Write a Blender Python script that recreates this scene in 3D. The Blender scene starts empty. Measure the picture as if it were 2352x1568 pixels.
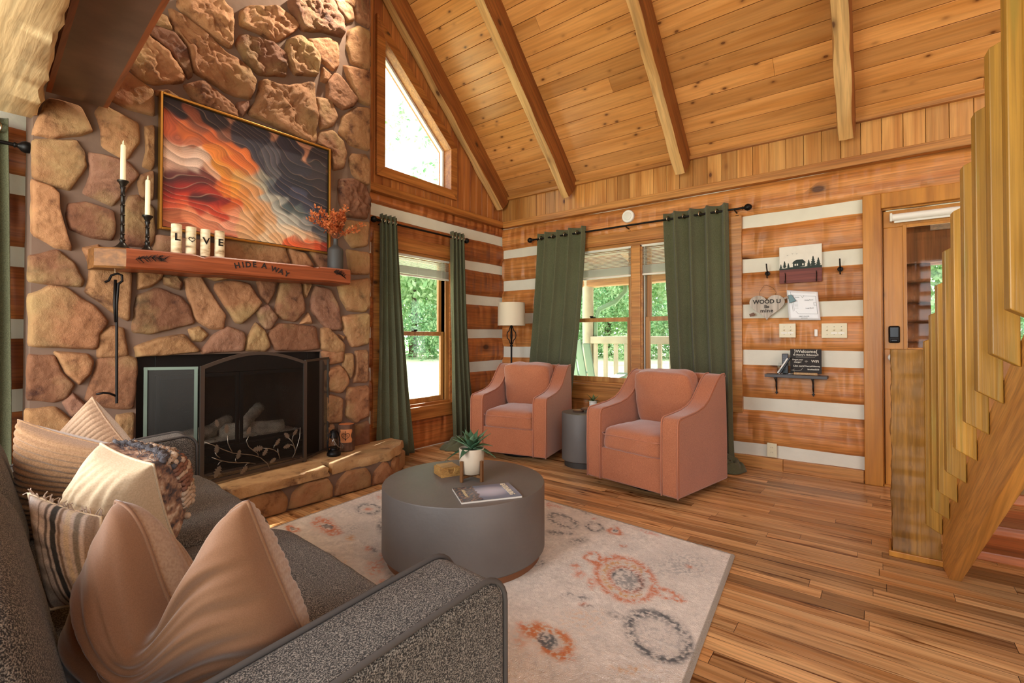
import bpy, bmesh, math, random
import numpy as np
from mathutils import Vector, Matrix, noise as mn
random.seed(7); np.random.seed(7)
SC = bpy.context.scene
COL = SC.collection
PI = math.pi
# ------------------------------------------------------------------ camera
FPX, CX, HY, H = 1095.0, 1176.0, 775.0, 1.09
PIT, YAW = math.radians(.7), math.radians(37.5)
PY = HY - FPX * math.tan(PIT)
_fh = np.array([math.cos(YAW), math.sin(YAW), 0]); _up = np.array([0, 0, 1.])
_f = _fh * math.cos(PIT) + _up * math.sin(PIT); _u = _up * math.cos(PIT) - _fh * math.sin(PIT); _r = np.cross(_f, _u)
EYE = np.array([0, 0, H])
def at(x, y, ax, v):
    """point where the photo's pixel (x, y) meets the plane ax = v of the room"""
    d = _f + _r * (x - CX) / FPX + _u * (PY - y) / FPX
    k = 'xyz'.index(ax); t = (v - EYE[k]) / d[k]
    return Vector([float(c) for c in EYE + d * t])
def dep(x, y, t):
    d = _f + _r * (x - CX) / FPX + _u * (PY - y) / FPX
    return Vector([float(c) for c in EYE + d * t])
cd = bpy.data.cameras.new('camera'); cam = bpy.data.objects.new('camera', cd); COL.objects.link(cam)
cd.sensor_width = 36; cd.lens = FPX / 2352 * 36
cd.shift_y = (PY - 784) / 2352; cd.clip_start = .02; cd.clip_end = 300
cam.location = (0, 0, H)
R3 = Matrix(((_r[0], _u[0], -_f[0]), (_r[1], _u[1], -_f[1]), (_r[2], _u[2], -_f[2])))
cam.rotation_euler = R3.to_euler()
SC.camera = cam
# ------------------------------------------------------------------ light
SC.view_settings.view_transform = 'Standard'; SC.view_settings.look = 'None'
SC.view_settings.gamma = 1; SC.view_settings.use_curve_mapping = False
SC.view_settings.exposure = 0.5
SC.render.film_transparent = False
SC.cycles.max_bounces = 7; SC.cycles.diffuse_bounces = 4; SC.cycles.glossy_bounces = 3
SC.cycles.transmission_bounces = 6; SC.cycles.transparent_max_bounces = 12
SC.cycles.caustics_reflective = False; SC.cycles.caustics_refractive = False
SC.cycles.sample_clamp_indirect = 6
wd = bpy.data.worlds.new('sky'); SC.world = wd; wd.use_nodes = True
bg = wd.node_tree.nodes['Background']; bg.inputs[0].default_value = (.93, .97, 1, 1); bg.inputs[1].default_value = 2.5
def light(kind, name, loc, to, energy, color=(1, 1, 1), **k):
    ld = bpy.data.lights.new(name, kind); ld.energy = energy; ld.color = color
    for a, b in k.items(): setattr(ld, a, b)
    o = bpy.data.objects.new(name, ld); COL.objects.link(o); o.location = loc
    o.rotation_euler = (Vector(to) - Vector(loc)).to_track_quat('-Z', 'Y').to_euler(); return o
light('SUN', 'sun', (12, 8, 10), (12 - 1, 8 - .42, 10 - .8), 17.0, (1, .95, .86), angle=math.radians(1.0))
# two added fill lights out of view, then daylight of the left window
light('AREA', 'fill_light_back', (.6, -3.4, 2.2), (2.4, 2.2, .9), 34, (1, .97, .93), shape='RECTANGLE', size=2.4, size_y=1.8)
light('AREA', 'fill_light_loft', (1.2, -1.6, 4.3), (3.2, 2.2, .8), 22, (1, .95, .86), shape='RECTANGLE', size=2.0, size_y=1.4)
light('AREA', 'window_light_left', (-1.45, 1.7, 1.5), (1.2, 2.2, 1.4), 58, (.97, .97, .96), shape='RECTANGLE', size=1.2, size_y=1.3)
# added spot raking down the chimney face; no such lamp is known
light('SPOT', 'chimney_rake_spot', (2.35, 3.02, 4.2), (1.55, 3.34, 2.85), 210, (1, .86, .66), spot_size=math.radians(62), spot_blend=.8, shadow_soft_size=.03)
# ------------------------------------------------------------------ helpers
def lin(c):
    c = c / 255.; return c / 12.92 if c <= .04045 else ((c + .055) / 1.055) ** 2.4
def C(h, a=1):
    h = h.lstrip('#'); return (lin(int(h[0:2], 16)), lin(int(h[2:4], 16)), lin(int(h[4:6], 16)), a)
def newmat(name):
    m = bpy.data.materials.new(name); m.use_nodes = True
    nt = m.node_tree; b = nt.nodes['Principled BSDF']; return m, nt, b
def nd(nt, typ, **k):
    n = nt.nodes.new(typ)
    for a, v in k.items():
        if a.startswith('i_'): n.inputs[a[2:]].default_value = v
        elif a.startswith('n'): n.inputs[int(a[1:])].default_value = v
        else: setattr(n, a, v)
    return n
def lk(nt, a, b): nt.links.new(a, b)
def ramp(nt, stops, interp='LINEAR'):
    n = nt.nodes.new('ShaderNodeValToRGB'); n.color_ramp.interpolation = interp
    e = n.color_ramp.elements
    while len(e) < len(stops): e.new(.5)
    for s, (p, c) in zip(e, stops): s.position = p; s.color = c
    return n
def mixc(nt, fac, a, b, mode='MIX'):
    n = nt.nodes.new('ShaderNodeMix'); n.data_type = 'RGBA'; n.blend_type = mode
    for i, v in ((0, fac), (6, a), (7, b)):
        if hasattr(v, 'links') or hasattr(v, 'is_linked'): nt.links.new(v, n.inputs[i])
        else: n.inputs[i].default_value = v
    return n.outputs[2]
def coords(nt, scale, tint=True, rot=(0, 0, 0)):
    tc = nd(nt, 'ShaderNodeTexCoord'); v = tc.outputs['Object']
    if tint:
        at_ = nd(nt, 'ShaderNodeAttribute', attribute_name='tint')
        mu = nd(nt, 'ShaderNodeVectorMath', operation='MULTIPLY'); lk(nt, at_.outputs['Fac'], mu.inputs[0]); mu.inputs[1].default_value = (37, 53, 29)
        ad = nd(nt, 'ShaderNodeVectorMath', operation='ADD'); lk(nt, v, ad.inputs[0]); lk(nt, mu.outputs[0], ad.inputs[1]); v = ad.outputs[0]
    if any(rot):
        m0 = nd(nt, 'ShaderNodeMapping'); m0.inputs['Rotation'].default_value = rot; lk(nt, v, m0.inputs['Vector']); v = m0.outputs[0]
    mp = nd(nt, 'ShaderNodeMapping'); mp.inputs['Scale'].default_value = scale
    lk(nt, v, mp.inputs['Vector']); return mp.outputs[0]
def wood(name, c1, c2, axis='x', knots=0., rough=.42, bump=.25, tint=.35, cross=9, dark='3a1c0c', streak=None, fine=.35, knotsc=1.0, rot=(0, 0, 0), adze=0., kp=.5):
    m, nt, b = newmat(name)
    def sc(a, c): return tuple(a if k == axis else c for k in 'xyz')
    v1 = coords(nt, sc(.8, cross), rot=rot); v2 = coords(nt, sc(2.2, cross * 7), rot=rot)
    n1 = nd(nt, 'ShaderNodeTexNoise', i_Scale=1., i_Detail=4., i_Distortion=.9); lk(nt, v1, n1.inputs['Vector'])
    n2 = nd(nt, 'ShaderNodeTexNoise', i_Scale=1., i_Detail=3., i_Distortion=.3); lk(nt, v2, n2.inputs['Vector'])
    r1 = ramp(nt, [(.32, C(c2)), (.62, C(c1))]); lk(nt, n1.outputs['Fac'], r1.inputs[0])
    r2 = ramp(nt, [(.35, (1 - fine, 1 - fine, 1 - fine, 1)), (.6, (1, 1, 1, 1))]); lk(nt, n2.outputs['Fac'], r2.inputs[0])
    col = mixc(nt, 1., r1.outputs[0], r2.outputs[0], 'MULTIPLY')
    if streak:
        n3 = nd(nt, 'ShaderNodeTexNoise', i_Scale=1.7, i_Detail=5., i_Distortion=1.2); lk(nt, v1, n3.inputs['Vector'])
        r3 = ramp(nt, [(.56, (0, 0, 0, 1)), (.68, (1, 1, 1, 1))]); lk(nt, n3.outputs['Fac'], r3.inputs[0])
        col = mixc(nt, r3.outputs[0], col, C(streak))
    ta = nd(nt, 'ShaderNodeAttribute', attribute_name='tint')
    rt = ramp(nt, [(0, (1 - tint, 1 - tint * 1.1, 1 - tint * 1.2, 1)), (.5, (1, 1, 1, 1)), (1, (1 + tint * .45, 1 + tint * .4, 1 + tint * .3, 1))]); lk(nt, ta.outputs['Fac'], rt.inputs[0])
    col = mixc(nt, 1., col, rt.outputs[0], 'MULTIPLY')
    if knots:
        vk = coords(nt, sc(3.4 * knotsc, 6.0 * knotsc), rot=rot)
        vo = nd(nt, 'ShaderNodeTexVoronoi', i_Scale=1.); lk(nt, vk, vo.inputs['Vector'])
        rk = ramp(nt, [(knots * .6, (.9, .9, .9, 1)), (knots * .85, (.45, .45, .45, 1)), (knots * 1.5, (.12, .12, .12, 1)), (knots * 2.4, (0, 0, 0, 1))]); lk(nt, vo.outputs['Distance'], rk.inputs[0])
        sx = nd(nt, 'ShaderNodeSeparateColor'); lk(nt, vo.outputs['Color'], sx.inputs[0]); gt = nd(nt, 'ShaderNodeMath', operation='GREATER_THAN'); lk(nt, sx.outputs[0], gt.inputs[0]); gt.inputs[1].default_value = kp
        mk = nd(nt, 'ShaderNodeMath', operation='MULTIPLY'); lk(nt, rk.outputs[0], mk.inputs[0]); lk(nt, gt.outputs[0], mk.inputs[1])
        col = mixc(nt, mk.outputs[0], col, C(dark))
    lk(nt, col, b.inputs['Base Color']); b.inputs['Roughness'].default_value = rough
    if bump:
        bp = nd(nt, 'ShaderNodeBump', i_Strength=bump, i_Distance=.004); lk(nt, n2.outputs['Fac'], bp.inputs['Height']); lk(nt, bp.outputs[0], b.inputs['Normal'])
        if adze:                                      # scalloped marks of the broad axe
            va = coords(nt, sc(15., 3.2), rot=rot); na = nd(nt, 'ShaderNodeTexVoronoi', i_Scale=1., feature='SMOOTH_F1'); lk(nt, va, na.inputs['Vector'])
            b2 = nd(nt, 'ShaderNodeBump', i_Strength=adze, i_Distance=.04); lk(nt, na.outputs['Distance'], b2.inputs['Height']); lk(nt, bp.outputs[0], b2.inputs['Normal']); lk(nt, b2.outputs[0], b.inputs['Normal'])
    return m
def plain(name, c, rough=.5, metal=0., bump=0., bscale=80, var=0., vscale=6, spec=.5, sheen=0, coat=0):
    m, nt, b = newmat(name); b.inputs['Roughness'].default_value = rough; b.inputs['Metallic'].default_value = metal
    b.inputs['Specular IOR Level'].default_value = spec
    if sheen: b.inputs['Sheen Weight'].default_value = sheen
    if coat: b.inputs['Coat Weight'].default_value = coat
    b.inputs['Base Color'].default_value = C(c)
    if var or bump: v = coords(nt, (1, 1, 1), tint=False)
    if var:
        n = nd(nt, 'ShaderNodeTexNoise', i_Scale=float(vscale), i_Detail=5.); lk(nt, v, n.inputs['Vector'])
        c0 = C(c); r = ramp(nt, [(.3, tuple(x * (1 - var) for x in c0[:3]) + (1,)), (.7, tuple(min(1, x * (1 + var)) for x in c0[:3]) + (1,))])
        lk(nt, n.outputs['Fac'], r.inputs[0]); lk(nt, r.outputs[0], b.inputs['Base Color'])
    if bump:
        n = nd(nt, 'ShaderNodeTexNoise', i_Scale=float(bscale), i_Detail=4.); lk(nt, v, n.inputs['Vector'])
        bp = nd(nt, 'ShaderNodeBump', i_Strength=bump, i_Distance=.006); lk(nt, n.outputs['Fac'], bp.inputs['Height']); lk(nt, bp.outputs[0], b.inputs['Normal'])
    return m
def vcol(name, rough=.9, bump=0., bscale=200, sheen=0, attr='col', trans=0.):
    m, nt, b = newmat(name); a = nd(nt, 'ShaderNodeAttribute', attribute_name=attr)
    lk(nt, a.outputs['Color'], b.inputs['Base Color']); b.inputs['Roughness'].default_value = rough
    if sheen: b.inputs['Sheen Weight'].default_value = sheen
    if bump:
        v = coords(nt, (1, 1, 1), tint=False); n = nd(nt, 'ShaderNodeTexNoise', i_Scale=float(bscale), i_Detail=3.); lk(nt, v, n.inputs['Vector'])
        bp = nd(nt, 'ShaderNodeBump', i_Strength=bump, i_Distance=.006); lk(nt, n.outputs['Fac'], bp.inputs['Height']); lk(nt, bp.outputs[0], b.inputs['Normal'])
    return m
def fabric(name, c1, c2, scale=260, rough=.95, bump=.35, sheen=.3, big=.12):
    """woven cloth: two crossing thread waves over a mottled ground"""
    m, nt, b = newmat(name); v = coords(nt, (1, 1, 1), tint=False)
    ns = nd(nt, 'ShaderNodeTexNoise', i_Scale=float(scale), i_Detail=2.); lk(nt, v, ns.inputs['Vector'])
    r = ramp(nt, [(.38, C(c2)), (.62, C(c1))]); lk(nt, ns.outputs['Fac'], r.inputs[0])
    nb = nd(nt, 'ShaderNodeTexNoise', i_Scale=3., i_Detail=3.); lk(nt, v, nb.inputs['Vector'])
    rb = ramp(nt, [(.3, (1 - big, 1 - big, 1 - big, 1)), (.7, (1, 1, 1, 1))]); lk(nt, nb.outputs['Fac'], rb.inputs[0])
    col = mixc(nt, 1., r.outputs[0], rb.outputs[0], 'MULTIPLY'); lk(nt, col, b.inputs['Base Color'])
    b.inputs['Roughness'].default_value = rough; b.inputs['Sheen Weight'].default_value = sheen; b.inputs['Specular IOR Level'].default_value = .2
    bp = nd(nt, 'ShaderNodeBump', i_Strength=bump, i_Distance=.003); lk(nt, ns.outputs['Fac'], bp.inputs['Height']); lk(nt, bp.outputs[0], b.inputs['Normal'])
    return m
def glassmat(name, tint=(1, 1, 1), gl=.06, haze=0.):
    m = bpy.data.materials.new(name); m.use_nodes = True; nt = m.node_tree; nt.nodes.clear()
    o = nd(nt, 'ShaderNodeOutputMaterial'); t = nd(nt, 'ShaderNodeBsdfTransparent'); g = nd(nt, 'ShaderNodeBsdfGlossy'); g.inputs['Roughness'].default_value = .03
    t.inputs[0].default_value = (*tint, 1); lw = nd(nt, 'ShaderNodeLayerWeight', i_Blend=.5); pw = nd(nt, 'ShaderNodeMath', operation='POWER'); lk(nt, lw.outputs['Facing'], pw.inputs[0]); pw.inputs[1].default_value = 5.; fr = nd(nt, 'ShaderNodeMath', operation='MULTIPLY_ADD'); lk(nt, pw.outputs[0], fr.inputs[0]); fr.inputs[1].default_value = .6; fr.inputs[2].default_value = gl * .4
    mx = nd(nt, 'ShaderNodeMixShader'); lk(nt, fr.outputs[0], mx.inputs[0]); lk(nt, t.outputs[0], mx.inputs[1]); lk(nt, g.outputs[0], mx.inputs[2])
    out = mx.outputs[0]
    if haze:
        d = nd(nt, 'ShaderNodeBsdfDiffuse'); d.inputs[0].default_value = (.8, .8, .8, 1); m2 = nd(nt, 'ShaderNodeMixShader'); m2.inputs[0].default_value = haze
        lk(nt, out, m2.inputs[1]); lk(nt, d.outputs[0], m2.inputs[2]); out = m2.outputs[0]
    lk(nt, out, o.inputs[0]); return m
class MB:
    def __init__(s): s.v = []; s.f = []; s.t = []; s.c = None; s.T = None
    def add(s, vs, fs, tint=.5):
        n = len(s.v)
        if s.T is not None: vs = [tuple(s.T @ Vector(p)) for p in vs]
        s.v += [tuple(p) for p in vs]; s.f += [tuple(i + n for i in f) for f in fs]; s.t += [tint] * len(fs); return n
    def box(s, x0, x1, y0, y1, z0, z1, tint=.5):
        s.add([(x0, y0, z0), (x1, y0, z0), (x1, y1, z0), (x0, y1, z0), (x0, y0, z1), (x1, y0, z1), (x1, y1, z1), (x0, y1, z1)],
              [(0, 3, 2, 1), (4, 5, 6, 7), (0, 1, 5, 4), (1, 2, 6, 5), (2, 3, 7, 6), (3, 0, 4, 7)], tint); return s
    def prism(s, poly, d, tint=.5):
        """closed polygon (3-D points) pushed along vector d"""
        n = len(poly); a = [Vector(p) for p in poly]; d = Vector(d); b = [p + d for p in a]
        nrm = Vector((0, 0, 0))
        for i in range(n): nrm += a[i].cross(a[(i + 1) % n])
        fl = nrm.dot(d) > 0
        f = [tuple(reversed(range(n))) if fl else tuple(range(n)), tuple(range(n, 2 * n)) if fl else tuple(reversed(range(n, 2 * n)))]
        for i in range(n):
            j = (i + 1) % n; f.append((i, j, j + n, i + n) if fl else (j, i, i + n, j + n))
        s.add(a + b, f, tint); return s
    def bar(s, a, b, w, h, up=(0, 0, 1), tint=.5):
        a = Vector(a); b = Vector(b); d = (b - a).normalized(); u = Vector(up)
        x = d.cross(u)
        if x.length < 1e-4: x = d.cross(Vector((1, 0, 0)))
        x.normalize(); y = x.cross(d).normalized()
        s.prism([a + x * (-w / 2) + y * (-h / 2), a + x * (w / 2) + y * (-h / 2), a + x * (w / 2) + y * (h / 2), a + x * (-w / 2) + y * (h / 2)], b - a, tint); return s
    def tube(s, pts, r, seg=8, tint=.5, closed=False, cap=True):
        pts = [Vector(p) for p in pts]; n = len(pts); rr = r if isinstance(r, (list, tuple)) else [r] * n
        vs = []; px = None
        for i, p in enumerate(pts):
            if closed: t = pts[(i + 1) % n] - pts[i - 1]
            else: t = pts[min(i + 1, n - 1)] - pts[max(i - 1, 0)]
            if t.length < 1e-9: t = Vector((0, 0, 1))
            t.normalize()
            if px is None:
                px = t.cross(Vector((0, 0, 1)))
                if px.length < .1: px = t.cross(Vector((0, 1, 0)))
            px = px - t * px.dot(t)
            if px.length < 1e-6: px = t.orthogonal()
            px.normalize(); py = t.cross(px)
            vs += [p + (px * math.cos(2 * PI * k / seg) + py * math.sin(2 * PI * k / seg)) * rr[i] for k in range(seg)]
        f = []
        for i in range(n if closed else n - 1):
            for k in range(seg):
                k2 = (k + 1) % seg; i2 = (i + 1) % n
                f.append((i * seg + k, i * seg + k2, i2 * seg + k2, i2 * seg + k))
        if cap and not closed: f.append(tuple(reversed(range(seg)))); f.append(tuple(range((n - 1) * seg, n * seg)))
        s.add(vs, f, tint); return s
    def lathe(s, prof, o=(0, 0, 0), seg=24, tint=.5, cap=True, axis=None):
        """profile of (radius, height) turned about the vertical through o"""
        o = Vector(o); vs = []
        Q = Vector((0, 0, 1)).rotation_difference(Vector(axis)).to_matrix() if axis is not None else None
        for r, z in prof:
            for k in range(seg):
                p = Vector((r * math.cos(2 * PI * k / seg), r * math.sin(2 * PI * k / seg), z))
                vs.append(o + (Q @ p if Q else p))
        f = []
        for i in range(len(prof) - 1):
            for k in range(seg):
                k2 = (k + 1) % seg; f.append((i * seg + k, i * seg + k2, (i + 1) * seg + k2, (i + 1) * seg + k))
        if cap: f.append(tuple(reversed(range(seg)))); f.append(tuple(range((len(prof) - 1) * seg, len(prof) * seg)))
        s.add(vs, f, tint); return s
    def ball(s, c, r, seg=12, sq=(1, 1, 1), tint=.5):
        n = seg // 2; c = Vector(c); vs = [c + Vector((0, 0, -r * sq[2]))]
        for i in range(1, n):
            a = -PI / 2 + PI * i / n
            for k in range(seg): vs.append(c + Vector((r * sq[0] * math.cos(a) * math.cos(2 * PI * k / seg), r * sq[1] * math.cos(a) * math.sin(2 * PI * k / seg), r * sq[2] * math.sin(a))))
        vs.append(c + Vector((0, 0, r * sq[2]))); f = []
        for k in range(seg): f.append((0, 1 + (k + 1) % seg, 1 + k))
        for i in range(n - 2):
            for k in range(seg):
                a = 1 + i * seg; b = a + seg; k2 = (k + 1) % seg; f.append((a + k, a + k2, b + k2, b + k))
        L = len(vs) - 1; a = 1 + (n - 2) * seg
        for k in range(seg): f.append((a + k, a + (k + 1) % seg, L))
        s.add(vs, f, tint); return s
    def grid(s, fn, nu, nv, tint=.5, flip=False, wrapu=False):
        vs = [fn(i / (nu if wrapu else nu - 1), j / (nv - 1)) for j in range(nv) for i in range(nu)]
        f = []
        for j in range(nv - 1):
            for i in range(nu if wrapu else nu - 1):
                i2 = (i + 1) % nu; q = (j * nu + i, j * nu + i2, (j + 1) * nu + i2, (j + 1) * nu + i)
                f.append(tuple(reversed(q)) if flip else q)
        s.add(vs, f, tint); return s
    def build(s, name, mat, parent=None, bevel=0, seg=2, smooth=False, sub=0, solid=0, loc=None, smooth_angle=None, weld=0):
        me = bpy.data.meshes.new(name)
        if loc is not None: L = Vector(loc); vs = [tuple(Vector(p) - L) for p in s.v]
        else: vs = s.v
        me.from_pydata(vs, [], s.f)
        at_ = me.attributes.new('tint', 'FLOAT', 'FACE'); at_.data.foreach_set('value', s.t)
        if s.c is not None:
            ca = me.color_attributes.new('col', 'FLOAT_COLOR', 'POINT'); a = np.ones((len(s.v), 4), 'f'); a[:, :3] = s.c; ca.data.foreach_set('color', a.ravel())
        if isinstance(mat, (list, tuple)):
            for q in mat: me.materials.append(q)
        else: me.materials.append(mat)
        if weld:
            bm = bmesh.new(); bm.from_mesh(me); bmesh.ops.remove_doubles(bm, verts=bm.verts, dist=weld); bm.to_mesh(me); bm.free()
        me.update(); o = bpy.data.objects.new(name, me); COL.objects.link(o)
        if loc is not None: o.location = L
        if parent is not None: o.parent = parent
        if smooth or sub: me.polygons.foreach_set('use_smooth', [True] * len(me.polygons))
        if smooth_angle: me.polygons.foreach_set('use_smooth', [True] * len(me.polygons)); me.set_sharp_from_angle(angle=math.radians(smooth_angle))
        if solid:
            md = o.modifiers.new('s', 'SOLIDIFY'); md.thickness = solid; md.offset = 0
        if bevel:
            md = o.modifiers.new('b', 'BEVEL'); md.width = bevel; md.segments = seg; md.limit_method = 'ANGLE'; md.angle_limit = math.radians(40)
        if sub:
            md = o.modifiers.new('u', 'SUBSURF'); md.levels = md.render_levels = sub
        return o
def tag(o, label=None, cat=None, group=None, kind=None):
    if label: o['label'] = label
    if cat: o['category'] = cat
    if group: o['group'] = group
    if kind: o['kind'] = kind
    return o
def thing(name, label, cat, loc=(0, 0, 0), rz=0, group=None):
    o = bpy.data.objects.new(name, None); COL.objects.link(o); o.location = loc; o.rotation_euler = (0, 0, rz)
    o.empty_display_size = .05
    return tag(o, label, cat, group)
def struct_empty(name):
    o = bpy.data.objects.new(name, None); COL.objects.link(o); o.empty_display_size = .05; return tag(o, kind='structure')
def S(o): return tag(o, kind='structure')
def dup(root, loc=None, rz=None, label=None, group=None):
    r = root.copy(); COL.objects.link(r)
    if loc is not None: r.location = loc
    if rz is not None: r.rotation_euler = (0, 0, rz)
    if label: r['label'] = label
    if group: r['group'] = group
    for ch in list(root.children):
        c = ch.copy(); COL.objects.link(c); c.parent = r
        for g in list(ch.children):
            d = g.copy(); COL.objects.link(d); d.parent = c
    return r
def N(x, y=0, z=0): return mn.noise(Vector((x, y, z)))
def textmesh(s, size, extrude=.0005, font_shear=0, align='CENTER', space=1.0, bold=0.0):
    cu = bpy.data.curves.new('t', 'FONT'); cu.body = s; cu.size = size; cu.extrude = extrude; cu.align_x = align; cu.align_y = 'CENTER'; cu.space_character = space; cu.shear = font_shear; cu.offset = bold; cu.resolution_u = 3
    o = bpy.data.objects.new('t', cu); COL.objects.link(o); dg = bpy.context.evaluated_depsgraph_get(); dg.update()
    me = bpy.data.meshes.new_from_object(o.evaluated_get(dg)); bpy.data.objects.remove(o); bpy.data.curves.remove(cu)
    return [tuple(v.co) for v in me.vertices], [tuple(p.vertices) for p in me.polygons]
def text_into(mb, s, size, M4, **k):
    v, f = textmesh(s, size, **k); old = mb.T; mb.T = M4; mb.add(v, f); mb.T = old
def frame4(o, x, y):
    """matrix whose x / y columns are the given directions, at point o"""
    x = Vector(x).normalized(); y = Vector(y).normalized(); z = x.cross(y).normalized(); y = z.cross(x)
    m = Matrix.Identity(4)
    for i in range(3): m[i][0] = x[i]; m[i][1] = y[i]; m[i][2] = z[i]; m[i][3] = o[i]
    return m
XR, YL = 4.47, 3.58
# ------------------------------------------------------------------ materials of the shell
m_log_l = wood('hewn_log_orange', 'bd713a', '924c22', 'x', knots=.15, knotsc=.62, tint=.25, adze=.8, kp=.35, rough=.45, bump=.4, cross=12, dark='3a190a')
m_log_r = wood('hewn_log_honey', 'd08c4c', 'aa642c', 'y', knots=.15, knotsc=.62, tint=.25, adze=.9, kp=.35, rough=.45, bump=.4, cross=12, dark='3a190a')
m_chink = plain('chinking', 'd8d5c6', .9, bump=.25, bscale=25, var=.06, vscale=5)
m_ceil = wood('ceiling_pine', 'de9e5e', 'c68444', 'y', knots=.13, kp=.3, rough=.33, bump=.15, tint=.22, cross=8, knotsc=1.9, dark='5a2c10', fine=.18)
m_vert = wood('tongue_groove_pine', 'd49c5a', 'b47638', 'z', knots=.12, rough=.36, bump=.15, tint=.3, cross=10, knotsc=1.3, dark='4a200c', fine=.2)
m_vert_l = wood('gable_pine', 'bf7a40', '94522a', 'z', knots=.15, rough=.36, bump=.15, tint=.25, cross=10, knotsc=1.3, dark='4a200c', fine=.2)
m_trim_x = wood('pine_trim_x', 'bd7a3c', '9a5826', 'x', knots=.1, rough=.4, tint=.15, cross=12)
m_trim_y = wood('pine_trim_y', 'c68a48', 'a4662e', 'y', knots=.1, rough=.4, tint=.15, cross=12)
m_case = wood('honey_casing', 'c5842f', 'a5661c', 'z', knots=.08, rough=.36, tint=.12, cross=7, fine=.15)
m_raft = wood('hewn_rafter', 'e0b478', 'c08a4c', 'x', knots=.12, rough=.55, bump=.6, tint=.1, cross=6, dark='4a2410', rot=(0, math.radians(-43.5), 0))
m_raft_shade = wood('rafter_side_shade', 'a0602c', '7c421c', 'x', knots=.12, rough=.5, tint=.1, cross=9, rot=(0, math.radians(-43.5), 0))  # darker copy for the near side faces, shade put into the colour
m_floor = wood('hickory_floor', 'deb27e', 'bc8652', 'y', knots=.06, rough=.27, bump=.06, tint=.55, cross=11, streak='6b3f1e', fine=.3, dark='3a1c0c')
m_dark = plain('shadow_gap', '2a1408', .8)
m_white = plain('white_paint', 'e8e6e0', .5)
# ------------------------------------------------------------------ floor
f = MB(); W = .078; k = 0; x = -1.6
while x < 4.6:
    y = -3.2 + random.random() * .8 - .8
    while y < 3.62:
        L = random.uniform(.35, 1.5); y1 = min(y + L, 3.64); t = random.random()
        f.add([(x + .0009, y + .0009, 0), (x + W - .0009, y + .0009, 0), (x + W - .0009, y1 - .0009, 0), (x + .0009, y1 - .0009, 0)], [(0, 1, 2, 3)], t)
        y = y1
    x += W
fl = f.build('floor', m_floor); S(fl)
S(MB().box(-1.7, 4.62, -4.0, 3.72, -.2, -.0025).build('trim_1', m_dark))
# ------------------------------------------------------------------ log walls
CH = [(.33, .43), (.71, .815), (1.09, 1.18), (1.465, 1.56), (1.845, 1.937), (2.19, 2.29)]          # left wall chinking
CHR = [(.095, .19), (.481, .578), (.866, .979), (1.258, 1.368), (1.65, 1.757), (2.035, 2.127)]      # right wall chinking
def log_face(mb, T, a0, a1, z0, z1, seed, amp=.028):
    """one hewn log between a0..a1: T(a, out, z) -> world; 'out' is how far it stands into the room"""
    n = max(2, int((a1 - a0) / .045)); m = 9
    tint = random.random()
    def fn(u, v):
        a = a0 + (a1 - a0) * u; t = v * 2 - 1
        edge = 1 - abs(t) ** 7
        sc = N(a * 5.5, seed * 3.1, z0 * 2) * .35 + N(a * 16, v * 2.5, seed) * .3
        z = z0 + (z1 - z0) * v + (N(a * 2.2, seed, 5) * .007) * (1 if abs(t) > .6 else .3)
        return T(a, amp * (edge * (1 + sc * .35)) - .004, z)
    mb.grid(fn, n, m, tint)
def log_wall(name_log, T, bands, zmax, a0, a1, openings, mat, zmin=0.0):
    mb = MB(); zs = [zmin] + [q for b in bands for q in b] + [zmax]
    for i in range(0, len(zs) - 1, 2):
        z0, z1 = zs[i], zs[i + 1]
        if z1 - z0 < .02: continue
        segs = [(a0, a1)]
        for (o0, o1, p0, p1) in openings:
            if z1 > p0 + .02 and z0 < p1 - .02:
                ns = []
                zz0, zz1 = max(z0, p0), min(z1, p1)
                for (s0, s1) in segs:
                    if s1 <= o0 or s0 >= o1: ns.append((s0, s1)); continue
                    if s0 < o0: ns.append((s0, o0))
                    if s1 > o1: ns.append((o1, s1))
                if z0 < p0: log_face(mb, T, o0, o1, z0, p0, i * 7.7 + 3)
                if z1 > p1: log_face(mb, T, o0, o1, p1, z1, i * 9.1 + 4)
                segs = ns
        for s0, s1 in segs:
            if s1 - s0 > .03: log_face(mb, T, s0, s1, z0, z1, i * 5.3)
    return mb.build(name_log, mat, smooth=True)
def wall_backing(mb, T, a0, a1, z0, z1, openings, d0, d1):
    """solid wall core with rectangular holes: depth d0..d1 behind the faces"""
    A = sorted({a0, a1, *[q for o in openings for q in o[:2]]}); Z = sorted({z0, z1, *[q for o in openings for q in o[2:]]})
    for i in range(len(A) - 1):
        for j in range(len(Z) - 1):
            ca, cz = (A[i] + A[i + 1]) / 2, (Z[j] + Z[j + 1]) / 2
            if any(o[0] < ca < o[1] and o[2] < cz < o[3] for o in openings): continue
            p = [T(A[i], d0, Z[j]), T(A[i + 1], d0, Z[j]), T(A[i + 1], d0, Z[j + 1]), T(A[i], d0, Z[j + 1])]
            q = Vector(T(0, d1, 0)) - Vector(T(0, d0, 0)); mb.prism(p, q)
TL = lambda a, o, z: (a, YL - o, z)                 # left wall: runs in x
TR = lambda a, o, z: (XR - o, a, z)                 # right wall: runs in y
WIN1 = (2.66, 3.62, .40, 1.93); WIN2 = (1.02, 2.86, .58, 2.04); DOOR = (-1.02, .0, .0, 2.06)
wl = struct_empty('wall_left')
b = MB(); wall_backing(b, TL, -1.6, XR + .15, 0, 2.40, [WIN1, (.80, 2.06, .15, 1.04)], 0, -.15); b.build('chinking', m_chink, wl)
o = log_wall('logs', TL, CH, 2.40, -1.6, XR, [WIN1, (.80, 2.06, .15, 1.04)], m_log_l); o.parent = wl
wr = struct_empty('wall_right')
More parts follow.
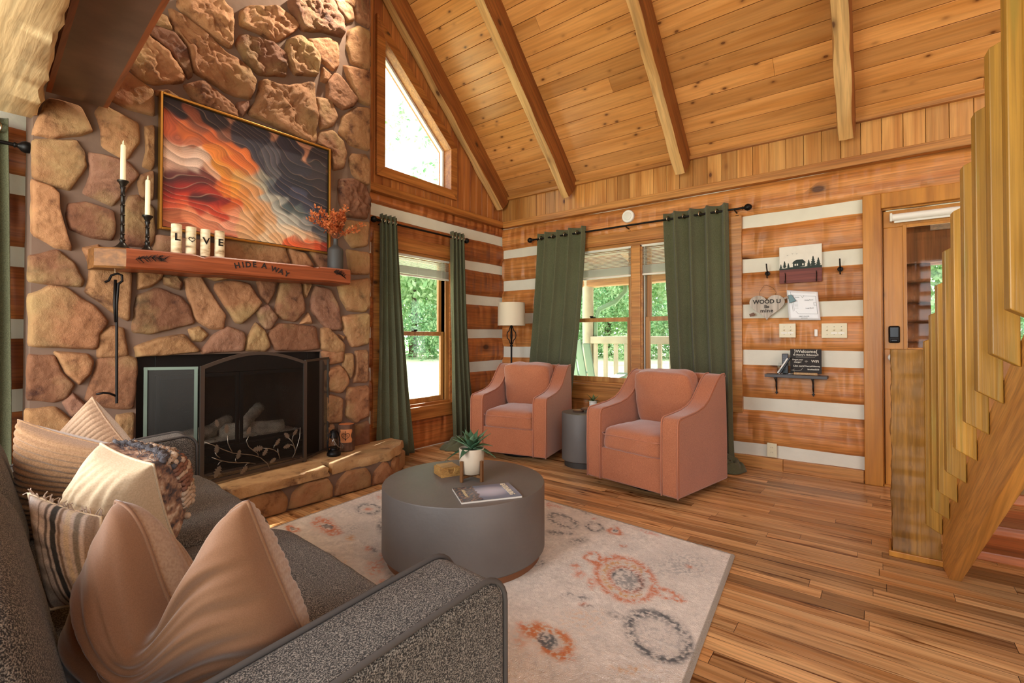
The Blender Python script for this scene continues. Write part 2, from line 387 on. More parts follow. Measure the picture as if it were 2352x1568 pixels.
b = MB(); wall_backing(b, TR, -4.0, YL, 0, 2.40, [WIN2, DOOR], 0, -.15); b.build('chinking', m_chink, wr)
o = log_wall('logs', TR, CHR, 2.39, -4.0, YL - .02, [WIN2, DOOR], m_log_r); o.parent = wr
# ------------------------------------------------------------------ gable above the left wall, knee wall above the right one
ZK, SL = 2.75, .95                                   # height of the knee wall at x = XR, roof slope
def zc(x): return ZK + SL * (XR - x) if x > 1.4 else ZK + SL * (XR - 1.4) - SL * (1.4 - x)
g = MB(); x = -1.6; TW = [(2.68, 2.60), (3.60, 2.60), (3.60, 3.08), (2.68, 3.86)]
while x < XR:
    x1 = min(x + .098, XR); t = random.random(); xc = (x + x1) / 2
    a, bb = x + .0015, x1 - .0015
    def seg(z0a, z0b, z1a, z1b): g.prism([(a, YL - .012, z0a), (bb, YL - .012, z0b), (bb, YL - .012, z1b), (a, YL - .012, z1a)], (0, .16, 0), t)
    if 2.68 < xc < 3.60:
        tp = lambda q: 3.86 + (3.08 - 3.86) * (q - 2.68) / (.92)
        seg(2.4, 2.4, 2.60, 2.60); seg(tp(a), tp(bb), zc(a), zc(bb))
    else: seg(2.4, 2.4, zc(a), zc(bb))
    x = x1
S(g.build('wall_gable', m_vert_l, bevel=.003, seg=1))
g = MB(); y = -4.0
while y < YL - .01:
    y1 = min(y + .124, YL - .01); t = random.random()
    g.box(XR - .012, XR + .14, y + .0015, y1 - .0015, 2.39, ZK + .02, t); y = y1
S(g.build('wall_knee', m_vert, bevel=.004, seg=1))
S(MB().box(-1.7, XR + .15, -4.15, -4.0, 0, 5.7).build('wall_back_unseen', m_trim_x))  # unseen wall, put in to block light from the open back
# trims
S(MB().box(-1.6, XR - .03, YL - .075, YL, 2.385, 2.455).build('trim_2', m_trim_x, bevel=.004))
S(MB().box(XR - .075, XR, -4.0, YL - .03, 2.385, 2.455).build('trim_3', m_trim_y, bevel=.004))
S(MB().box(XR - .05, XR, -4.0, YL - .03, ZK - .035, ZK + .0).build('trim_4', m_trim_y, bevel=.003))
bs = MB(); bs.box(XR - .035, XR + .01, .09, .62, .0, .092, .4); bs.box(XR - .035, XR + .01, .622, YL - .03, .0, .092, .7)
S(bs.build('baseboard_right', m_trim_y, bevel=.003))
# ------------------------------------------------------------------ ceiling: boards along y on both slopes
c = MB(); th = math.atan(SL); bw = .135
def slope_board(x0, x1, side, t):
    zz = lambda q: zc(q)
    if side > 0: n_ = Vector((math.sin(th), 0, math.cos(th)))
    else: n_ = Vector((-math.sin(th), 0, math.cos(th)))
    y = -4.0
    while y < YL + .1:
        L = random.uniform(3.0, 6.5); ye = min(y + L, YL + .12)
        c.prism([(x0, y + .0006, zz(x0)), (x1, y + .0006, zz(x1)), (x1, ye - .0006, zz(x1)), (x0, ye - .0006, zz(x0))], n_ * .025, random.random()); y = ye
dx = bw * math.cos(th); x = XR + .03
while x - dx > 1.4: slope_board(x - .0012, x - dx + .0012, 1, 0); x -= dx
x = 1.4
while x > -1.6: slope_board(x - .0012, x - dx + .0012, -1, 0); x -= dx
S(c.build('ceiling', m_ceil, bevel=.0022, seg=1))
cb = MB(); n_ = Vector((math.sin(th), 0, math.cos(th)))
cb.prism([(XR + .2, -4, zc(XR + .2)), (1.4, -4, zc(1.4)), (1.4, 3.75, zc(1.4)), (XR + .2, 3.75, zc(XR + .2))], n_ * .1)
cb.prism([(1.4, -4, zc(1.4)), (-1.7, -4, zc(-1.7)), (-1.7, 3.75, zc(-1.7)), (1.4, 3.75, zc(1.4))], Vector((-math.sin(th), 0, math.cos(th))) * .1)
for v_ in range(len(cb.v)): cb.v[v_] = (cb.v[v_][0], cb.v[v_][1], cb.v[v_][2] + .035)
S(cb.build('trim_5', m_dark))
# rafters: hewn, following the slope
def rafter(y0, y1, seed, depth=.235, label='', xb=1.4):
    s = MB(); n = 60; xa = XR - .02
    L = math.hypot(xa - xb, SL * (xa - xb)); d = Vector((-math.cos(th), 0, math.sin(th))); nn = Vector((-math.sin(th), 0, -math.cos(th)))
    P0 = Vector((XR, 0, ZK))
    def ring(i):
        l = -.02 + (L + .02) * i / n
        base = P0 + d * l
        w = N(l * 3.1, seed) * .012 + N(l * 9, seed + 4) * .005; w2 = N(l * 3.3, seed + 9) * .012 + N(l * 8, seed + 2) * .005
        dd = depth + N(l * 2.5, seed + 20) * .012
        def P(y, q):
            p = base + nn * q + Vector((0, y, 0))
            if p.x > XR - .004: p.x = XR - .004
            return p
        return [P(y0, -.005), P(y0 + w * .4, dd * .5), P(y0 + .012 + w, dd), P((y0 + y1) / 2, dd + .006), P(y1 - .012 + w2, dd), P(y1 + w2 * .4, dd * .5), P(y1, -.005)]
    vs = []; [vs.extend(ring(i)) for i in range(n + 1)]
    f = []
    for i in range(n):
        for k in range(6): f.append((i * 7 + k, i * 7 + k + 1, (i + 1) * 7 + k + 1, (i + 1) * 7 + k))
    f.append(tuple(range(6, -1, -1))); s.add([tuple(q) for q in vs], f)
    o = s.build('ceiling_rafter', [m_raft, m_raft_shade], smooth_angle=35)
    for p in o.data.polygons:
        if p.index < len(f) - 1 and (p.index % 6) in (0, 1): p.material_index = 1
    return tag(o, label, 'rafter')
rafter(2.545, 2.65, 1.3, label='hewn ceiling rafter second from the gable, between the stone chimney corner and the window wall')
rafter(1.35, 1.46, 2.7, label='hewn ceiling rafter whose foot lands above the right end of the green curtain window')
rafter(.12, .235, 5.1, label='hewn rafter nearest the staircase, its foot landing left above the door')
rafter(3.46, 3.568, 8.2, depth=.20, xb=2.5, label='reddish rafter lying against the gable wall beside the trapezoid window')
# ------------------------------------------------------------------ windows, door, blinds
m_glass = glassmat('window_glass', (.97, .985, .975))
m_sash = wood('sash_pine', 'c08a4a', '9c6430', 'z', rough=.35, tint=.1, cross=14, fine=.15)
m_metal = plain('aged_bronze', '2a2420', .4, .8)
m_black = plain('black_iron', '1a1716', .45, .7)
m_track = plain('aluminium_track', 'a8a69c', .4, .6)
m_vinyl = plain('white_vinyl', 'dedcd4', .45)
def tbox(mb, T, a0, a1, o0, o1, z0, z1, tint=.5):
    p = T(a0, o0, z0); q = T(a1, o1, z1)
    mb.box(min(p[0], q[0]), max(p[0], q[0]), min(p[1], q[1]), max(p[1], q[1]), min(p[2], q[2]), max(p[2], q[2]), tint)
def frame_ring(mb, T, a0, a1, z0, z1, w, o0, o1, wb=None):
    wb = wb or w
    tbox(mb, T, a0, a0 + w, o0, o1, z0, z1, .3); tbox(mb, T, a1 - w, a1, o0, o1, z0, z1, .5)
    tbox(mb, T, a0 + w, a1 - w, o0, o1, z0, z0 + wb, .7); tbox(mb, T, a0 + w, a1 - w, o0, o1, z1 - w, z1, .4)
def hung(par, T, a0, a1, z0, z1, zr, lockside=0):
    """double-hung unit: upper sash outside, lower sash inside; each with its pane"""
    for nm, s0, s1, o in (('upper_sash', zr - .02, z1, -.095), ('lower_sash', z0, zr + .02, -.06)):
        s = MB(); frame_ring(s, T, a0, a1, s0, s1, .042, o - .014, o + .014, .05 if nm == 'lower_sash' else .036)
        q = s.build(nm, m_sash, par, bevel=.003)
        p = MB(); tbox(p, T, a0 + .038, a1 - .038, o - .003, o + .003, s0 + .034, s1 - .036); p.build('pane', m_glass, q)
    t = MB(); tbox(t, T, a0 - .012, a0 + .0, -.12, -.035, z0, z1); tbox(t, T, a1, a1 + .012, -.12, -.035, z0, z1); t.build('track', m_track, par)
    l = MB(); am = (a0 + a1) / 2; tbox(l, T, am - .03, am + .03, -.055, -.035, zr + .02, zr + .03); tbox(l, T, am - .005, am + .035, -.05, -.035, zr + .03, zr + .042); l.build('sash_lock', m_metal, par, bevel=.003)
# window 1: one double-hung in the left wall
w1 = struct_empty('window_1')
c_ = MB(); a0, a1, z0, z1 = WIN1
tbox(c_, TL, a0 - .0, a0 + .03, -.15, .005, z0, z1, .4); tbox(c_, TL, a1 - .03, a1, -.15, .005, z0, z1, .6)
tbox(c_, TL, a0, a1, -.15, .005, z1 - .04, z1, .5); tbox(c_, TL, a0 + .03, a1 - .03, -.15, .0, z0, z0 + .04, .4)
tbox(c_, TL, a0 - .06, a0 + .012, -.005, .04, z0 - .11, z1 + .11, .3); tbox(c_, TL, a1 - .012, a1 + .06, -.005, .04, z0 - .11, z1 + .11, .5)
tbox(c_, TL, a0 + .012, a1 - .012, -.005, .04, z1 - .015, z1 + .11, .6)
tbox(c_, TL, a0 + .012, a1 - .012, -.005, .04, z0 - .11, z0 + .015, .45); c_.build('casing', m_trim_x, w1, bevel=.003)
hung(w1, TL, a0 + .075, a1 - .075, z0 + .04, z1 - .04, 1.13)
st = MB(); tbox(st, TL, a0 + .03, a0 + .075, -.12, -.02, z0 + .04, z1 - .04); tbox(st, TL, a1 - .075, a1 - .03, -.12, -.02, z0 + .04, z1 - .04); st.build('stop', m_sash, w1, bevel=.003)
# window 2: twin double-hung with a mullion
w2 = struct_empty('window_2')
c_ = MB(); a0, a1, z0, z1 = WIN2; ym = 1.885
tbox(c_, TR, a0, a0 + .03, -.15, .005, z0, z1, .4); tbox(c_, TR, a1 - .03, a1, -.15, .005, z0, z1, .6)
tbox(c_, TR, a0, a1, -.15, .005, z1 - .04, z1, .5); tbox(c_, TR, a0, a1, -.15, .005, z0, z0 + .05, .5)
tbox(c_, TR, ym - .06, ym + .06, -.14, .0, z0 + .05, z1 - .04, .5); tbox(c_, TR, ym - .045, ym + .045, .0, .018, z0 + .05, z1 - .04, .7)
tbox(c_, TR, a0 - .10, a0 + .012, -.005, .042, z0 - .13, z1 + .10, .3); tbox(c_, TR, a1 - .012, a1 + .10, -.005, .042, z0 - .13, z1 + .10, .5)
tbox(c_, TR, a0 + .012, a1 - .012, -.005, .042, z1 - .01, z1 + .10, .6)
tbox(c_, TR, a0 + .012, a1 - .012, -.005, .042, z0 - .13, z0 + .01, .45); tbox(c_, TR, a0 + .012, a1 - .012, .0, .055, z0 + .01, z0 + .032, .6); c_.build('casing', m_trim_y, w2, bevel=.003)
hung(w2, TR, a0 + .05, ym - .075, z0 + .05, z1 - .04, 1.275); hung(w2, TR, ym + .075, a1 - .05, z0 + .05, z1 - .04, 1.275)
# window 3: trapezoid in the gable
w3 = struct_empty('window_3')
inn = [(2.735, 2.655), (3.555, 2.655), (3.555, 3.065), (2.735, 3.775)]
def off(poly, d):
    n = len(poly); out = []
    for i in range(n):
        p0, p1, p2 = [Vector(poly[(i + k) % n]) for k in (-1, 0, 1)]
        e1 = (p1 - p0).normalized(); e2 = (p2 - p1).normalized(); n1 = Vector((e1.y, -e1.x)); n2 = Vector((e2.y, -e2.x))
        q = (n1 + n2).normalized(); out.append(tuple(p1 + q * (d / max(.3, q.dot(n1)))))
    return out
def ring(mb, pi, po, y0, y1):
    n = len(pi)
    for i in range(n):
        j = (i + 1) % n
        mb.prism([(pi[i][0], y0, pi[i][1]), (pi[j][0], y0, pi[j][1]), (po[j][0], y0, po[j][1]), (po[i][0], y0, po[i][1])], (0, y1 - y0, 0), random.random())
r = MB(); ring(r, off(inn, .012), off(inn, .105), YL - .04, YL - .008); r.build('casing', m_trim_x, w3, bevel=.003)
r = MB(); ring(r, off(inn, .012), off(inn, .052), YL - .012, YL + .15); r.build('jamb', m_trim_x, w3)
r = MB(); ring(r, off(inn, -.01), off(inn, .02), YL + .07, YL + .11); r.build('sash', m_vinyl, w3, bevel=.002)
p = MB(); p.prism([(a, YL + .09, b) for a, b in inn], (0, .005, 0)); p.build('pane', m_glass, w3)
# roof overhang outside the gable window
ov = MB()
for i in range(9):
    xa = 4.9 - i * .45; ov.prism([(xa, YL + .15, zc(xa) - .03), (xa - .445, YL + .15, zc(xa - .445) - .03), (xa - .445, YL + .48, zc(xa - .445) - .03), (xa, YL + .48, zc(xa) - .03)], (0, 0, .1), random.random())
ov.build('roof_overhang', plain('soffit_paint', 'd8c8ae', .6)); S(bpy.data.objects['roof_overhang'])
# door 1
d1 = struct_empty('door_1')
c_ = MB(); tbox(c_, TR, -.025, .085, -.01, .045, 0, 2.15, .5); tbox(c_, TR, -1.13, -1.0, -.01, .045, 0, 2.15, .5); tbox(c_, TR, -1.0, -.025, -.01, .045, 2.04, 2.15, .55)
tbox(c_, TR, -.032, .0, -.15, -.0, 0, 2.06, .4); tbox(c_, TR, -.055, -.02, -.15, -.06, 0, 2.06, .4); tbox(c_, TR, -1.02, -.99, -.15, .0, 0, 2.06, .4); tbox(c_, TR, -.99, -.03, -.15, .0, 2.03, 2.06, .4)
c_.build('casing', m_case, d1, bevel=.004)
s = MB(); A0, A1, G0, G1, ZG0, ZG1 = -.985, -.038, -.86, -.158, 1.005, 1.90
tbox(s, TR, A0, A1, -.055, -.01, .008, ZG0, .5); tbox(s, TR, A0, A1, -.055, -.01, ZG1, 2.022, .45); tbox(s, TR, A0, G0, -.055, -.01, ZG0, ZG1, .6); tbox(s, TR, G1, A1, -.055, -.01, ZG0, ZG1, .4)
dp = s.build('door_leaf', m_case, d1, bevel=.003)
s = MB(); frame_ring(s, TR, G0 - .01, G1 + .01, ZG0 - .01, ZG1 + .01, .022, -.012, .0); s.build('glazing_bead', m_case, dp, bevel=.003)
s = MB(); tbox(s, TR, G0, G1, -.035, -.03, ZG0, ZG1); s.build('pane', m_glass, dp)
s = MB(); tbox(s, TR, -.128, -.062, -.012, .018, 1.05, 1.175); lk_ = s.build('door_lock', m_black, dp, bevel=.012, seg=3); lk_['label'] = 'black electronic door lock'
s = MB(); tbox(s, TR, -.122, -.068, .0, .0195, 1.09, 1.168); tbox(s, TR, -.115, -.075, .0, .021, 1.06, 1.078); s.build('lock_glass', plain('lock_face', '0c0c0e', .12, .2), lk_, bevel=.004) if False else s.build('lock_face', plain('lock_face', '0c0c0e', .12, .2), dp, bevel=.004)
s = MB(); s.lathe([(.012, 0), (.012, .02), (.026, .03), (.03, .045), (.024, .058), (.004, .064)], (XR - .0, -.085, .945), 20, axis=(-1, 0, 0)); s.build('door_knob', m_vinyl, dp, smooth=True)
th_ = MB(); tbox(th_, TR, -.99, -.03, -.14, .02, 0, .012); th_.build('threshold', m_case, d1)
# white roller blind at the top of the door
rb = thing('roller_blind', 'rolled-up white roller blind mounted across the top of the door glass', 'blind', (XR - .02, -.5, 1.97))
s = MB(); s.lathe([(.026, 0), (.026, .82)], (XR - .02, -.91, 1.965), 20, axis=(0, 1, 0)); s.build('blind_roll', m_white, rb, smooth_angle=40).matrix_parent_inverse = rb.matrix_world.inverted()
s = MB(); tbox(s, TR, -.955, -.93, -.01, .05, 1.93, 2.0); s.build('bracket', m_vinyl, rb, bevel=.004)
s = MB(); tbox(s, TR, -.09, -.075, -.01, .05, 1.935, 1.995); s.build('bracket', m_vinyl, rb, bevel=.004)
s = MB(); tbox(s, TR, -.91, -.1, .012, .022, 1.925, 1.945); s.build('bottom_rail', m_vinyl, rb, bevel=.003)
for ch in rb.children: ch.matrix_parent_inverse = Matrix.Translation(-Vector(rb.location))
def fixp(root):
    """children were modelled in room coordinates: keep them there under a moved root"""
    bpy.context.view_layer.update()
    for ch in root.children: ch.matrix_parent_inverse = root.matrix_world.inverted()
# mini blinds half drawn up
m_slat = plain('blind_slat', 'dcd8cc', .45)
def blind(T, a0, a1, ztop, zbot, zstack, label, n=12, o=.012, tilt=.05):
    c0 = Vector(T((a0 + a1) / 2, o, ztop)); r = thing('window_blind', label, 'blind', tuple(c0))
    s = MB(); tbox(s, T, a0, a1, o - .02, o + .02, ztop - .035, ztop); s.build('headrail', m_slat, r, bevel=.003)
    s = MB()
    for k in range(n):
        z = ztop - .05 - (ztop - .05 - zstack) * k / n
        p = [T(a0 + .005, o - .012, z - .012 * tilt), T(a1 - .005, o - .012, z - .012 * tilt), T(a1 - .005, o + .012, z + .012 * tilt), T(a0 + .005, o + .012, z + .012 * tilt)]
        s.prism(p, (0, 0, .0012))
    k = 0; z = zstack
    while z > zbot + .02: tbox(s, T, a0 + .005, a1 - .005, o - .0125, o + .0125, z, z + .0012); z -= .0045
    s.build('slats', m_slat, r)
    s = MB(); tbox(s, T, a0 + .003, a1 - .003, o - .014, o + .014, zbot, zbot + .018); s.build('bottom_rail', m_slat, r, bevel=.002)
    for q in (.12, .5, .88):
        s = MB(); a = a0 + (a1 - a0) * q; s.tube([T(a, o + .015, ztop - .03), T(a, o + .016, zbot + .01)], .0012, 5); s.build('ladder_cord', m_slat, r)
    s = MB(); s.tube([T(a0 + .07, o + .02, ztop - .03), T(a0 + .07, o + .024, zbot - .02)], .0025, 6)
    s.build('pull_cord', m_slat, r); fixp(r); return r
blind(TL, 2.70, 3.585, 1.905, 1.685, 1.78, 'half-raised mini blind in the narrow window right of the chimney', n=8, o=-.02)
blind(TR, 1.06, 2.82, 2.015, 1.70, 1.80, 'half-raised white mini blind in the wide twin window behind the armchairs', n=12, o=-.02)
# ------------------------------------------------------------------ curtains and their rods
m_curt = fabric('sage_green_cloth', '68684f', '4f513a', 330, bump=.25, sheen=.15, big=.15)
m_grom = plain('nickel_grommet', 'b8a890', .25, 1.)
def rod(T, a0, a1, z, o, label, posts):
    c0 = Vector(T((a0 + a1) / 2, o, z)); r = thing('curtain_rod', label, 'curtain rod', tuple(c0))
    s = MB(); s.tube([T(a0, o, z), T(a1, o, z)], .009, 10); s.build('rod', m_black, r, smooth_angle=40)
    for a, d in ((a0, -1), (a1, 1)):
        ax = Vector(T(1, 0, 0)) - Vector(T(0, 0, 0)); s = MB()
        s.lathe([(.010, -.005), (.014, 0), (.010, .008), (.012, .014), (.024, .024), (.03, .038), (.028, .052), (.018, .066), (.006, .074)], T(a, o, z), 16, axis=ax * d); s.build('finial', m_black, r, smooth=True)
    for a in posts:
        s = MB(); s.tube([T(a, o, z - .012), T(a, .0, z - .02)], .006, 8); s.tube([T(a, o - .012, z + .004), T(a, o, z - .013), T(a, o + .012, z + .004)], .004, 6); tbox(s, T, a - .014, a + .014, -.005, .014, z - .05, z + .02); s.build('bracket', m_black, r)
    fixp(r); return r
rod(TL, 2.60, 3.70, 2.125, .095, 'black curtain rod over the narrow window beside the chimney', (2.66, 3.66))
rod(TR, .90, 3.06, 2.185, .095, 'long black curtain rod over the wide twin window', (.96, 1.95, 3.0))
def curtain(T, t0, t1, b0, b1, ztop, zbot, nf, label, amp=.04, o=.095, seed=0, ob=None, flare=1.0, group=None, pool=None):
    """cloth hanging in nf folds from t0..t1 at the rod to b0..b1 at the hem"""
    ob = .125 if ob is None else ob
    r = thing('curtain', label, 'curtain', tuple(Vector(T((b0 + b1) / 2, ob, zbot))), group=group)
    s = MB()
    def fn(u, v):
        k = v ** flare
        a = (t0 + (t1 - t0) * u) * (1 - k) + (b0 + (b1 - b0) * u) * k
        ph = u * nf * 2 * PI + N(v * 1.3, seed, u * 2) * 1.2 * v
        w = math.sin(ph); am = amp * (1 - .35 * v * abs(N(u * 3, seed, 1))) * (1 + .3 * N(u * 2 + 9, seed, v * 1.5))
        oo = (o * (1 - v) + ob * v) + am * (w - .25 * math.sin(ph * 2 + .4) * .6) + N(a * 9, v * 5, seed) * .006 * v
        a += .012 * math.cos(ph) * (1 - v * .3) + N(v * 3, u * 4, seed + 3) * .008 * v
        z = ztop + (zbot - ztop) * v
        return T(a, oo, z)
    s.grid(fn, nf * 22 + 1, 70)
    s.build('panel', m_curt, r, smooth=True, solid=.003)
    for k in range(nf * 2):
        if seed < 50:
            u = (k + .5) / (nf * 2); a = t0 + (t1 - t0) * u
            g = MB(); ax = Vector(T(1, 0, 0)) - Vector(T(0, 0, 0)); q = [Vector(T(a, o, ztop - .055)) + Vector((0, 0, math.sin(t) * .021)) + (Vector(T(0, 1, 0)) - Vector(T(0, 0, 0))) * math.cos(t) * .021 + ax * (.006 if k % 2 else -.006) * math.cos(t) for t in [2 * PI * i / 16 for i in range(16)]]
            g.tube(q, .0045, 6, closed=True); g.build('grommet', m_grom, r, smooth=True)
    if pool: pool(r)
    fixp(r); return r
def puddle(cx, cy, rx, ry, hgt, seed):
    def f(r):
        s = MB()
        def fn(u, v):
            a = u * 2 * PI; rr = 1 - v; q = 1 + .28 * N(math.cos(a) * 1.6, math.sin(a) * 1.6, seed)
            x = cx + rx * q * rr * math.cos(a); y = cy + ry * q * rr * math.sin(a)
            z = .004 + hgt * (1 - rr ** 3.2) * (.62 + .55 * abs(math.sin(a * 2.5 + rr * 6 + N(x * 7, y * 7, seed) * 2.2))) * (.7 + .5 * N(x * 8, y * 8, seed + 5) + .25)
            return (x, y, max(.003, z))
        s.grid(fn, 72, 22, wrapu=True); s.build('pooled_hem', m_curt, r, smooth=True, solid=.003)
    return f
curtain(TL, 2.62, 2.80, 2.56, 2.99, 2.185, .012, 4, 'olive green curtain bunched between the stone chimney and the narrow window', amp=.032, seed=1, ob=.13, flare=1.3)
curtain(TL, 3.50, 3.70, 3.53, 3.86, 2.185, .03, 4, 'narrow sage curtain right of the narrow window, its hem pooling on the floor', amp=.032, seed=2, ob=.10, flare=1.6, pool=puddle(3.50, 3.30, .26, .15, .10, 3))
curtain(TR, 2.38, 2.99, 2.60, 3.17, 2.245, .05, 4, 'wide green grommet curtain left of the twin window, behind the corner armchair', amp=.04, seed=3, flare=1.4)
curtain(TR, 1.0, 1.57, .96, 1.45, 2.245, .012, 4, 'wide green grommet curtain at the right end of the twin window', amp=.042, seed=4, flare=1.2, pool=puddle(4.22, .98, .15, .12, .10, 7))
curtain(TL, .10, .335, .12, .375, 2.185, .03, 3, 'green curtain at the left edge of the stone chimney', amp=.03, seed=5, o=.14, ob=.14)
rod(TL, -.8, .37, 2.06, .14, 'curtain rod end with a dark ball finial left of the chimney', (.2,))
# ------------------------------------------------------------------ outdoors
def grassmat():
    m, nt, b = newmat('lawn'); v = coords(nt, (1, 1, 1), tint=False)
    n = nd(nt, 'ShaderNodeTexNoise', i_Scale=.6, i_Detail=6.); lk(nt, v, n.inputs['Vector'])
    r = ramp(nt, [(.3, C('c4d09c')), (.7, C('eceed6'))]); lk(nt, n.outputs['Fac'], r.inputs[0]); lk(nt, r.outputs[0], b.inputs['Base Color']); b.inputs['Roughness'].default_value = .9
    return m
g = MB(); n_ = 60
def gz(x, y):
    d = math.hypot(max(0, x - 5), max(0, y - 4)); return -.45 + .022 * max(0, d - 6) + .05 * N(x * .1, y * .1)
g.grid(lambda u, v: (-30 + 100 * u, -22 + 82 * v, gz(-30 + 100 * u, -22 + 82 * v) - (0.25 if (-30 + 100 * u < 7.5 and -22 + 82 * v < 5.0) else 0)), n_, n_)
gr = g.build('ground', grassmat(), smooth=True); S(gr)
def leafmat(name, c1, c2):
    m, nt, b = newmat(name); a = nd(nt, 'ShaderNodeAttribute', attribute_name='tint')
    r = ramp(nt, [(0, C(c2)), (1, C(c1))]); lk(nt, a.outputs['Fac'], r.inputs[0]); lk(nt, r.outputs[0], b.inputs['Base Color'])
    b.inputs['Roughness'].default_value = .6; b.inputs['Specular IOR Level'].default_value = .2
    t = nd(nt, 'ShaderNodeBsdfTranslucent'); lk(nt, r.outputs[0], t.inputs[0]); mx = nd(nt, 'ShaderNodeMixShader'); mx.inputs[0].default_value = .45
    o = nt.nodes['Material Output']; lk(nt, b.outputs[0], mx.inputs[1]); lk(nt, t.outputs[0], mx.inputs[2]); lk(nt, mx.outputs[0], o.inputs[0]); return m
m_leaf = [leafmat('leaf_bright', 'd8e8bc', '94b884'), leafmat('leaf_mid', 'b8d8a8', '72a474')]
m_bark = plain('bark', '5a4636', .9, bump=.6, bscale=20)
def crown_mesh(seed, nleaf, size, rx=1., rz=1.3):
    rg = np.random.RandomState(seed); s = MB()
    cl = [(rg.normal(0, .45, 3) * (rx, rx, rz), rg.uniform(.35, .6)) for _ in range(16)]
    for i in range(nleaf):
        c, r = cl[rg.randint(16)]; d = rg.normal(0, 1, 3); d /= np.linalg.norm(d) + 1e-6; p = c + d * r * rg.uniform(.75, 1.05)
        a = rg.normal(0, 1, 3); a /= np.linalg.norm(a); b_ = np.cross(a, rg.normal(0, 1, 3)); b_ /= np.linalg.norm(b_) + 1e-6; q = size * rg.uniform(.6, 1.3)
        s.add([p - a * q, p + b_ * q * .45, p + a * q, p - b_ * q * .45], [(0, 1, 2, 3)], rg.uniform(0, 1))
    return s
CM = []
for k in range(3):
    for h in range(2):
        o = crown_mesh(30 + k, 4200, .055).build('crown', m_leaf[h]); CM.append(o.data); bpy.data.objects.remove(o)
def trunk(h):
    s = MB(); s.tube([(0, 0, -.3), (.05, 0, h * .4), (0, .06, h)], [.28, .2, .12], 8); return s
TM = trunk(5).build('trunk', m_bark); TMd = TM.data; bpy.data.objects.remove(TM)
rg = random.Random(11)
trees = []
def tree(x, y, sc, k, label, trunk_=True, zs=1.0):
    z = gz(x, y); r = thing('tree' if trunk_ else 'shrub', label, 'tree' if trunk_ else 'shrub', (x, y, z), rg.uniform(0, 6), group='trees and shrubs at the far edge of the lawn')
    c = bpy.data.objects.new('crown', CM[k % 6]); COL.objects.link(c); c.parent = r; c.scale = (sc, sc, sc * zs); c.location = (0, 0, sc * (1.35 * zs if trunk_ else .75 * zs) + (.8 if trunk_ else 0)); c.rotation_euler = (0, 0, rg.uniform(0, 6))
    if trunk_:
        t = bpy.data.objects.new('trunk', TMd); COL.objects.link(t); t.parent = r; t.scale = (1, 1, sc / 3)
# an arc of woodland: angle is measured from the room's x axis
i = 0
for ang in range(-16, 66, 6):
    for row, d in ((0, 30), (1, 35)):
        a = math.radians(ang + rg.uniform(-1.5, 1.5) + row * 2.5); dd = d + rg.uniform(-1.5, 1.5)
        tree(dd * math.cos(a), dd * math.sin(a), rg.uniform(2.7, 3.6) + row * 1.2, i, 'leafy green tree at the far edge of the bright lawn', zs=1.1); i += 1
for ang in range(-16, 66, 5):
    a = math.radians(ang + rg.uniform(-1, 1)); dd = 27.5 + rg.uniform(-.8, .8)
    tree(dd * math.cos(a), dd * math.sin(a), rg.uniform(1.5, 2.1), i, 'low green shrub in front of the trees beyond the lawn', False); i += 1
# ------------------------------------------------------------------ porch beyond the right wall
m_porch = plain('weathered_wood', 'b4a894', .8, bump=.3, bscale=30, var=.12)
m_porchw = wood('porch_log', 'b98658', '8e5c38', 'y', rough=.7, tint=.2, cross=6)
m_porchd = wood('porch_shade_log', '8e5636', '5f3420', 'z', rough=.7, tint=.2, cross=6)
S(MB().box(4.62, 7.0, -4.0, 3.75, -.16, -.04).build('porch_floor', m_porch))
t = thing('porch_railing', 'weathered porch railing seen through the wide twin window', 'railing', (6.5, 2.5, -.04))
s = MB(); s.box(6.44, 6.56, .3, 3.45, 1.0, 1.11); s.build('top_rail', m_porch, t, bevel=.01)
s = MB(); s.box(6.46, 6.54, .3, 3.45, .10, .17); s.build('bottom_rail', m_porch, t, bevel=.01)
y = .42
while y < 3.4:
    s = MB(); s.box(6.475, 6.525, y - .025, y + .025, .17, 1.0); s.build('baluster', m_porch, t); y += .165
fixp(t)
for nm, yy, lb in (('porch_post', 3.52, 'pale peeled-log porch post at the left side of the twin window view'), ('porch_post', .35, 'dark porch post seen behind the right green curtain')):
    s = MB(); s.tube([(6.5 + .02 * N(q), yy + .03 * N(q + 7), -.1 + q * .3) for q in range(9)], [.085 + .01 * N(q * 1.7) for q in range(9)], 12); o = s.build(nm, m_porch, smooth=True, loc=(6.5, yy, -.04)); tag(o, lb, 'porch post')
s = MB(); s.box(6.42, 6.6, -3.5, 3.75, 1.86, 2.06); o = s.build('porch_beam', m_porchw, bevel=.015); tag(o, 'hewn porch header beam carrying the porch rafters outside the twin window', 'beam')
for k in range(8):
    yy = -2.9 + k * .93; s = MB(); s.bar((4.64, yy, 2.66), (7.0, yy, 1.96), .10, .13); o = s.build('porch_rafter', m_porchw, bevel=.008); tag(o, 'sloping rafter under the porch roof outside the window wall', 'rafter', group='porch rafters')
s = MB()
for k in range(16):
    xa = 4.64 + k * .155; z = 2.75 - (xa - 4.64) * .297; s.prism([(xa, -3.8, z), (xa + .152, -3.8, z - .045), (xa + .152, 3.75, z - .045), (xa, 3.75, z)], (0, 0, .02), random.random())
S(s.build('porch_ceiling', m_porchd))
# downspout
s = MB(); s.tube([(6.66, 2.98, 2.1), (6.66, 2.98, 1.78), (6.6, 3.12, 1.62), (6.56, 3.36, 1.52), (6.55, 3.42, 1.35), (6.55, 3.42, -.1)], .036, 10); o = s.build('downspout', plain('green_gutter', '6f8f72', .5), smooth=True, loc=(6.6, 3.3, 1.5)); tag(o, 'green metal downspout bending beside the porch post', 'downspout')
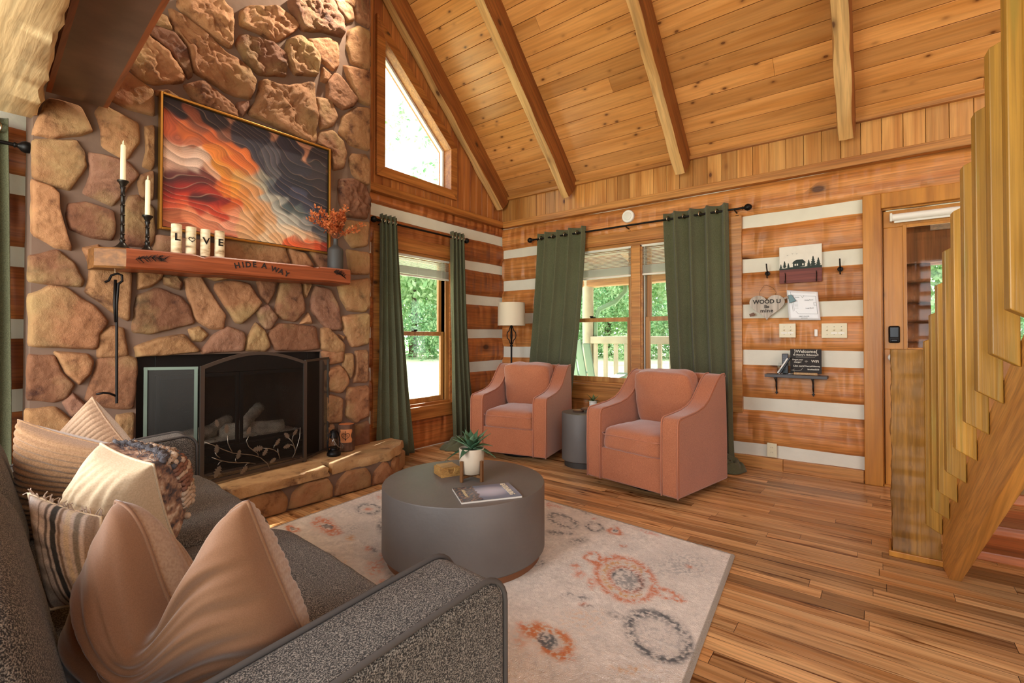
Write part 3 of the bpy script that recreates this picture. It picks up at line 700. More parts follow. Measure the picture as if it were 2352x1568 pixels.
# adirondack chair on the porch
m_green = plain('green_plastic', '8fae9c', .5)
t = thing('porch_chair', 'pale green slatted porch chair partly visible below the twin window', 'chair', (5.6, 3.0, -.04))
s = MB(); s.prism([(5.35, 2.62, .52), (5.35, 2.72, .52), (5.95, 2.76, .60), (5.95, 2.60, .60)], (0, 0, .025)); s.build('armrest', m_green, t, bevel=.006)
s = MB(); s.prism([(5.35, 3.22, .52), (5.35, 3.32, .52), (5.95, 3.36, .60), (5.95, 3.20, .60)], (0, 0, .025)); s.build('armrest', m_green, t, bevel=.006)
for yy in (2.66, 3.28):
    for xx, zz in ((5.9, .6), (5.42, .52)):
        s = MB(); s.box(xx - .03, xx + .03, yy - .02, yy + .02, -.04, zz); s.build('leg', m_green, t, bevel=.004)
s = MB()
for k in range(5): s.bar((5.30, 2.76 + k * .11, .25), (5.02, 2.74 + k * .12, 1.02 + .04 * (2 - abs(k - 2))), .09, .02, up=(1, 0, 0))
s.build('back_slats', m_green, t, bevel=.005)
s = MB()
for k in range(5): s.box(5.35 + k * .11, 5.44 + k * .11, 2.68, 3.26, .25 + k * .02, .27 + k * .02)
s.build('seat_slats', m_green, t, bevel=.004); fixp(t)
# plants on the porch rail side
def spiky(root, c, n, L, w, droop, mat, seed, name='leaves', up=.6):
    rg2 = random.Random(seed); s = MB()
    for k in range(n):
        a = rg2.uniform(0, 2 * PI); e = rg2.uniform(up - .5, up + .6); l = L * rg2.uniform(.7, 1.1); d = Vector((math.cos(a) * math.cos(e), math.sin(a) * math.cos(e), math.sin(e))); sd = d.cross(Vector((0, 0, 1))).normalized()
        pts = [Vector(c) + d * l * q - Vector((0, 0, droop * l * q * q)) for q in (0, .25, .5, .75, 1)]
        ws = [w * .5, w, w * .9, w * .55, .001]
        vs = []; [vs.extend([p - sd * q, p + sd * q]) for p, q in zip(pts, ws)]
        s.add(vs, [(2 * i, 2 * i + 1, 2 * i + 3, 2 * i + 2) for i in range(4)], rg2.random())
    return s.build(name, mat, root)
m_fern = leafmat('fern_leaf', '6f9a54', '2f5a30')
for (c, lb, nm, args) in (((5.7, 1.78, .62), 'arching green grass plant in a pot on the porch, right of the window mullion', 'potted_grass', (260, .42, .008, .55)), ((5.55, 2.18, .36), 'dark round leafy plant on the porch, left of the window mullion', 'potted_shrub', (300, .22, .02, .2))):
    t = thing(nm, lb, 'plant', (c[0], c[1], -.04)); spiky(t, c, args[0], args[1], args[2], args[3], m_fern, 4 if nm == 'potted_grass' else 5, up=.8 if nm == 'potted_grass' else .4)
    s = MB(); s.lathe([(.10, -.04), (.15, c[2] - .02), (.16, c[2])], (c[0], c[1], 0), 18); s.build('pot', plain('clay_pot' + nm, '6a4a38', .8), t, smooth_angle=40); fixp(t)
# shaded log wall and post outside the door glass
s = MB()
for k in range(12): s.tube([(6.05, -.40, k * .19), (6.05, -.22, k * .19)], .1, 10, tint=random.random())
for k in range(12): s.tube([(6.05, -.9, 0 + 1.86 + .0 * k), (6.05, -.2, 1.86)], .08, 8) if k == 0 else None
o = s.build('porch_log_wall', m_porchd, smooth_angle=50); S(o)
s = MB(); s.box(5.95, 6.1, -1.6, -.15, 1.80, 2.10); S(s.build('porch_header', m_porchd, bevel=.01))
# ------------------------------------------------------------------ stone chimney
YC = 3.36                                            # face of the mortar
def stonemat(name, rough_=False):
    m, nt, b = newmat(name); v = coords(nt, (1, 1, 1)); ta = nd(nt, 'ShaderNodeAttribute', attribute_name='tint')
    rt = ramp(nt, [(0, C('7c4f36')), (.2, C('976848')), (.4, C('a97d52')), (.6, C('a06c48')), (.8, C('b5835a')), (1, C('8f6450'))]); lk(nt, ta.outputs['Fac'], rt.inputs[0])
    n = nd(nt, 'ShaderNodeTexNoise', i_Scale=9., i_Detail=8., i_Roughness=.65); lk(nt, v, n.inputs['Vector'])
    r = ramp(nt, [(.28, C('6e4a34')), (.45, (.85, .8, .74, 1)), (.6, (1, 1, 1, 1)), (.78, (1.12, 1.1, 1.0, 1))]); lk(nt, n.outputs['Fac'], r.inputs[0])
    c = mixc(nt, 1., rt.outputs[0], r.outputs[0], 'MULTIPLY')
    n2 = nd(nt, 'ShaderNodeTexNoise', i_Scale=3.5, i_Detail=4.); lk(nt, v, n2.inputs['Vector']); r2 = ramp(nt, [(.5, (0, 0, 0, 1)), (.72, (.75, .75, .75, 1))]); lk(nt, n2.outputs['Fac'], r2.inputs[0])
    c = mixc(nt, r2.outputs[0], c, C('a88c5c')); lk(nt, c, b.inputs['Base Color']); b.inputs['Roughness'].default_value = .82
    n3 = nd(nt, 'ShaderNodeTexNoise', i_Scale=38., i_Detail=7., i_Roughness=.7); lk(nt, v, n3.inputs['Vector'])
    bp = nd(nt, 'ShaderNodeBump', i_Strength=.8, i_Distance=.016); lk(nt, n3.outputs['Fac'], bp.inputs['Height']); lk(nt, bp.outputs[0], b.inputs['Normal']); return m
m_stone = stonemat('field_stone'); m_mortar = plain('mortar', '705849', .9, bump=.5, bscale=14, var=.12, vscale=5)
A_ = """925,70 1000,100 1032,178 960,165 900,132
1085,0 1330,0 1395,80 1392,270 1370,282 1270,215 1150,110 1080,45*
1500,38 1640,42 1720,75 1795,140 1760,190 1660,250 1560,200 1450,150 1458,62*
1740,0 1990,0 2062,120 2056,222 1940,190 1820,182 1750,60*
2005,0 2105,0 2125,118 2085,128 2030,62
2122,0 2215,0 2218,165 2140,115
2150,155 2218,192 2218,422 2110,375 2085,280 2090,190
1020,60 1090,90 1240,215 1370,330 1470,380 1530,480 1505,590 1380,560 1240,470 1165,430 1130,270 1055,180*
1460,210 1560,232 1660,270 1725,352 1712,450 1560,450 1480,370 1420,262*
1730,240 1800,215 1870,270 1917,350 1902,450 1770,440 1718,350*
1850,235 1970,225 2028,262 2036,380 2000,422 1900,340
870,200 1000,312 1110,458 1092,488 920,500 830,470 770,370 820,262*
730,400 830,480 915,540 925,690 760,640 640,580 680,470
900,145 1045,200 1120,300 1150,440 1120,455 1010,300 880,190
1110,512 1220,485 1330,570 1420,662 1425,705 1300,672 1180,622*
1430,615 1490,605 1497,640 1460,690 1425,650
1575,485 1700,520 1880,490 1892,700 1895,830 1880,872 1750,800 1500,682 1545,600*
1940,405 1990,450 1962,492 1930,480
2020,440 2085,510 2142,600 2120,637 2060,652 1965,600 1970,490
2068,392 2218,430 2218,630 2150,602 2090,470
1905,585 1990,600 2026,700 2000,752 1930,772 1905,700
2140,642 2218,652 2218,905 2100,862 2040,790 2060,700
1925,790 2000,785 2062,850 2082,930 2060,1002 1998,1012 1985,900 1910,862
2120,925 2190,930 2218,970 2218,1105 2160,1092 2120,1040 2100,960
2040,1080 2110,1075 2200,1120 2216,1250 2200,1312 2080,1292 2045,1222 2035,1150*
2085,1325 2216,1335 2205,1472 2120,1482 2075,1420
295,590 480,640 550,782 480,802 330,822 212,800 225,740
207,840 450,845 500,912 517,990 440,1100 415,1132 320,1110 207,1060
625,630 720,682 830,742 832,850 762,947 738,945 620,870 610,770 578,680
540,925 640,935 762,970 832,1050 740,1160 680,1227 600,1192 508,1150 547,1050
195,1090 310,1122 352,1162 357,1262 427,1492 330,1472 197,1400
420,1225 520,1215 682,1270 688,1400 670,1434 560,1422 428,1372 408,1290
870,770 925,765 925,990 910,1002 860,982 880,900
780,1185 832,1175 922,1250 932,1400 905,1470 740,1470 752,1250
845,1055 920,1030 920,1190 850,1180 836,1100
940,545 1000,540 1082,592 1070,602 952,572
945,1410 1200,1440 1340,1480 1340,1560 940,1520
1350,1430 1700,1472 1742,1580 1500,1600 1350,1600
1730,1490 1832,1520 1880,1600 1770,1600
1860,1500 1960,1530 2060,1620 1920,1620
560,0 800,0 860,90 780,250 620,330 500,200
330,0 540,0 480,180 420,330 300,300"""
B_ = """187,105 350,65 440,140 497,240 480,277 330,267 187,247
187,345 300,290 400,295 560,402 642,490 600,562 580,652 330,642 185,632
550,185 602,160 782,187 787,300 772,477 700,447 560,342 525,312 540,250
505,55 595,38 602,150 540,140
590,582 670,520 742,540 767,690 700,702 595,702
180,700 330,700 372,800 442,870 400,942 330,967 172,952
335,680 520,690 557,730 540,802 477,862 405,802
600,722 770,702 817,722 822,830 802,1012 650,1002 520,962 560,830
385,982 440,930 512,990 502,1060 430,1052
165,1032 330,1012 422,1082 450,1220 160,1260
700,1062 805,1052 795,1230 720,1250
835,185 982,200 960,242 900,282 835,292
990,232 1060,215 1092,260 1080,297 1000,267
830,342 950,295 1082,340 1132,400 1167,497 1000,542 900,562 805,552 815,430
1110,245 1202,220 1272,330 1352,450 1342,527 1260,527 1180,482 1150,400
1240,222 1420,225 1302,247
1305,265 1400,250 1492,270 1572,380 1540,422 1452,502 1418,492 1360,402 1298,302
1545,240 1662,250 1640,332 1610,382 1568,332
1680,265 1802,260 1827,430 1770,487 1700,472 1655,442
1825,265 1872,270 1842,342 1823,322
1560,412 1610,395 1667,470 1622,532 1590,532 1545,442
1900,280 1982,300 2032,402 2052,542 1960,532 1870,422 1880,322
2030,262 2217,232 2217,402 2190,432 2090,422 2050,342
2085,62 2217,80 2217,207 2105,202
1140,542 1200,525 1247,570 1210,607 1160,602
825,642 960,590 1100,570 1192,672 1000,692 830,702
1220,662 1290,572 1370,525 1462,560 1472,592 1462,667 1350,672 1230,682
1480,662 1490,592 1540,502 1590,552 1612,602 1622,642 1590,667
1615,572 1680,502 1890,522 1917,652 1800,667 1660,665
1810,502 1850,440 1872,502
1932,542 1970,530 2067,632 2062,672 2000,682 1930,652
2060,462 2217,442 2212,622 2112,642 2070,542
1942,672 2062,672 2052,732 1962,752
2070,692 2117,692 2122,782 2105,832 2060,762
2135,672 2207,672 2207,852 2125,852 2140,752
1960,792 2040,755 2082,802 2092,862 2050,917 1957,902
1955,927 2052,952 2047,1092 1955,1102
2090,892 2212,882 2212,1052 2140,1097 2080,1052
2130,1122 2212,1092 2212,1240 2120,1240
1955,1122 2005,1112 2010,1260 1955,1270
2040,572 2072,582 2062,602"""
def stone(mb, poly, rough, seed, tint, place, dmax=.035, rings=14, npt=60):
    P = [Vector(p) for p in poly]
    for _ in range(1):                                # soften the corners
        Q = []
        for i in range(len(P)):
            a, b = P[i], P[(i + 1) % len(P)]; Q += [a.lerp(b, .07), a.lerp(b, .93)]
        P = Q
    L = [0]
    for i in range(len(P)): L.append(L[-1] + (P[(i + 1) % len(P)] - P[i]).length)
    pts = []
    for k in range(npt):
        t = L[-1] * k / npt; i = max(j for j in range(len(P)) if L[j] <= t); a, b = P[i], P[(i + 1) % len(P)]
        p = a.lerp(b, (t - L[i]) / max(1e-9, L[i + 1] - L[i])); pts.append(p)
    c = sum(pts, Vector((0, 0))) / npt; size = sum((p - c).length for p in pts) / npt
    amp = rough; pts = [c + (p - c) * (1 + .012 / size) for p in pts]
    vs = []
    FF = [0, .007 / size, .016 / size, .032 / size]; FF = [q for q in FF if q < .5]; FF += [FF[-1] + (1 - FF[-1]) * (q + 1) / (rings - len(FF)) for q in range(rings - len(FF))]
    for r in range(rings):
        f = FF[r]; s = 1 - f
        e = min(1, (f * size) / .020)                 # bevelled edge of about 3 cm
        for p in pts:
            w = 1 + .05 * N(p.x * 16, p.y * 16, seed) * s
            q = c + (p - c) * s * w
            h = dmax * (1 - (1 - e) ** 2.0) + amp * e * (N(q.x * 7, q.y * 7, seed + 3) * .8 + N(q.x * 19, q.y * 19, seed) * .5 + N(q.x * 45, q.y * 45, seed + 7) * .4) + .010 * e * N(q.x * 2.5, q.y * 2.5, seed + 11)
            if r == 0: h = -.006
            vs.append(place(q.x, q.y, h))
    n = npt; fs = []
    for r in range(rings - 2):
        for k in range(n): k2 = (k + 1) % n; fs.append((r * n + k, r * n + k2, (r + 1) * n + k2, (r + 1) * n + k))
    vs = vs[:(rings - 1) * n] + [vs[(rings - 1) * n]]
    for k in range(n): fs.append(((rings - 2) * n + k, (rings - 2) * n + (k + 1) % n, (rings - 1) * n))
    mb.add(vs, fs, tint)
chim = thing('stone_chimney', 'tall rubble stone chimney breast with the fireplace opening', 'chimney', (1.42, YC, 0))
FX0, FX1, FZ0, FZ1 = .855, 2.005, .215, .985
b = MB(); x0, x1 = .425, 2.425
for (p, q, r_, s_) in ((x0, FX0, 0, 4.55), (FX1, x1, 0, 4.55), (FX0, FX1, FZ1, 4.55), (FX0, FX1, 0, FZ0)): b.box(p, q, YC, YL - .014, r_, s_)
b.prism([(x0, YC, 4.55), (x1, YC, 4.55), (1.4, YC, 5.5)], (0, YL - .014 - YC, 0))
b.build('mortar_core', m_mortar, chim)
mb = MB(); rs = random.Random(5)
for src, oy in ((A_, 0), (B_, 550)):
    for i, ln in enumerate(src.split('\n')):
        rough = .044 if ln.endswith('*') else .011
        poly = []
        for q in ln.rstrip('*').split():
            a, b_ = q.split(','); w = at(float(a) / 2.6133, oy + float(b_) / 2.6133, 'y', YC - .015); poly.append((w.x, w.z))
        stone(mb, poly, rough, i * 3.7 + oy, rs.random(), lambda x, z, h: (min(max(x, x0 - .02), x1 + .012), YC - h, z), dmax=rs.uniform(.026, .042) + (.012 if rough > .02 else 0))
# upper courses above the picture and beside the beams
zz = 3.72
while zz < 5.5:
    x = x0 + .02; hh = rs.uniform(.22, .34)
    while x < x1 - .12:
        ww = rs.uniform(.2, .45); xe = min(x + ww, x1 - .01)
        if zz + hh < zc(x) - .1: stone(mb, [(x + rs.uniform(0, .04), zz + rs.uniform(0, .04)), (xe - .03, zz + rs.uniform(0, .05)), (xe - .02, zz + hh * .6), (xe - .08, zz + hh - .03), (x + .06, zz + hh - .02), (x + .01, zz + hh * .5)], .012, x * 9 + zz, rs.random(), lambda x, z, h: (x, YC - h, z), rings=7, npt=30)
        x = xe + .01
    zz += hh + .01
for (xx, z_) in ((.55, 2.75), (.62, 3.1), (.75, 3.4)): stone(mb, [(xx - .11, z_ - .1), (xx + .1, z_ - .12), (xx + .13, z_ + .05), (xx + .02, z_ + .13), (xx - .1, z_ + .1)], .01, xx * 7, rs.random(), lambda x, z, h: (x, YC - h, z))
# stones returning on the right-hand side of the breast
z_ = .24
while z_ < 4.2:
    hh = rs.uniform(.14, .26); stone(mb, [(YC + .01, z_), (YL - .02, z_ + .01), (YL - .02, z_ + hh - .02), (YC + .01, z_ + hh - .03)], .01, z_ * 5, rs.random(), lambda y, z, h: (x1 + h * .6, y, z), rings=7, npt=30); z_ += hh + .02
sm = mb.build('stones', m_stone, chim, smooth=True)
fixp(chim)
# raised hearth
he = thing('stone_hearth', 'raised stone hearth with split-face capstones in front of the fireplace', 'hearth', (1.5, 3.1, 0))
HF = lambda x: 2.925 if x < 2.33 else 2.925 + (x - 2.33) * .9
b = MB(); b.prism([(.5, 2.955, 0), (2.33, 2.955, 0), (2.66, 3.22, 0), (2.66, 3.40, 0), (.5, YC, 0)], (0, 0, .165)); b.build('mortar_base', m_mortar, he)
mb = MB(); rs = random.Random(9)
x = .55
for wd_ in (.30, .34, .33, .31, .30, .28):
    xe = min(x + wd_, 2.34); stone(mb, [(x + .01, .012), (xe - .02, .008), (xe - .01, .08), (xe - .05, .142), (x + .10, .150), (x + .03, .10)], .007, x * 9, rs.uniform(.3, .8), lambda a, z, h: (a, 2.955 - h * .8, z), npt=40); x = xe + .005
stone(mb, [(.01, .01), (.20, .01), (.20, .12), (.12, .15), (.02, .13)], .007, 3, .5, lambda a, z, h: (2.335 + a * .78 + h * .5, 2.957 + a * .62 - h * .6, z), npt=36)
stone(mb, [(.22, .01), (.40, .01), (.40, .14), (.25, .15)], .007, 5, .35, lambda a, z, h: (2.335 + a * .78 + h * .5, 2.957 + a * .62 - h * .6, z), npt=36)
mb.build('face_stones', m_stone, he, smooth=True)
m_cap = stonemat('sandstone_cap'); m_cap.node_tree.nodes['Color Ramp'].color_ramp.elements[3].color = C('c49c6c'); m_cap.node_tree.nodes['Principled BSDF'].inputs['Roughness'].default_value = .7
mb = MB()
def capstone(poly, seed, tint):
    top, bot = .222, .160; P = [Vector(p) for p in poly]; pts = []
    for i in range(len(P)):
        a, b2 = P[i], P[(i + 1) % len(P)]; k = max(2, int((b2 - a).length / .03))
        for j in range(k): pts.append(a.lerp(b2, j / k))
    n = len(pts); c = sum(pts, Vector((0, 0))) / n; vs = []
    prof = [(1.0, bot), (1.0, bot + .012), (.995, bot + .03), (.99, top - .008), (.975, top)] + [(s, top) for s in (.9, .8, .68, .55, .4, .25)]
    for s, z in prof:
        for p in pts:
            e = .018 * N(p.x * 9, p.y * 9, seed + z * 30) + .009 * N(p.x * 30, p.y * 30, z * 60); d = (p - c); q = c + d * s + d.normalized() * (e if z < top or s > .97 else 0)
            vs.append((q.x, min(q.y, YC + .01), z + (N(q.x * 6, q.y * 6, seed) * .005 + N(q.x * 22, q.y * 22, seed) * .002 if s < 1 else 0)))
    vs.append((c.x, c.y, top)); fs = []
    for r in range(len(prof) - 1):
        for k in range(n): k2 = (k + 1) % n; fs.append((r * n + k, r * n + k2, (r + 1) * n + k2, (r + 1) * n + k))
    for k in range(n): fs.append(((len(prof) - 1) * n + k, (len(prof) - 1) * n + (k + 1) % n, len(vs) - 1))
    mb.add(vs, fs, tint)
capstone([(.5, 2.93), (1.17, 2.935), (1.15, 3.34), (.5, 3.35)], 1, .55)
capstone([(1.19, 2.92), (1.80, 2.93), (1.83, 3.06), (1.78, 3.34), (1.17, 3.35)], 2, .62)
capstone([(1.83, 2.94), (2.02, 2.955), (2.32, 2.94), (2.50, 3.06), (2.66, 3.20), (2.66, 3.36), (1.81, 3.345), (1.86, 3.06)], 3, .58)
mb.build('capstones', m_cap, he, smooth_angle=50); fixp(he)
# timber mantel
def mantelmat():
    m = wood('mantel_redwood', '9c4e2a', '743316', 'x', knots=.08, rough=.42, bump=.2, tint=.1, cross=14, fine=.3); return m
m_mant = mantelmat(); m_burn = plain('burned_mark', '1c100a', .8)
m_endg = wood('mantel_end_grain', '94602c', '643c18', 'x', rough=.65, tint=.1, cross=8)
mt = thing('mantel_beam', 'reddish timber mantel beam with burned lettering across the chimney', 'mantel', (1.4, 3.24, 1.5))
s = MB(); n = 90; vs = []; MX0, MX1 = .635, 2.085
def mz(x): return 1.562 + (x - .75) * .0265
for i in range(n + 1):
    x = MX0 + (MX1 - MX0) * i / n; yf = 3.12 + .012 * N(x * 3, 1)
    if x < .752: yf = 3.12 + (.752 - x) * .75
    zt = mz(x) + .003 * N(x * 7, 3); zb = zt - .108 - .006 * N(x * 5, 9)
    for c0 in (.93, 1.56): zt -= .012 * math.exp(-((x - (c0 + .18)) / .028) ** 2) if c0 == .93 else .012 * math.exp(-((x - 1.80) / .028) ** 2)
    vs += [(x, 3.345, zt), (x, yf + .008, zt), (x, yf, zt - .008), (x, yf - .002, (zt + zb) / 2), (x, yf + .003, zb + .01), (x, yf + .016, zb), (x, 3.345, zb)]
fs = []
for i in range(n):
    for k in range(6): fs.append((i * 7 + k, i * 7 + k + 1, (i + 1) * 7 + k + 1, (i + 1) * 7 + k))
fs += [tuple(range(7)), tuple(range(n * 7 + 6, n * 7 - 1, -1))]
s.add(vs, fs); o = s.build('beam', [m_mant, m_endg], mt, smooth_angle=35)
for p in o.data.polygons:
    if p.center.x < .75: p.material_index = 1
def on_mantel(x, z, sx=1): return frame4((x, 3.1165 + .012 * N(x * 3, 1), z), (1, 0, .0265), (0, 0, 1))
s = MB()
for ch, x, dz, rot in (('H', 1.292, -.045, .25), ('I', 1.325, -.038, .2), ('D', 1.355, -.034, .12), ('E', 1.392, -.030, .05), ('A', 1.452, -.032, -.1), ('W', 1.52, -.050, -.25), ('A', 1.562, -.060, -.35), ('Y', 1.60, -.074, -.4)):
    M4 = on_mantel(x, mz(x) + dz) @ Matrix.Rotation(rot, 4, 'Z'); text_into(s, ch, .048, M4, bold=.0012)
s.build('burned_lettering', m_burn, mt)
def sprig(x0, z0, L, slope, seed, thick=.0014):
    s = MB(); rr = random.Random(seed)
    pts = [(x0 + L * q, z0 + slope * L * q + .010 * math.sin(q * 3)) for q in [i / 12 for i in range(13)]]
    y = 3.1155
    for i in range(12): a, b2 = pts[i], pts[i + 1]; s.bar((a[0], y, a[1]), (b2[0], y, b2[1]), .0024, .001, up=(0, 1, 0))
    for i in range(90):
        q = rr.random(); k = int(q * 12); p = pts[k]; d = rr.choice((1, -1)); l = rr.uniform(.014, .026)
        s.bar((p[0] + rr.uniform(0, L / 12), y, p[1]), (p[0] + l * .8 + rr.uniform(0, .01), y, p[1] + d * l * .8), thick, .001, up=(0, 1, 0))
    return s
sprig(.785, 1.505, .135, .12, 1).build('burned_sprig', m_burn, mt)
sprig(1.945, 1.565, .085, -.35, 2).build('burned_sprig', m_burn, mt)
fixp(mt)
# fireplace insert
m_ins = plain('black_enamel', '14110f', .42, .3, var=.2, vscale=12)
ins = thing('fireplace_insert', 'black metal fireplace insert with glass doors and ash-covered logs inside', 'fireplace', (1.43, 3.4, FZ0))
s = MB(); YF = 3.40
s.box(FX0 - .01, FX0 + .10, YF, YF + .03, FZ0, FZ1 + .01); s.box(FX1 - .10, FX1 + .01, YF, YF + .03, FZ0, FZ1 + .01); s.box(FX0 + .10, FX1 - .10, YF, YF + .03, FZ1 - .12, FZ1 + .01); s.build('surround', m_ins, ins, bevel=.002)
s = MB()
for k in range(3): s.box(FX0 + .10, FX1 - .10, YF + .005, YF + .02, FZ0 + .02 + k * .05, FZ0 + .06 + k * .05)
s.build('lower_louvre', m_ins, ins, bevel=.002)
m_fb = plain('sooty_brick', '4a4038', .9, bump=.3, bscale=20, var=.3)
s = MB(); s.box(FX0, FX1, 3.92, 3.95, FZ0, FZ1); s.box(FX0 - .02, FX0 + .05, YF + .03, 3.95, FZ0, FZ1); s.box(FX1 - .05, FX1 + .02, YF + .03, 3.95, FZ0, FZ1); s.box(FX0, FX1, YF + .03, 3.95, FZ1 - .02, FZ1 + .02); s.box(FX0, FX1, YF + .03, 3.95, FZ0 - .02, FZ0 + .17); s.build('firebox', m_fb, ins)
m_gls = glassmat('smoked_glass', (.85, .84, .82))
for (p, q) in ((FX0 + .105, 1.428), (1.432, FX1 - .105)):
    s = MB(); frame_ring(s, lambda a, o, z: (a, YF + .012 - o, z), p, q, FZ0 + .175, FZ1 - .125, .022, 0, .012); fr = s.build('door_frame', m_ins, ins, bevel=.002)
    s = MB(); s.box(p + .02, q - .02, YF + .01, YF + .013, FZ0 + .195, FZ1 - .145); s.build('door_glass', m_gls, fr)
m_ash = plain('grey_ash_log', 'd8d0c4', .9, bump=.9, bscale=30, var=.35, vscale=15)
for (a, b2, r_) in (((1.05, 3.62, .42), (1.38, 3.70, .44), .045), ((1.42, 3.70, .43), (1.82, 3.60, .42), .05), ((1.52, 3.58, .46), (1.72, 3.76, .56), .04), ((1.2, 3.56, .42), (1.5, 3.75, .50), .035)):
    a = Vector(a); b2 = Vector(b2); s = MB(); pp = [a.lerp(b2, q / 8) + Vector((N(q, r_ * 90), N(q, 5), N(q, 9))) * .012 for q in range(9)]; s.tube(pp, [r_ * (1 + .25 * N(q * 1.3, r_ * 50)) for q in range(9)], 10); s.build('fire_log', m_ash, ins, smooth=True)
s = MB(); s.grid(lambda u, v: (.95 + u * .97, 3.5 + v * .36, .388 + .02 * abs(N(u * 14, v * 6, 2)) + .012 * N(u * 40, v * 18, 3)), 60, 24); o = s.build('ash_bed', m_ash, ins); tag(o, kind='stuff'); fixp(ins)
# folding fire screen
def meshmat():
    m = bpy.data.materials.new('wire_mesh'); m.use_nodes = True; nt = m.node_tree; nt.nodes.clear(); o = nd(nt, 'ShaderNodeOutputMaterial'); tr = nd(nt, 'ShaderNodeBsdfTransparent'); pr = nd(nt, 'ShaderNodeBsdfPrincipled')
    pr.inputs['Base Color'].default_value = C('2a2622'); pr.inputs['Roughness'].default_value = .5; pr.inputs['Metallic'].default_value = .6
    v = coords(nt, (1, 1, 1), tint=False, rot=(0, math.radians(45), 0)); w = []
    for ax in ('X', 'Z'):
        wv = nd(nt, 'ShaderNodeTexWave', bands_direction=ax, i_Scale=70.); lk(nt, v, wv.inputs['Vector']); gt = nd(nt, 'ShaderNodeMath', operation='GREATER_THAN'); lk(nt, wv.outputs['Fac'], gt.inputs[0]); gt.inputs[1].default_value = .91; w.append(gt.outputs[0])
    mxm = nd(nt, 'ShaderNodeMath', operation='MAXIMUM'); lk(nt, w[0], mxm.inputs[0]); lk(nt, w[1], mxm.inputs[1]); mx = nd(nt, 'ShaderNodeMixShader'); lk(nt, mxm.outputs[0], mx.inputs[0]); lk(nt, tr.outputs[0], mx.inputs[1]); lk(nt, pr.outputs[0], mx.inputs[2]); lk(nt, mx.outputs[0], o.inputs[0]); return m
m_mesh = meshmat(); m_scr = plain('screen_frame', '5a5048', .4, .7); m_scrg = plain('patina_frame', '485045', .5, .6); m_vine = plain('pewter_vine', '8c8478', .4, .9)
sc = thing('fire_screen', 'three-panel folding fire screen with arched top and oak leaf vine', 'fire screen', (1.42, 3.12, .222))
PA = Vector((1.10, 3.105, 0)); PB = Vector((1.765, 3.18, 0)); PC = Vector((2.045, 3.335, 0)); PD = Vector((.868, 3.27, 0))
ux = (PB - PA).normalized(); ln = (PB - PA).length; un = Vector((ux.y, -ux.x, 0))
def SP(p, d, a, z, o=0): return p + d * a + Vector((0, 0, z)) + Vector((d.y, -d.x, 0)) * o
arch = lambda t: .925 + .075 * math.sin(PI * t)
cp = MB()
top = [SP(PA, ux, ln * t, arch(t) - .01) for t in [i / 20 for i in range(21)]]
for i in range(20): cp.bar(top[i], top[i + 1], .014, .020, up=(0, 0, 1))
cp.bar(SP(PA, ux, 0, .225), SP(PA, ux, 0, arch(0)), .022, .016, up=un); cp.bar(SP(PA, ux, ln, .225), SP(PA, ux, ln, arch(1)), .022, .016, up=un); cp.bar(SP(PA, ux, 0, .245), SP(PA, ux, ln, .245), .014, .02)
fr = cp.build('center_frame', m_scr, sc)
ms = MB(); pl = [SP(PA, ux, 0, .24)] + [SP(PA, ux, ln * t, arch(t) - .01) for t in [i / 20 for i in range(21)]] + [SP(PA, ux, ln, .24)]; ms.prism(pl, un * -.001); ms.build('center_mesh', m_mesh, sc)
for (p, q, mt_, zt0, zt1, nm) in ((PD, PA + Vector((-.018, .004, 0)), m_scrg, .915, .915, 'left'), (PB, PC, m_scr, .925, .935, 'right')):
    d = (q - p); L = d.length; d.normalize(); s = MB(); nn_ = Vector((d.y, -d.x, 0))
    s.bar(SP(p, d, .01, .225), SP(p, d, .01, zt0), .018, .014, up=nn_); s.bar(SP(p, d, L - .01, .225), SP(p, d, L - .01, zt1), .018, .014, up=nn_); s.bar(SP(p, d, .0, zt0), SP(p, d, L, zt1), .012, .016); s.bar(SP(p, d, .0, .245), SP(p, d, L, .245), .012, .016)
    s.build('side_frame', mt_, sc); s = MB(); s.prism([SP(p, d, 0, .24), SP(p, d, L, .24), SP(p, d, L, zt1), SP(p, d, 0, zt0)], nn_ * -.001); s.build('side_mesh', m_mesh, sc)
def onscr(px, py):                                   # a point of the vine on the centre panel (photo pixels of the drawing)
    d = at(px, py, 'z', 0) - Vector(EYE); e = Vector(EYE); t = (PA - e).dot(un) / d.dot(un); return e + d * t + un * .006
Z = lambda a, b2: (300 + a / 4.48, 780 + b2 / 4.48)
for ln_ in (((750, 1050), (850, 1085), (950, 1130), (1050, 1165), (1150, 1175), (1250, 1185), (1330, 1210), (1400, 1270), (1425, 1330)), ((830, 1210), (900, 1235), (1000, 1258), (1100, 1265), (1200, 1262), (1280, 1275)), ((990, 985), (995, 1060), (1015, 1110), (1040, 1155)), ((1210, 990), (1185, 1040), (1210, 1100), (1260, 1140), (1300, 1165), (1310, 1190)),
            ((1360, 1115), (1420, 1118), (1480, 1135), (1515, 1165), (1530, 1220)), ((1465, 1115), (1475, 1085), (1500, 1065)), ((1620, 1010), (1660, 1050), (1685, 1110), (1688, 1160), (1660, 1210)), ((1740, 900), (1735, 1000), (1710, 1090), (1680, 1170)), ((1640, 1075), (1670, 1090), (1685, 1130)), ((865, 1160), (880, 1190), (915, 1215)), ((1075, 1220), (1072, 1245), (1090, 1262)), ((890, 1290), (910, 1260), (940, 1245)), ((1510, 1120), (1512, 1160), (1520, 1190)), ((1690, 960), (1665, 990), (1655, 1040)), ((1170, 1300), (1190, 1275), (1220, 1265))):
    s = MB(); s.tube([onscr(*Z(*p)) for p in ln_], .0028, 6); s.build('vine', m_vine, sc, smooth=True)
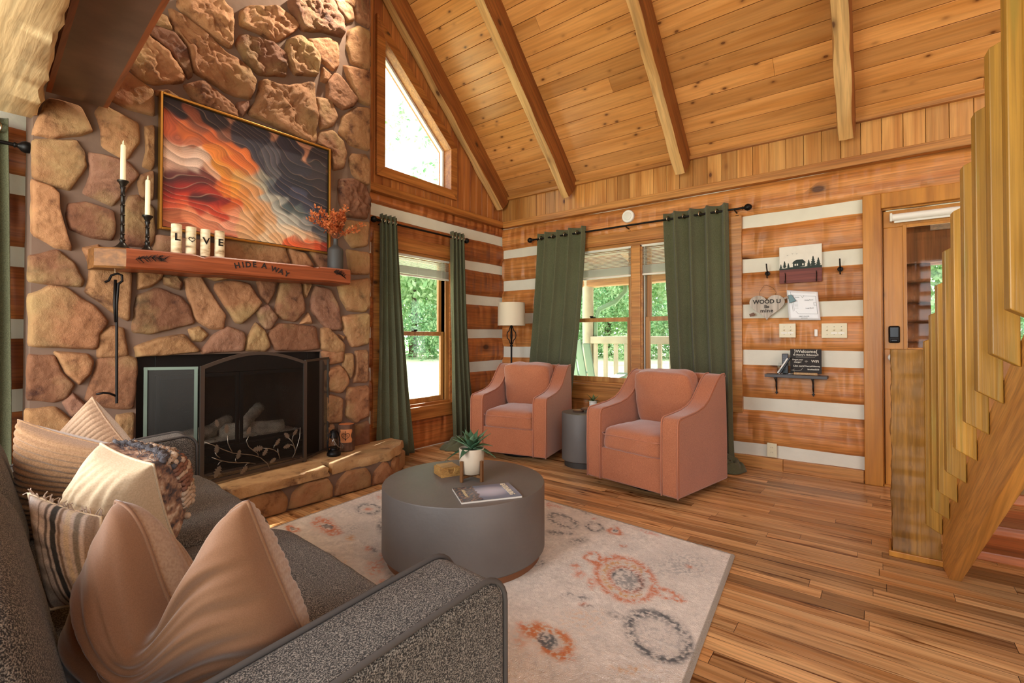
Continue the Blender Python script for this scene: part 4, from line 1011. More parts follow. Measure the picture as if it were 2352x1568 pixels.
def oakleaf(c, ang, L):
    prof = [(0, .0), (.1, .06), (.18, .22), (.26, .12), (.36, .30), (.46, .15), (.58, .30), (.68, .14), (.8, .20), (.9, .10), (1, 0)]
    pts = [(a, b2) for a, b2 in prof] + [(a, -b2) for a, b2 in reversed(prof[1:-1])]; ca, sa = math.cos(ang), math.sin(ang)
    return [c + ux * ((a * ca - b2 * sa) * L) + Vector((0, 0, (a * sa + b2 * ca) * L)) for a, b2 in pts]
for (p, ang, L) in (((880, 1170), 1.6, .055), ((1090, 1230), 1.3, .06), ((1360, 1110), 3.1, .07), ((1350, 1195), .9, .055), ((1480, 1090), .9, .055), ((1640, 1080), 3.3, .055), ((1625, 1010), 2.3, .055), ((1665, 985), .9, .05), ((915, 1290), -2.0, .075), ((1490, 1215), 3.6, .05), ((890, 900), 1.8, .05), ((980, 970), 1.6, .06), ((1190, 980), 1.2, .055), ((1195, 1295), -2.4, .06)):
    s = MB(); s.prism(oakleaf(onscr(*Z(*p)), ang, L), un * .003); s.build('oak_leaf', m_vine, sc)
fixp(sc)
# ------------------------------------------------------------------ soft shapes
def cushion(mb, c, sx, sy, sz, T=None, p=5., crown=.18, n=14, seed=0, wr=.004):
    """stuffed box cushion centred at c (full sizes sx, sy, sz; z is the thickness)"""
    T = T or Matrix.Identity(4); c = Vector(c)
    def pt(x, y, z):
        k = (abs(x) ** p + abs(y) ** p + abs(z) ** p) ** (-1 / p); x, y, z = x * k, y * k, z * k
        m = max(abs(x), abs(y)); zz = z * (1 + crown * (1 - m ** 2))
        q = Vector((x * sx / 2, y * sy / 2, zz * sz / 2))
        d = wr * N(q.x * 9 + seed, q.y * 9, q.z * 9) + wr * .6 * N(q.x * 25, q.y * 25 + seed, q.z * 20)
        return T @ (c + q * (1 + d * 4 / max(sx, sy)))
    for (a, b2, s_) in ((0, 1, 2), (1, 2, 0), (2, 0, 1)):
        for sg in (-1, 1):
            def fn(u, v):
                q = [0, 0, 0]; q[a] = 2 * u - 1; q[b2] = 2 * v - 1; q[s_] = sg; return pt(*q)
            mb.grid(fn, n, n, flip=(sg < 0))
def piping_loop(mb, pts, r=.006): mb.tube(pts, r, 7, closed=True)
# ------------------------------------------------------------------ rug
rug_o = Vector((2.572, .572, 0)); rv = Vector((.086, .9963, 0)); ru = Vector((-.9963, -.09, 0)); RL, RWd = 2.31, 2.15
def proj_px(P):
    d = P - EYE; z = d @ _f; return CX + FPX * (d @ _r) / z, PY - FPX * (d @ _u) / z
nu, nv = 430, 440
U, V_ = np.meshgrid(np.linspace(0, 1, nu), np.linspace(0, 1, nv))
PX_ = np.array(rug_o)[None, None, :] + np.array(ru)[None, None, :] * (U * RWd)[..., None] + np.array(rv)[None, None, :] * (V_ * RL)[..., None]
rgn = np.random.RandomState(3)
def blur(a, k):
    for _ in range(k): a = (a + np.roll(a, 1, 0) + np.roll(a, -1, 0) + np.roll(a, 1, 1) + np.roll(a, -1, 1)) / 5
    return a
def nz(k): a = blur(rgn.rand(nv, nu), k); return (a - a.mean()) / a.std()
fine, mid, big = nz(1), nz(6), nz(60)
d_ = PX_ - EYE; zz_ = d_ @ _f; zz_[zz_ < .05] = .05
px = CX + FPX * (d_ @ _r) / zz_; py = PY - FPX * (d_ @ _u) / zz_
col = np.ones((nv, nu, 3)) * np.array(C('e8e1d8')[:3]); col *= (1 + .03 * big[..., None] + .035 * mid[..., None] + .05 * fine[..., None])
ORA = np.array(C('d4702e')[:3]); YEL = np.array(C('d39a48')[:3]); GRY = np.array(C('6b6e70')[:3]); DRK = np.array(C('3f444a')[:3]); PNK = np.array(C('cf8064')[:3])
def ap(mask, c, k=.95): global col; m = np.clip(mask, 0, 1)[..., None] * k; col = col * (1 - m) + c * m
def ell(cx, cy, rx, ry, ang=0):
    a = math.radians(ang); x = px - cx + mid * 1.2; y = py - cy + np.roll(mid, 60) * .8; xr = x * math.cos(a) + y * math.sin(a); yr = -x * math.sin(a) + y * math.cos(a); return np.sqrt((xr / rx) ** 2 + (yr / ry) ** 2)
def spk(t=0): return 1 / (1 + np.exp(-(fine * 1.3 + mid * .5 - t + .25) * 2.4))
def ringm(e, r, w): return np.exp(-((e - r) / (w * 1.25)) ** 2)
def flower(cx, cy, rx, ry, c=ORA, mid_=GRY, ang=10, dens=-.3):
    e = ell(cx, cy, rx, ry, ang); ap(ringm(e + .18 * big, .72, .26) * spk(dens), c); ap((e < .42) * spk(-.2), mid_)
def blob(cx, cy, rx, ry, c=GRY, ang=0, dens=.1, k=.8): e = ell(cx, cy, rx, ry, ang); ap(np.clip(1.3 - e, 0, 1) * spk(dens), c, k)
for a in ((1586, 1310, 60, 28), (1560, 1300, 80, 40), (1286, 1203, 45, 18), (1440, 1262, 32, 12), (1480, 1320, 50, 30), (800, 1220, 60, 20)): blob(*a, c=np.array(C('9a9a98')[:3]), dens=.6, k=.6)
e = ell(1437, 1336, 74, 50, 24); ap(ringm(e, .93, .09) * spk(-.7), ORA); ap(ringm(e, .70, .07) * spk(-.3) * (px < 1475), YEL); ap(ringm(e, .52, .07) * spk(-.7), ORA)
e = ell(1443, 1337, 36, 21, 24); ap(np.clip(1.5 - e, 0, 1) * spk(-.3), GRY, .75); ap(ringm(e, .95, .1) * spk(.3), DRK)
e = ell(1362, 1285, 20, 12, 10); ap(ringm(e, .85, .25) * spk(-.5), ORA)
e = ell(1530, 1370, 36, 11, 22); ap(ringm(e, .8, .3) * spk(-.2), ORA)
for a in ((1322, 1305, 14, 8), (1332, 1324, 16, 10), (1358, 1345, 12, 16), (1341, 1394, 12, 6), (1380, 1300, 26, 5), (1565, 1385, 14, 6)): blob(*a, c=ORA, dens=-.1)
for a in ((1302, 1372, 14, 5), (1335, 1378, 26, 9), (1350, 1398, 18, 6), (1240, 1300, 20, 10)): blob(*a, c=DRK, dens=.4)
flower(1256, 1478, 58, 40, ang=30, dens=-.5, c=YEL, mid_=DRK); flower(1256, 1478, 60, 42, ang=30, dens=.3, c=ORA); blob(1205, 1445, 22, 9, ORA, 30, 0); blob(1300, 1510, 30, 9, ORA, 35, .2); blob(1256, 1478, 25, 14, DRK, 10, .1, .6)
e = ell(1513, 1468, 84, 52, 30); ap(ringm(e, .86, .15) * spk(-.2), GRY); ap(ringm(e, .9, .12) * spk(.4), DRK, .9); ap((e < .7) * spk(1.1), np.array(C('a4a2a0')[:3]), .6); blob(1412, 1418, 24, 8, DRK, 15, 0)
flower(1413, 1223, 15, 8, dens=-.8); blob(1431, 1258, 10, 4, ORA, 10, -.5); blob(1587, 1308, 13, 5, ORA, 20, -.4); blob(1365, 1195, 7, 3, PNK, 0, -.5); blob(1488, 1226, 34, 4, PNK, 18, -.2); blob(1262, 1163, 10, 8, PNK, 30, 0); blob(1281, 1167, 16, 3, PNK, 12, 0)
e = ell(1293, 1200, 36, 14, 20); ap(ringm(e, .85, .22) * spk(0), GRY); e = ell(1366, 1215, 22, 10, 10); ap(ringm(e, .8, .25) * spk(0), DRK); blob(1300, 1228, 30, 5, DRK, 5, .2); blob(1328, 1247, 26, 9, DRK, -10, .3); blob(1345, 1182, 14, 4, DRK, 20, 0); blob(1270, 1228, 22, 8, DRK, 0, .1)
flower(753, 1214, 33, 16, dens=-.4); flower(673, 1218, 16, 7, dens=-.7); blob(723, 1172, 10, 5, ORA, 0, -.4); blob(670, 1190, 8, 4, ORA, 0, -.4); blob(846, 1173, 11, 5, ORA, 0, -.4); e = ell(846, 1173, 28, 12); ap(ringm(e, .9, .2) * spk(.3), GRY)
blob(846, 1264, 11, 6, ORA, 0, -.6); blob(858, 1266, 8, 6, DRK, 0, -.2); blob(805, 1240, 13, 7, YEL, 0, -.2); blob(745, 1277, 38, 8, GRY, 5, .2); blob(875, 1213, 11, 18, DRK, 0, -.1); blob(861, 1310, 20, 22, ORA, 40, .2); blob(878, 1348, 12, 20, ORA, 40, .0); blob(872, 1145, 9, 6, ORA, 0, -.2); blob(879, 1284, 10, 12, ORA, 0, -.2); blob(905, 1338, 24, 12, DRK, 40, -.4); blob(770, 1300, 30, 14, YEL, 0, 1.0); blob(1440, 1545, 60, 12, YEL, 0, 1.2); blob(1340, 1430, 60, 30, YEL, 0, 1.3, .5)
zz2 = .011 + .0009 * np.clip(rgn.rand(nv, nu) * 2 - 1, -2, 2) + .0005 * fine
edge = np.minimum(np.minimum(U * RWd, (1 - U) * RWd), np.minimum(V_ * RL, (1 - V_) * RL)); zz2 = np.where(edge < .004, .002, zz2)
col = np.where((edge < .016)[..., None], np.array(C('a39a8c')[:3]), col)
mb = MB(); PX_[..., 2] = zz2; 
mb.v = [tuple(p) for p in PX_.reshape(-1, 3)]; idx = np.arange(nu * nv).reshape(nv, nu)
q = np.stack([idx[:-1, :-1], idx[1:, :-1], idx[1:, 1:], idx[:-1, 1:]], -1).reshape(-1, 4); mb.f = [tuple(map(int, r)) for r in q]; mb.t = [.5] * len(mb.f); mb.c = np.clip(col, 0, 1).reshape(-1, 3)
o = mb.build('area_rug', vcol('rug_pile', .97, bump=.9, bscale=260, sheen=.2), smooth=True); tag(o, 'cream area rug with orange and grey distressed flower motifs under the coffee table', 'rug')
# ------------------------------------------------------------------ coffee table and what stands on it
m_conc = plain('grey_concrete', '655f5b', .5, bump=.12, bscale=60, var=.10, vscale=5); m_cop = plain('copper_band', '8a5c3e', .5, .4, var=.15)
TX, TY, TR_, TH = 1.78, 1.67, .405, .37
t = thing('coffee_table', 'round grey drum coffee table on the rug', 'coffee table', (TX, TY, .012))
MB().lathe([(TR_ - .03, .045), (TR_ - .008, .048), (TR_, .056), (TR_, TH - .006), (TR_ - .003, TH - .001), (TR_ - .01, TH), (.2, TH), (.001, TH)], (TX, TY, 0), 96).build('drum', m_conc, t, smooth_angle=40)
MB().lathe([(TR_ - .022, .012), (TR_ - .022, .046)], (TX, TY, 0), 96).build('base_band', m_cop, t, smooth_angle=40); fixp(t)
m_pot = plain('cream_ceramic', 'bfb09a', .6, bump=.2, bscale=60); m_bam = wood('bamboo', 'c49656', 'a47640', 'x', rough=.4, tint=.05, cross=30); m_bamd = wood('acacia_stand', '8a6038', '6c4524', 'z', rough=.45, tint=.05, cross=20); m_soil = plain('soil', '3a2c22', .95, bump=.8, bscale=90)
pc = at(1084, 1104, 'z', TH); pxy = (pc.x + .02, pc.y + .02)
t = thing('potted_plant', 'potted succulent in a cream pot on a wooden stand on the coffee table', 'plant', (pxy[0], pxy[1], TH)); X, Y = pxy
MB().lathe([(.045, TH + .032), (.056, TH + .038), (.062, TH + .085), (.064, TH + .158), (.061, TH + .160), (.058, TH + .158), (.057, TH + .145)], (X, Y, 0), 40, cap=False).build('pot', m_pot, t, smooth=True)
MB().lathe([(.001, TH + .150), (.058, TH + .146)], (X, Y, 0), 30, cap=False).build('soil', m_soil, t)
MB().lathe([(.001, TH + .034), (.045, TH + .033)], (X, Y, 0), 30, cap=False).build('pot_base', m_pot, t)
for k in range(4):
    a = k * PI / 2 + 1.52; c_, s_ = math.cos(a), math.sin(a); s = MB(); s.bar((X + .071 * c_, Y + .071 * s_, TH), (X + .071 * c_, Y + .071 * s_, TH + .105), .016, .013, up=(c_, s_, 0)); s.build('stand_leg', m_bamd, t, bevel=.002)
for k in range(2):
    a = k * PI / 2 + 1.52; c_, s_ = math.cos(a), math.sin(a); s = MB(); s.bar((X - .066 * c_, Y - .066 * s_, TH + .024 - .001 * k), (X + .066 * c_, Y + .066 * s_, TH + .024 - .001 * k), .014, .014); s.build('stand_rail', m_bamd, t, bevel=.002)
m_succ = leafmat('succulent_leaf', '7fa07c', '2f5a3c')
def succ(root, c, n, L, W_, seed, mat, name='leaf'):
    rg2 = random.Random(seed)
    for k in range(n):
        a = k * 2.399 + rg2.uniform(-.2, .2); e = .1 + 1.25 * (k / n) ** .8 + rg2.uniform(-.12, .12); l = L * (1.05 - .25 * k / n) * rg2.uniform(.85, 1.1); w = W_ * rg2.uniform(.85, 1.1)
        d = Vector((math.cos(a), math.sin(a), 0)); sd = Vector((-math.sin(a), math.cos(a), 0)); s = MB(); vs = []; M_ = 9
        for i in range(M_):
            q = i / (M_ - 1); p = Vector(c) + d * (l * q * math.cos(e * (1 - .25 * q)) ) + Vector((0, 0, l * q * math.sin(e) - (.55 if e < .6 else .12) * l * q * q * (1 - e * .4)))
            ww = w * math.sin(PI * min(1, q * .93 + .12)) ** .8 * (1 - q ** 5 * .9); up_ = Vector((0, 0, 1)) * ww * .30
            vs += [p - sd * ww + up_, p - Vector((0, 0, ww * .05)), p + sd * ww + up_]
        fs = []
        for i in range(M_ - 1):
            for j in range(2): fs.append((i * 3 + j, i * 3 + j + 1, (i + 1) * 3 + j + 1, (i + 1) * 3 + j))
        s.add(vs, fs, rg2.random()); s.build(name, mat, root, smooth=True, solid=.0022)
succ(t, (X, Y, TH + .15), 22, .125, .020, 3, m_succ); fixp(t)
# coaster box
cb_ = at(1034, 1090, 'z', TH); t = thing('coaster_box', 'square bamboo coaster holder with a thumb notch beside the potted succulent', 'coaster holder', (cb_.x, cb_.y, TH)); ang = math.radians(-22)
s = MB(); s.T = Matrix.Translation((cb_.x, cb_.y + .02, TH)) @ Matrix.Rotation(ang, 4, 'Z')
s.box(-.055, .055, -.055, .055, 0, .008); s.box(-.055, .055, .047, .055, .008, .042); s.box(-.055, -.047, -.047, .047, .008, .042); s.box(.047, .055, -.047, .047, .008, .042)
s.prism([(-.055, -.055, .008), (-.055, -.055, .042), (-.018, -.055, .042), (-.016, -.055, .026), (-.008, -.055, .017), (.008, -.055, .017), (.016, -.055, .026), (.018, -.055, .042), (.055, -.055, .042), (.055, -.055, .008)], (0, .008, 0)); s.build('holder', m_bam, t, bevel=.001)
for k in range(4):
    s = MB(); s.T = Matrix.Translation((cb_.x, cb_.y + .02, TH + .009 + k * .0092)) @ Matrix.Rotation(ang, 4, 'Z'); s.box(-.046, .046, -.046, .046, 0, .0085, .3 + .15 * k); s.build('coaster', m_bam, t, bevel=.001)
s = MB(); s.T = Matrix.Translation((cb_.x, cb_.y + .02, TH + .046)) @ Matrix.Rotation(ang, 4, 'Z')
for k in range(9): s.box(-.045 + k * .010, -.036 + k * .010, -.045, .045, 0, .0025)
s.build('grooved_lid', m_bam, t); fixp(t)
# magazine
mc = [at(*p, 'z', TH + .004) for p in ((1045.5, 1112), (1060, 1156), (1199, 1140.5), (1173, 1101))]
mo = mc[1]; mx = (mc[2] - mc[1]); my = (mc[0] - mc[1]); my = (my - mx * (my.dot(mx) / mx.dot(mx))); LW, LH = mx.length, .205
t = thing('magazine', 'tourist magazine with a dusky mountain cover lying on the coffee table', 'magazine', (mo.x, mo.y, TH)); F4 = frame4((mo.x, mo.y, TH), mx, my)
s = MB(); s.T = F4; s.box(0, LW, 0, LH, .0005, .0075); s.build('pages', plain('magazine_paper', 'd8d2c8', .7), t)
s = MB(); s.T = F4; n1, n2 = 60, 50; vs = []; cc = []
for j in range(n2):
    for i in range(n1):
        u, v = i / (n1 - 1), j / (n2 - 1); vs.append((u * LW * 1.003, v * LH * 1.003, .0085 + .0035 * math.sin(PI * v) * (.6 + .3 * u)))
        sky = np.array([.22, .26, .36]) * (1 - .55 * abs(v - .5)) + np.array([.35, .33, .36]) * max(0, 1 - ((u - .55) ** 2 + (v - .5) ** 2) * 7)
        m_ = N(u * 6, v * 9, 2); dk = 1 if u < .34 + .06 * N(v * 7, 1) else 0
        c_ = sky * (1 - .8 * dk) + dk * (np.array([.35, .16, .05]) * max(0, N(u * 26, v * 26, 4)) * 1.8 + np.array([.02, .025, .035])); cc.append(np.clip(c_, 0, 1))
s.add(vs, [(j * n1 + i, j * n1 + i + 1, (j + 1) * n1 + i + 1, (j + 1) * n1 + i) for j in range(n2 - 1) for i in range(n1 - 1)]); s.c = np.array(cc); s.build('cover', vcol('glossy_cover', .25), t, smooth=True)
s = MB(); text_into(s, 'GATLINBURG', .030, F4 @ Matrix.Translation((LW * .86, LH * .5, .0135)) @ Matrix.Rotation(math.radians(-90), 4, 'Z') @ Matrix.Scale(1.15, 4, (0, 1, 0)), bold=.0008, space=.9); s.build('masthead', plain('cream_print', 'dcd3bd', .5), t); s = MB(); text_into(s, 'Adventure', .026, F4 @ Matrix.Translation((LW * .14, LH * .5, .0125)) @ Matrix.Rotation(math.radians(-90), 4, 'Z'), font_shear=.3); s.build('cover_line', plain('cream_print2', 'c9b48c', .5), t); fixp(t)
# @ Matrix.Translation((LW * .77, LH * .5, .0135)) @ Matrix.Rotation(math.radians(-90), 4, 'Z')); text_into(s, 'Adventure', .026, F4 @ Matrix.Translation((LW * .14, LH * .5, .0125)) @ Matrix.Rotation(math.radians(-90), 4, 'Z'), font_shear=.3)
# ------------------------------------------------------------------ swivel armchairs
m_terra = fabric('terracotta_chenille', 'c07a56', '9a593c', 420, bump=.3, sheen=.45, big=.14); m_seam = plain('terracotta_piping', 'ac6848', .8, sheen=.3)
def armchair(label, fr, angdeg, lean):
    a = math.radians(angdeg); W_, D = .745, .72
    # local x runs from the right front corner (seen from the front) to the left, local y to the back
    t = thing('swivel_armchair', label, 'armchair', (fr[0], fr[1], 0), 0, None)
    M4 = Matrix.Translation((fr[0], fr[1], 0)) @ Matrix(((math.cos(a), math.sin(a), 0, 0), (math.sin(a), -math.cos(a), 0, 0), (0, 0, 1, 0), (0, 0, 0, 1)))
    prof = [(0, .055), (-.004, .3), (0, .525), (.008, .552), (.03, .566), (.12, .574), (.25, .590), (.34, .614), (.41, .655), (.47, .715), (.53, .775), (.575, .808), (.61, .822), (.655, .824), (.675, .80), (.69, .6), (.70, .3), (.70, .055)]
    at_ = .125
    for x0, nm in ((0, 'arm'), (W_ - at_, 'arm')):
        s = MB(); s.T = M4; s.prism([(x0, y, z) for y, z in prof], (at_, 0, 0)); s.build(nm, m_terra, t, bevel=.014, seg=3, smooth_angle=50)
    for x in (.004, at_ - .004, W_ - at_ + .004, W_ - .004):
        s = MB(); s.T = M4; s.tube([(x, y - .002 if z < .55 else y, z + (.002 if z > .5 else 0)) for y, z in prof[:15]], .0055, 7); s.build('piping', m_seam, t, smooth=True)
    s = MB(); s.T = M4; s.box(at_ - .005, W_ - at_ + .005, .012, .66, .055, .285); s.build('front_rail', m_terra, t, bevel=.012, seg=3, smooth_angle=50)
    s = MB(); s.T = M4; s.prism([(at_ - .01, .56, .25), (at_ - .01, .70, .055), (at_ - .01, .68, .80), (at_ - .01, .655, .825), (at_ - .01, .60, .822), (at_ - .01, .575, .79)], (W_ - 2 * at_ + .02, 0, 0)); s.build('backrest', m_terra, t, bevel=.02, seg=3, smooth_angle=50)
    s = MB(); cushion(s, (W_ / 2, .275, .355), W_ - 2 * at_ + .01, .56, .165, T=M4, p=7, crown=.22, n=16, seed=fr[0]); s.build('seat_cushion', m_terra, t, smooth=True, weld=.0005)
    s = MB(); TB = M4 @ Matrix.Translation((W_ / 2, .495, .632)) @ Matrix.Rotation(math.radians(90 + 11), 4, 'X'); cushion(s, (0, 0, 0), W_ - 2 * at_ - .02, .425, .17, T=TB, p=7, crown=.36, n=16, seed=fr[1]); s.build('back_cushion', m_terra, t, smooth=True, weld=.0005)
    for (cz, cy, sy_, sw) in ((.435, .0, .0, 0),):
        s = MB(); s.tube([M4 @ Vector(p) for p in ((at_ + .012, .46, .405), (at_ + .004, .02, .392), (at_ + .03, -.004, .388), (W_ - at_ - .03, -.004, .388), (W_ - at_ - .004, .02, .392), (W_ - at_ - .012, .46, .405))], .004, 6); s.build('cushion_piping', m_seam, t, smooth=True)
    s = MB(); q = [M4 @ Vector((W_ / 2 + .215 * math.cos(k * PI / 20), .36 + .215 * math.sin(k * PI / 20), .012)) for k in range(40)]; s.tube(q, .010, 8, closed=True); s.lathe([(.05, .01), (.05, .06)], M4 @ Vector((W_ / 2, .36, 0)), 16); s.bar(M4 @ Vector((W_ / 2 - .2, .36, .02)), M4 @ Vector((W_ / 2 + .2, .36, .02)), .03, .008); s.build('swivel_base', m_black, t, smooth_angle=40)
    fixp(t)
armchair('terracotta swivel armchair nearest the camera, in front of the right green curtain', (3.065, 1.014), 79, 0)
armchair('terracotta swivel armchair in the corner, below the floor lamp', (3.412, 2.249), 102, 0)
# ------------------------------------------------------------------ side table between the chairs
SX, SY = 3.63, 2.02; m_dconc = plain('charcoal_drum', '5d5854', .55, var=.08, bump=.1)
t = thing('side_table', 'small dark grey cylinder side table between the two armchairs', 'side table', (SX, SY, 0))
MB().lathe([(.17, .05), (.178, .056), (.178, .444), (.175, .45), (.1, .45), (.001, .45)], (SX, SY, 0), 56).build('drum', m_dconc, t, smooth_angle=40)
MB().lathe([(.155, 0), (.155, .05)], (SX, SY, 0), 48).build('base_band', plain('dark_band', '38332f', .6), t, smooth_angle=40); fixp(t)
m_bark2 = plain('coaster_bark', '4a3222', .9, bump=.5); m_slice = wood('wood_slice', 'b48a5c', '7c5432', 'z', rough=.6, cross=14)
c0 = at(1328, 945, 'z', .45); c1 = at(1347, 941, 'z', .465)
for c_, zb, lb in ((c0, .4505, 'wooden log-slice coaster on the side table, the one lying flat'), (c1, .466, 'wooden log-slice coaster overlapping another on the side table')):
    t = thing('log_slice_coaster', lb, 'coaster', (c_.x, c_.y, zb), group=None); s = MB(); s.lathe([(.045 + .0, 0), (.048, .007), (.046, .014)], (c_.x, c_.y, zb), 20); s.build('bark_edge', m_bark2, t, smooth_angle=40); s = MB(); s.lathe([(.042, .0142), (.001, .0150)], (c_.x, c_.y, zb), 20, cap=False); s.build('cut_face', m_slice, t); fixp(t)
pp = at(1351, 940, 'z', .45); pp = Vector((pp.x + .13, pp.y + .02, .45))
t = thing('small_aloe', 'tiny aloe in a ribbed white pot on the side table', 'plant', tuple(pp))
MB().lathe([(.028, .0), (.034, .012), (.035, .022), (.033, .026), (.0355, .030), (.036, .040), (.034, .044), (.0365, .048), (.037, .062), (.033, .062), (.031, .052)], pp + Vector((0, 0, .0005)), 28, cap=True).build('pot', plain('white_pot', 'd8d4ca', .5), t, smooth_angle=50)
succ(t, tuple(pp + Vector((0, 0, .055))), 9, .085, .010, 8, leafmat('aloe_leaf', '9ab07c', '46683e')); fixp(t)
# ------------------------------------------------------------------ floor lamp in the corner
LX, LY = 4.16, 3.2
t = thing('floor_lamp', 'black iron floor lamp with a cream drum shade in the corner', 'lamp', (LX, LY, 0)); m_shade = plain('linen_shade', 'd9ccb4', .85, bump=.15, bscale=300)
zt, zb_ = 1.472, 1.222; R_ = .152
MB().lathe([(R_, zb_), (R_ - .004, zt), (R_ - .007, zt), (R_ - .003, zb_)], (LX, LY, 0), 48, cap=False).build('lamp_shade', m_shade, t, smooth_angle=40)
MB().tube([(LX, LY, .02), (LX, LY, 1.0), (LX, LY, 1.36)], .0105, 10).build('pole', m_black, t, smooth_angle=40)
MB().lathe([(.13, 0), (.135, .006), (.12, .016), (.03, .024), (.014, .05)], (LX, LY, 0), 36).build('base', m_black, t, smooth_angle=40)
for k in range(4):
    a = k * PI / 2 + .5; s = MB(); s.tube([(LX + r * math.cos(a), LY + r * math.sin(a), z) for r, z in ((.008, 1.02), (.018, 1.035), (.022, 1.06), (.046, 1.085), (.05, 1.115), (.046, 1.145), (.024, 1.17), (.018, 1.195), (.008, 1.205))], .0055, 7); s.build('scroll', m_black, t, smooth=True)
for z in (1.0, 1.21): MB().lathe([(.012, -.012), (.018, 0), (.012, .012)], (LX, LY, z), 16).build('collar', m_black, t, smooth=True)
fixp(t)
# ------------------------------------------------------------------ sofa
m_sofa = fabric('charcoal_tweed', '9a9288', '2c2927', 430, bump=.6, sheen=.1, big=.12); m_sofa.node_tree.nodes['Color Ramp'].color_ramp.elements[0].position = .44; m_sofa.node_tree.nodes['Color Ramp'].color_ramp.elements[1].position = .68; m_sofap = plain('charcoal_piping', '4a4542', .9)
SO = Vector((.747, .585, 0)); SA = math.radians(-4.3)
SM = Matrix.Translation(SO) @ Matrix.Rotation(SA, 4, 'Z')         # local: x forward (front at 0), y along the seat, z up
t = thing('sofa', 'charcoal tweed sofa in the foreground facing the window wall', 'sofa', tuple(SO), SA)
def armprof(): 
    p = [(-1.0, .10), (-1.0, .635)] + [(-.06 + .058 * math.sin(a), .566 + .058 * math.cos(a)) for a in [k * PI / 12 for k in range(7)]]
    return [(-1.0, .10), (-1.0, .522), (-.6, .570), (-.2, .612)] + p[2:] + [(0, .10)]
AW = .165
for y0 in (0, 2.0):
    s = MB(); s.T = SM; n_ = armprof(); s.prism([(x, y0, z) for x, z in n_], (0, AW, 0)); s.build('arm', m_sofa, t, bevel=.018, seg=3, smooth_angle=50)
    for yy in (y0 + .006, y0 + AW - .006): s = MB(); s.T = SM; s.tube([(x + .002, yy, z + .002) for x, z in n_[1:]], .0055, 7); s.build('piping', m_sofap, t, smooth=True)
s = MB(); s.T = SM; s.box(-.95, -.03, AW, 2.0, .10, .29); s.build('base', m_sofa, t, bevel=.012)
s = MB(); s.T = SM; s.prism([(-.98, AW - .01, .1), (-.76, AW - .01, .1), (-.80, AW - .01, .70), (-.84, AW - .01, .72), (-.95, AW - .01, .72), (-.98, AW - .01, .70)], (0, 2.0 - AW + .02, 0)); s.build('back_frame', m_sofa, t, bevel=.02, seg=3, smooth_angle=50)
ys = [(AW + .003, 1.08), (1.085, 1.997)]
for k, (a, b2) in enumerate(ys):
    s = MB(); cushion(s, (-.375, (a + b2) / 2, .375), .77, b2 - a, .175, T=SM, p=8, crown=.10, n=20, seed=k * 4); s.build('seat_cushion', m_sofa, t, smooth=True, weld=.0005)
for k, (a, b2) in enumerate(ys):
    s = MB(); TB = SM @ Matrix.Translation((-.715, (a + b2) / 2, .595)) @ Matrix.Rotation(math.radians(-13), 4, 'Y'); cushion(s, (0, 0, 0), .20, b2 - a - .01, .36, T=TB @ Matrix.Rotation(0, 4, 'X'), p=4, crown=.06, n=20, seed=k * 3 + 1, wr=.006); s.build('back_cushion', m_sofa, t, smooth=True, weld=.0005)
for (x, y) in ((-.06, .08), (-.06, 2.08), (-.9, .08), (-.9, 2.08)): s = MB(); s.T = SM; s.lathe([(.02, .0125), (.028, .10)], (x, y, 0), 14); s.build('foot', m_black, t, smooth_angle=40)
fixp(t)
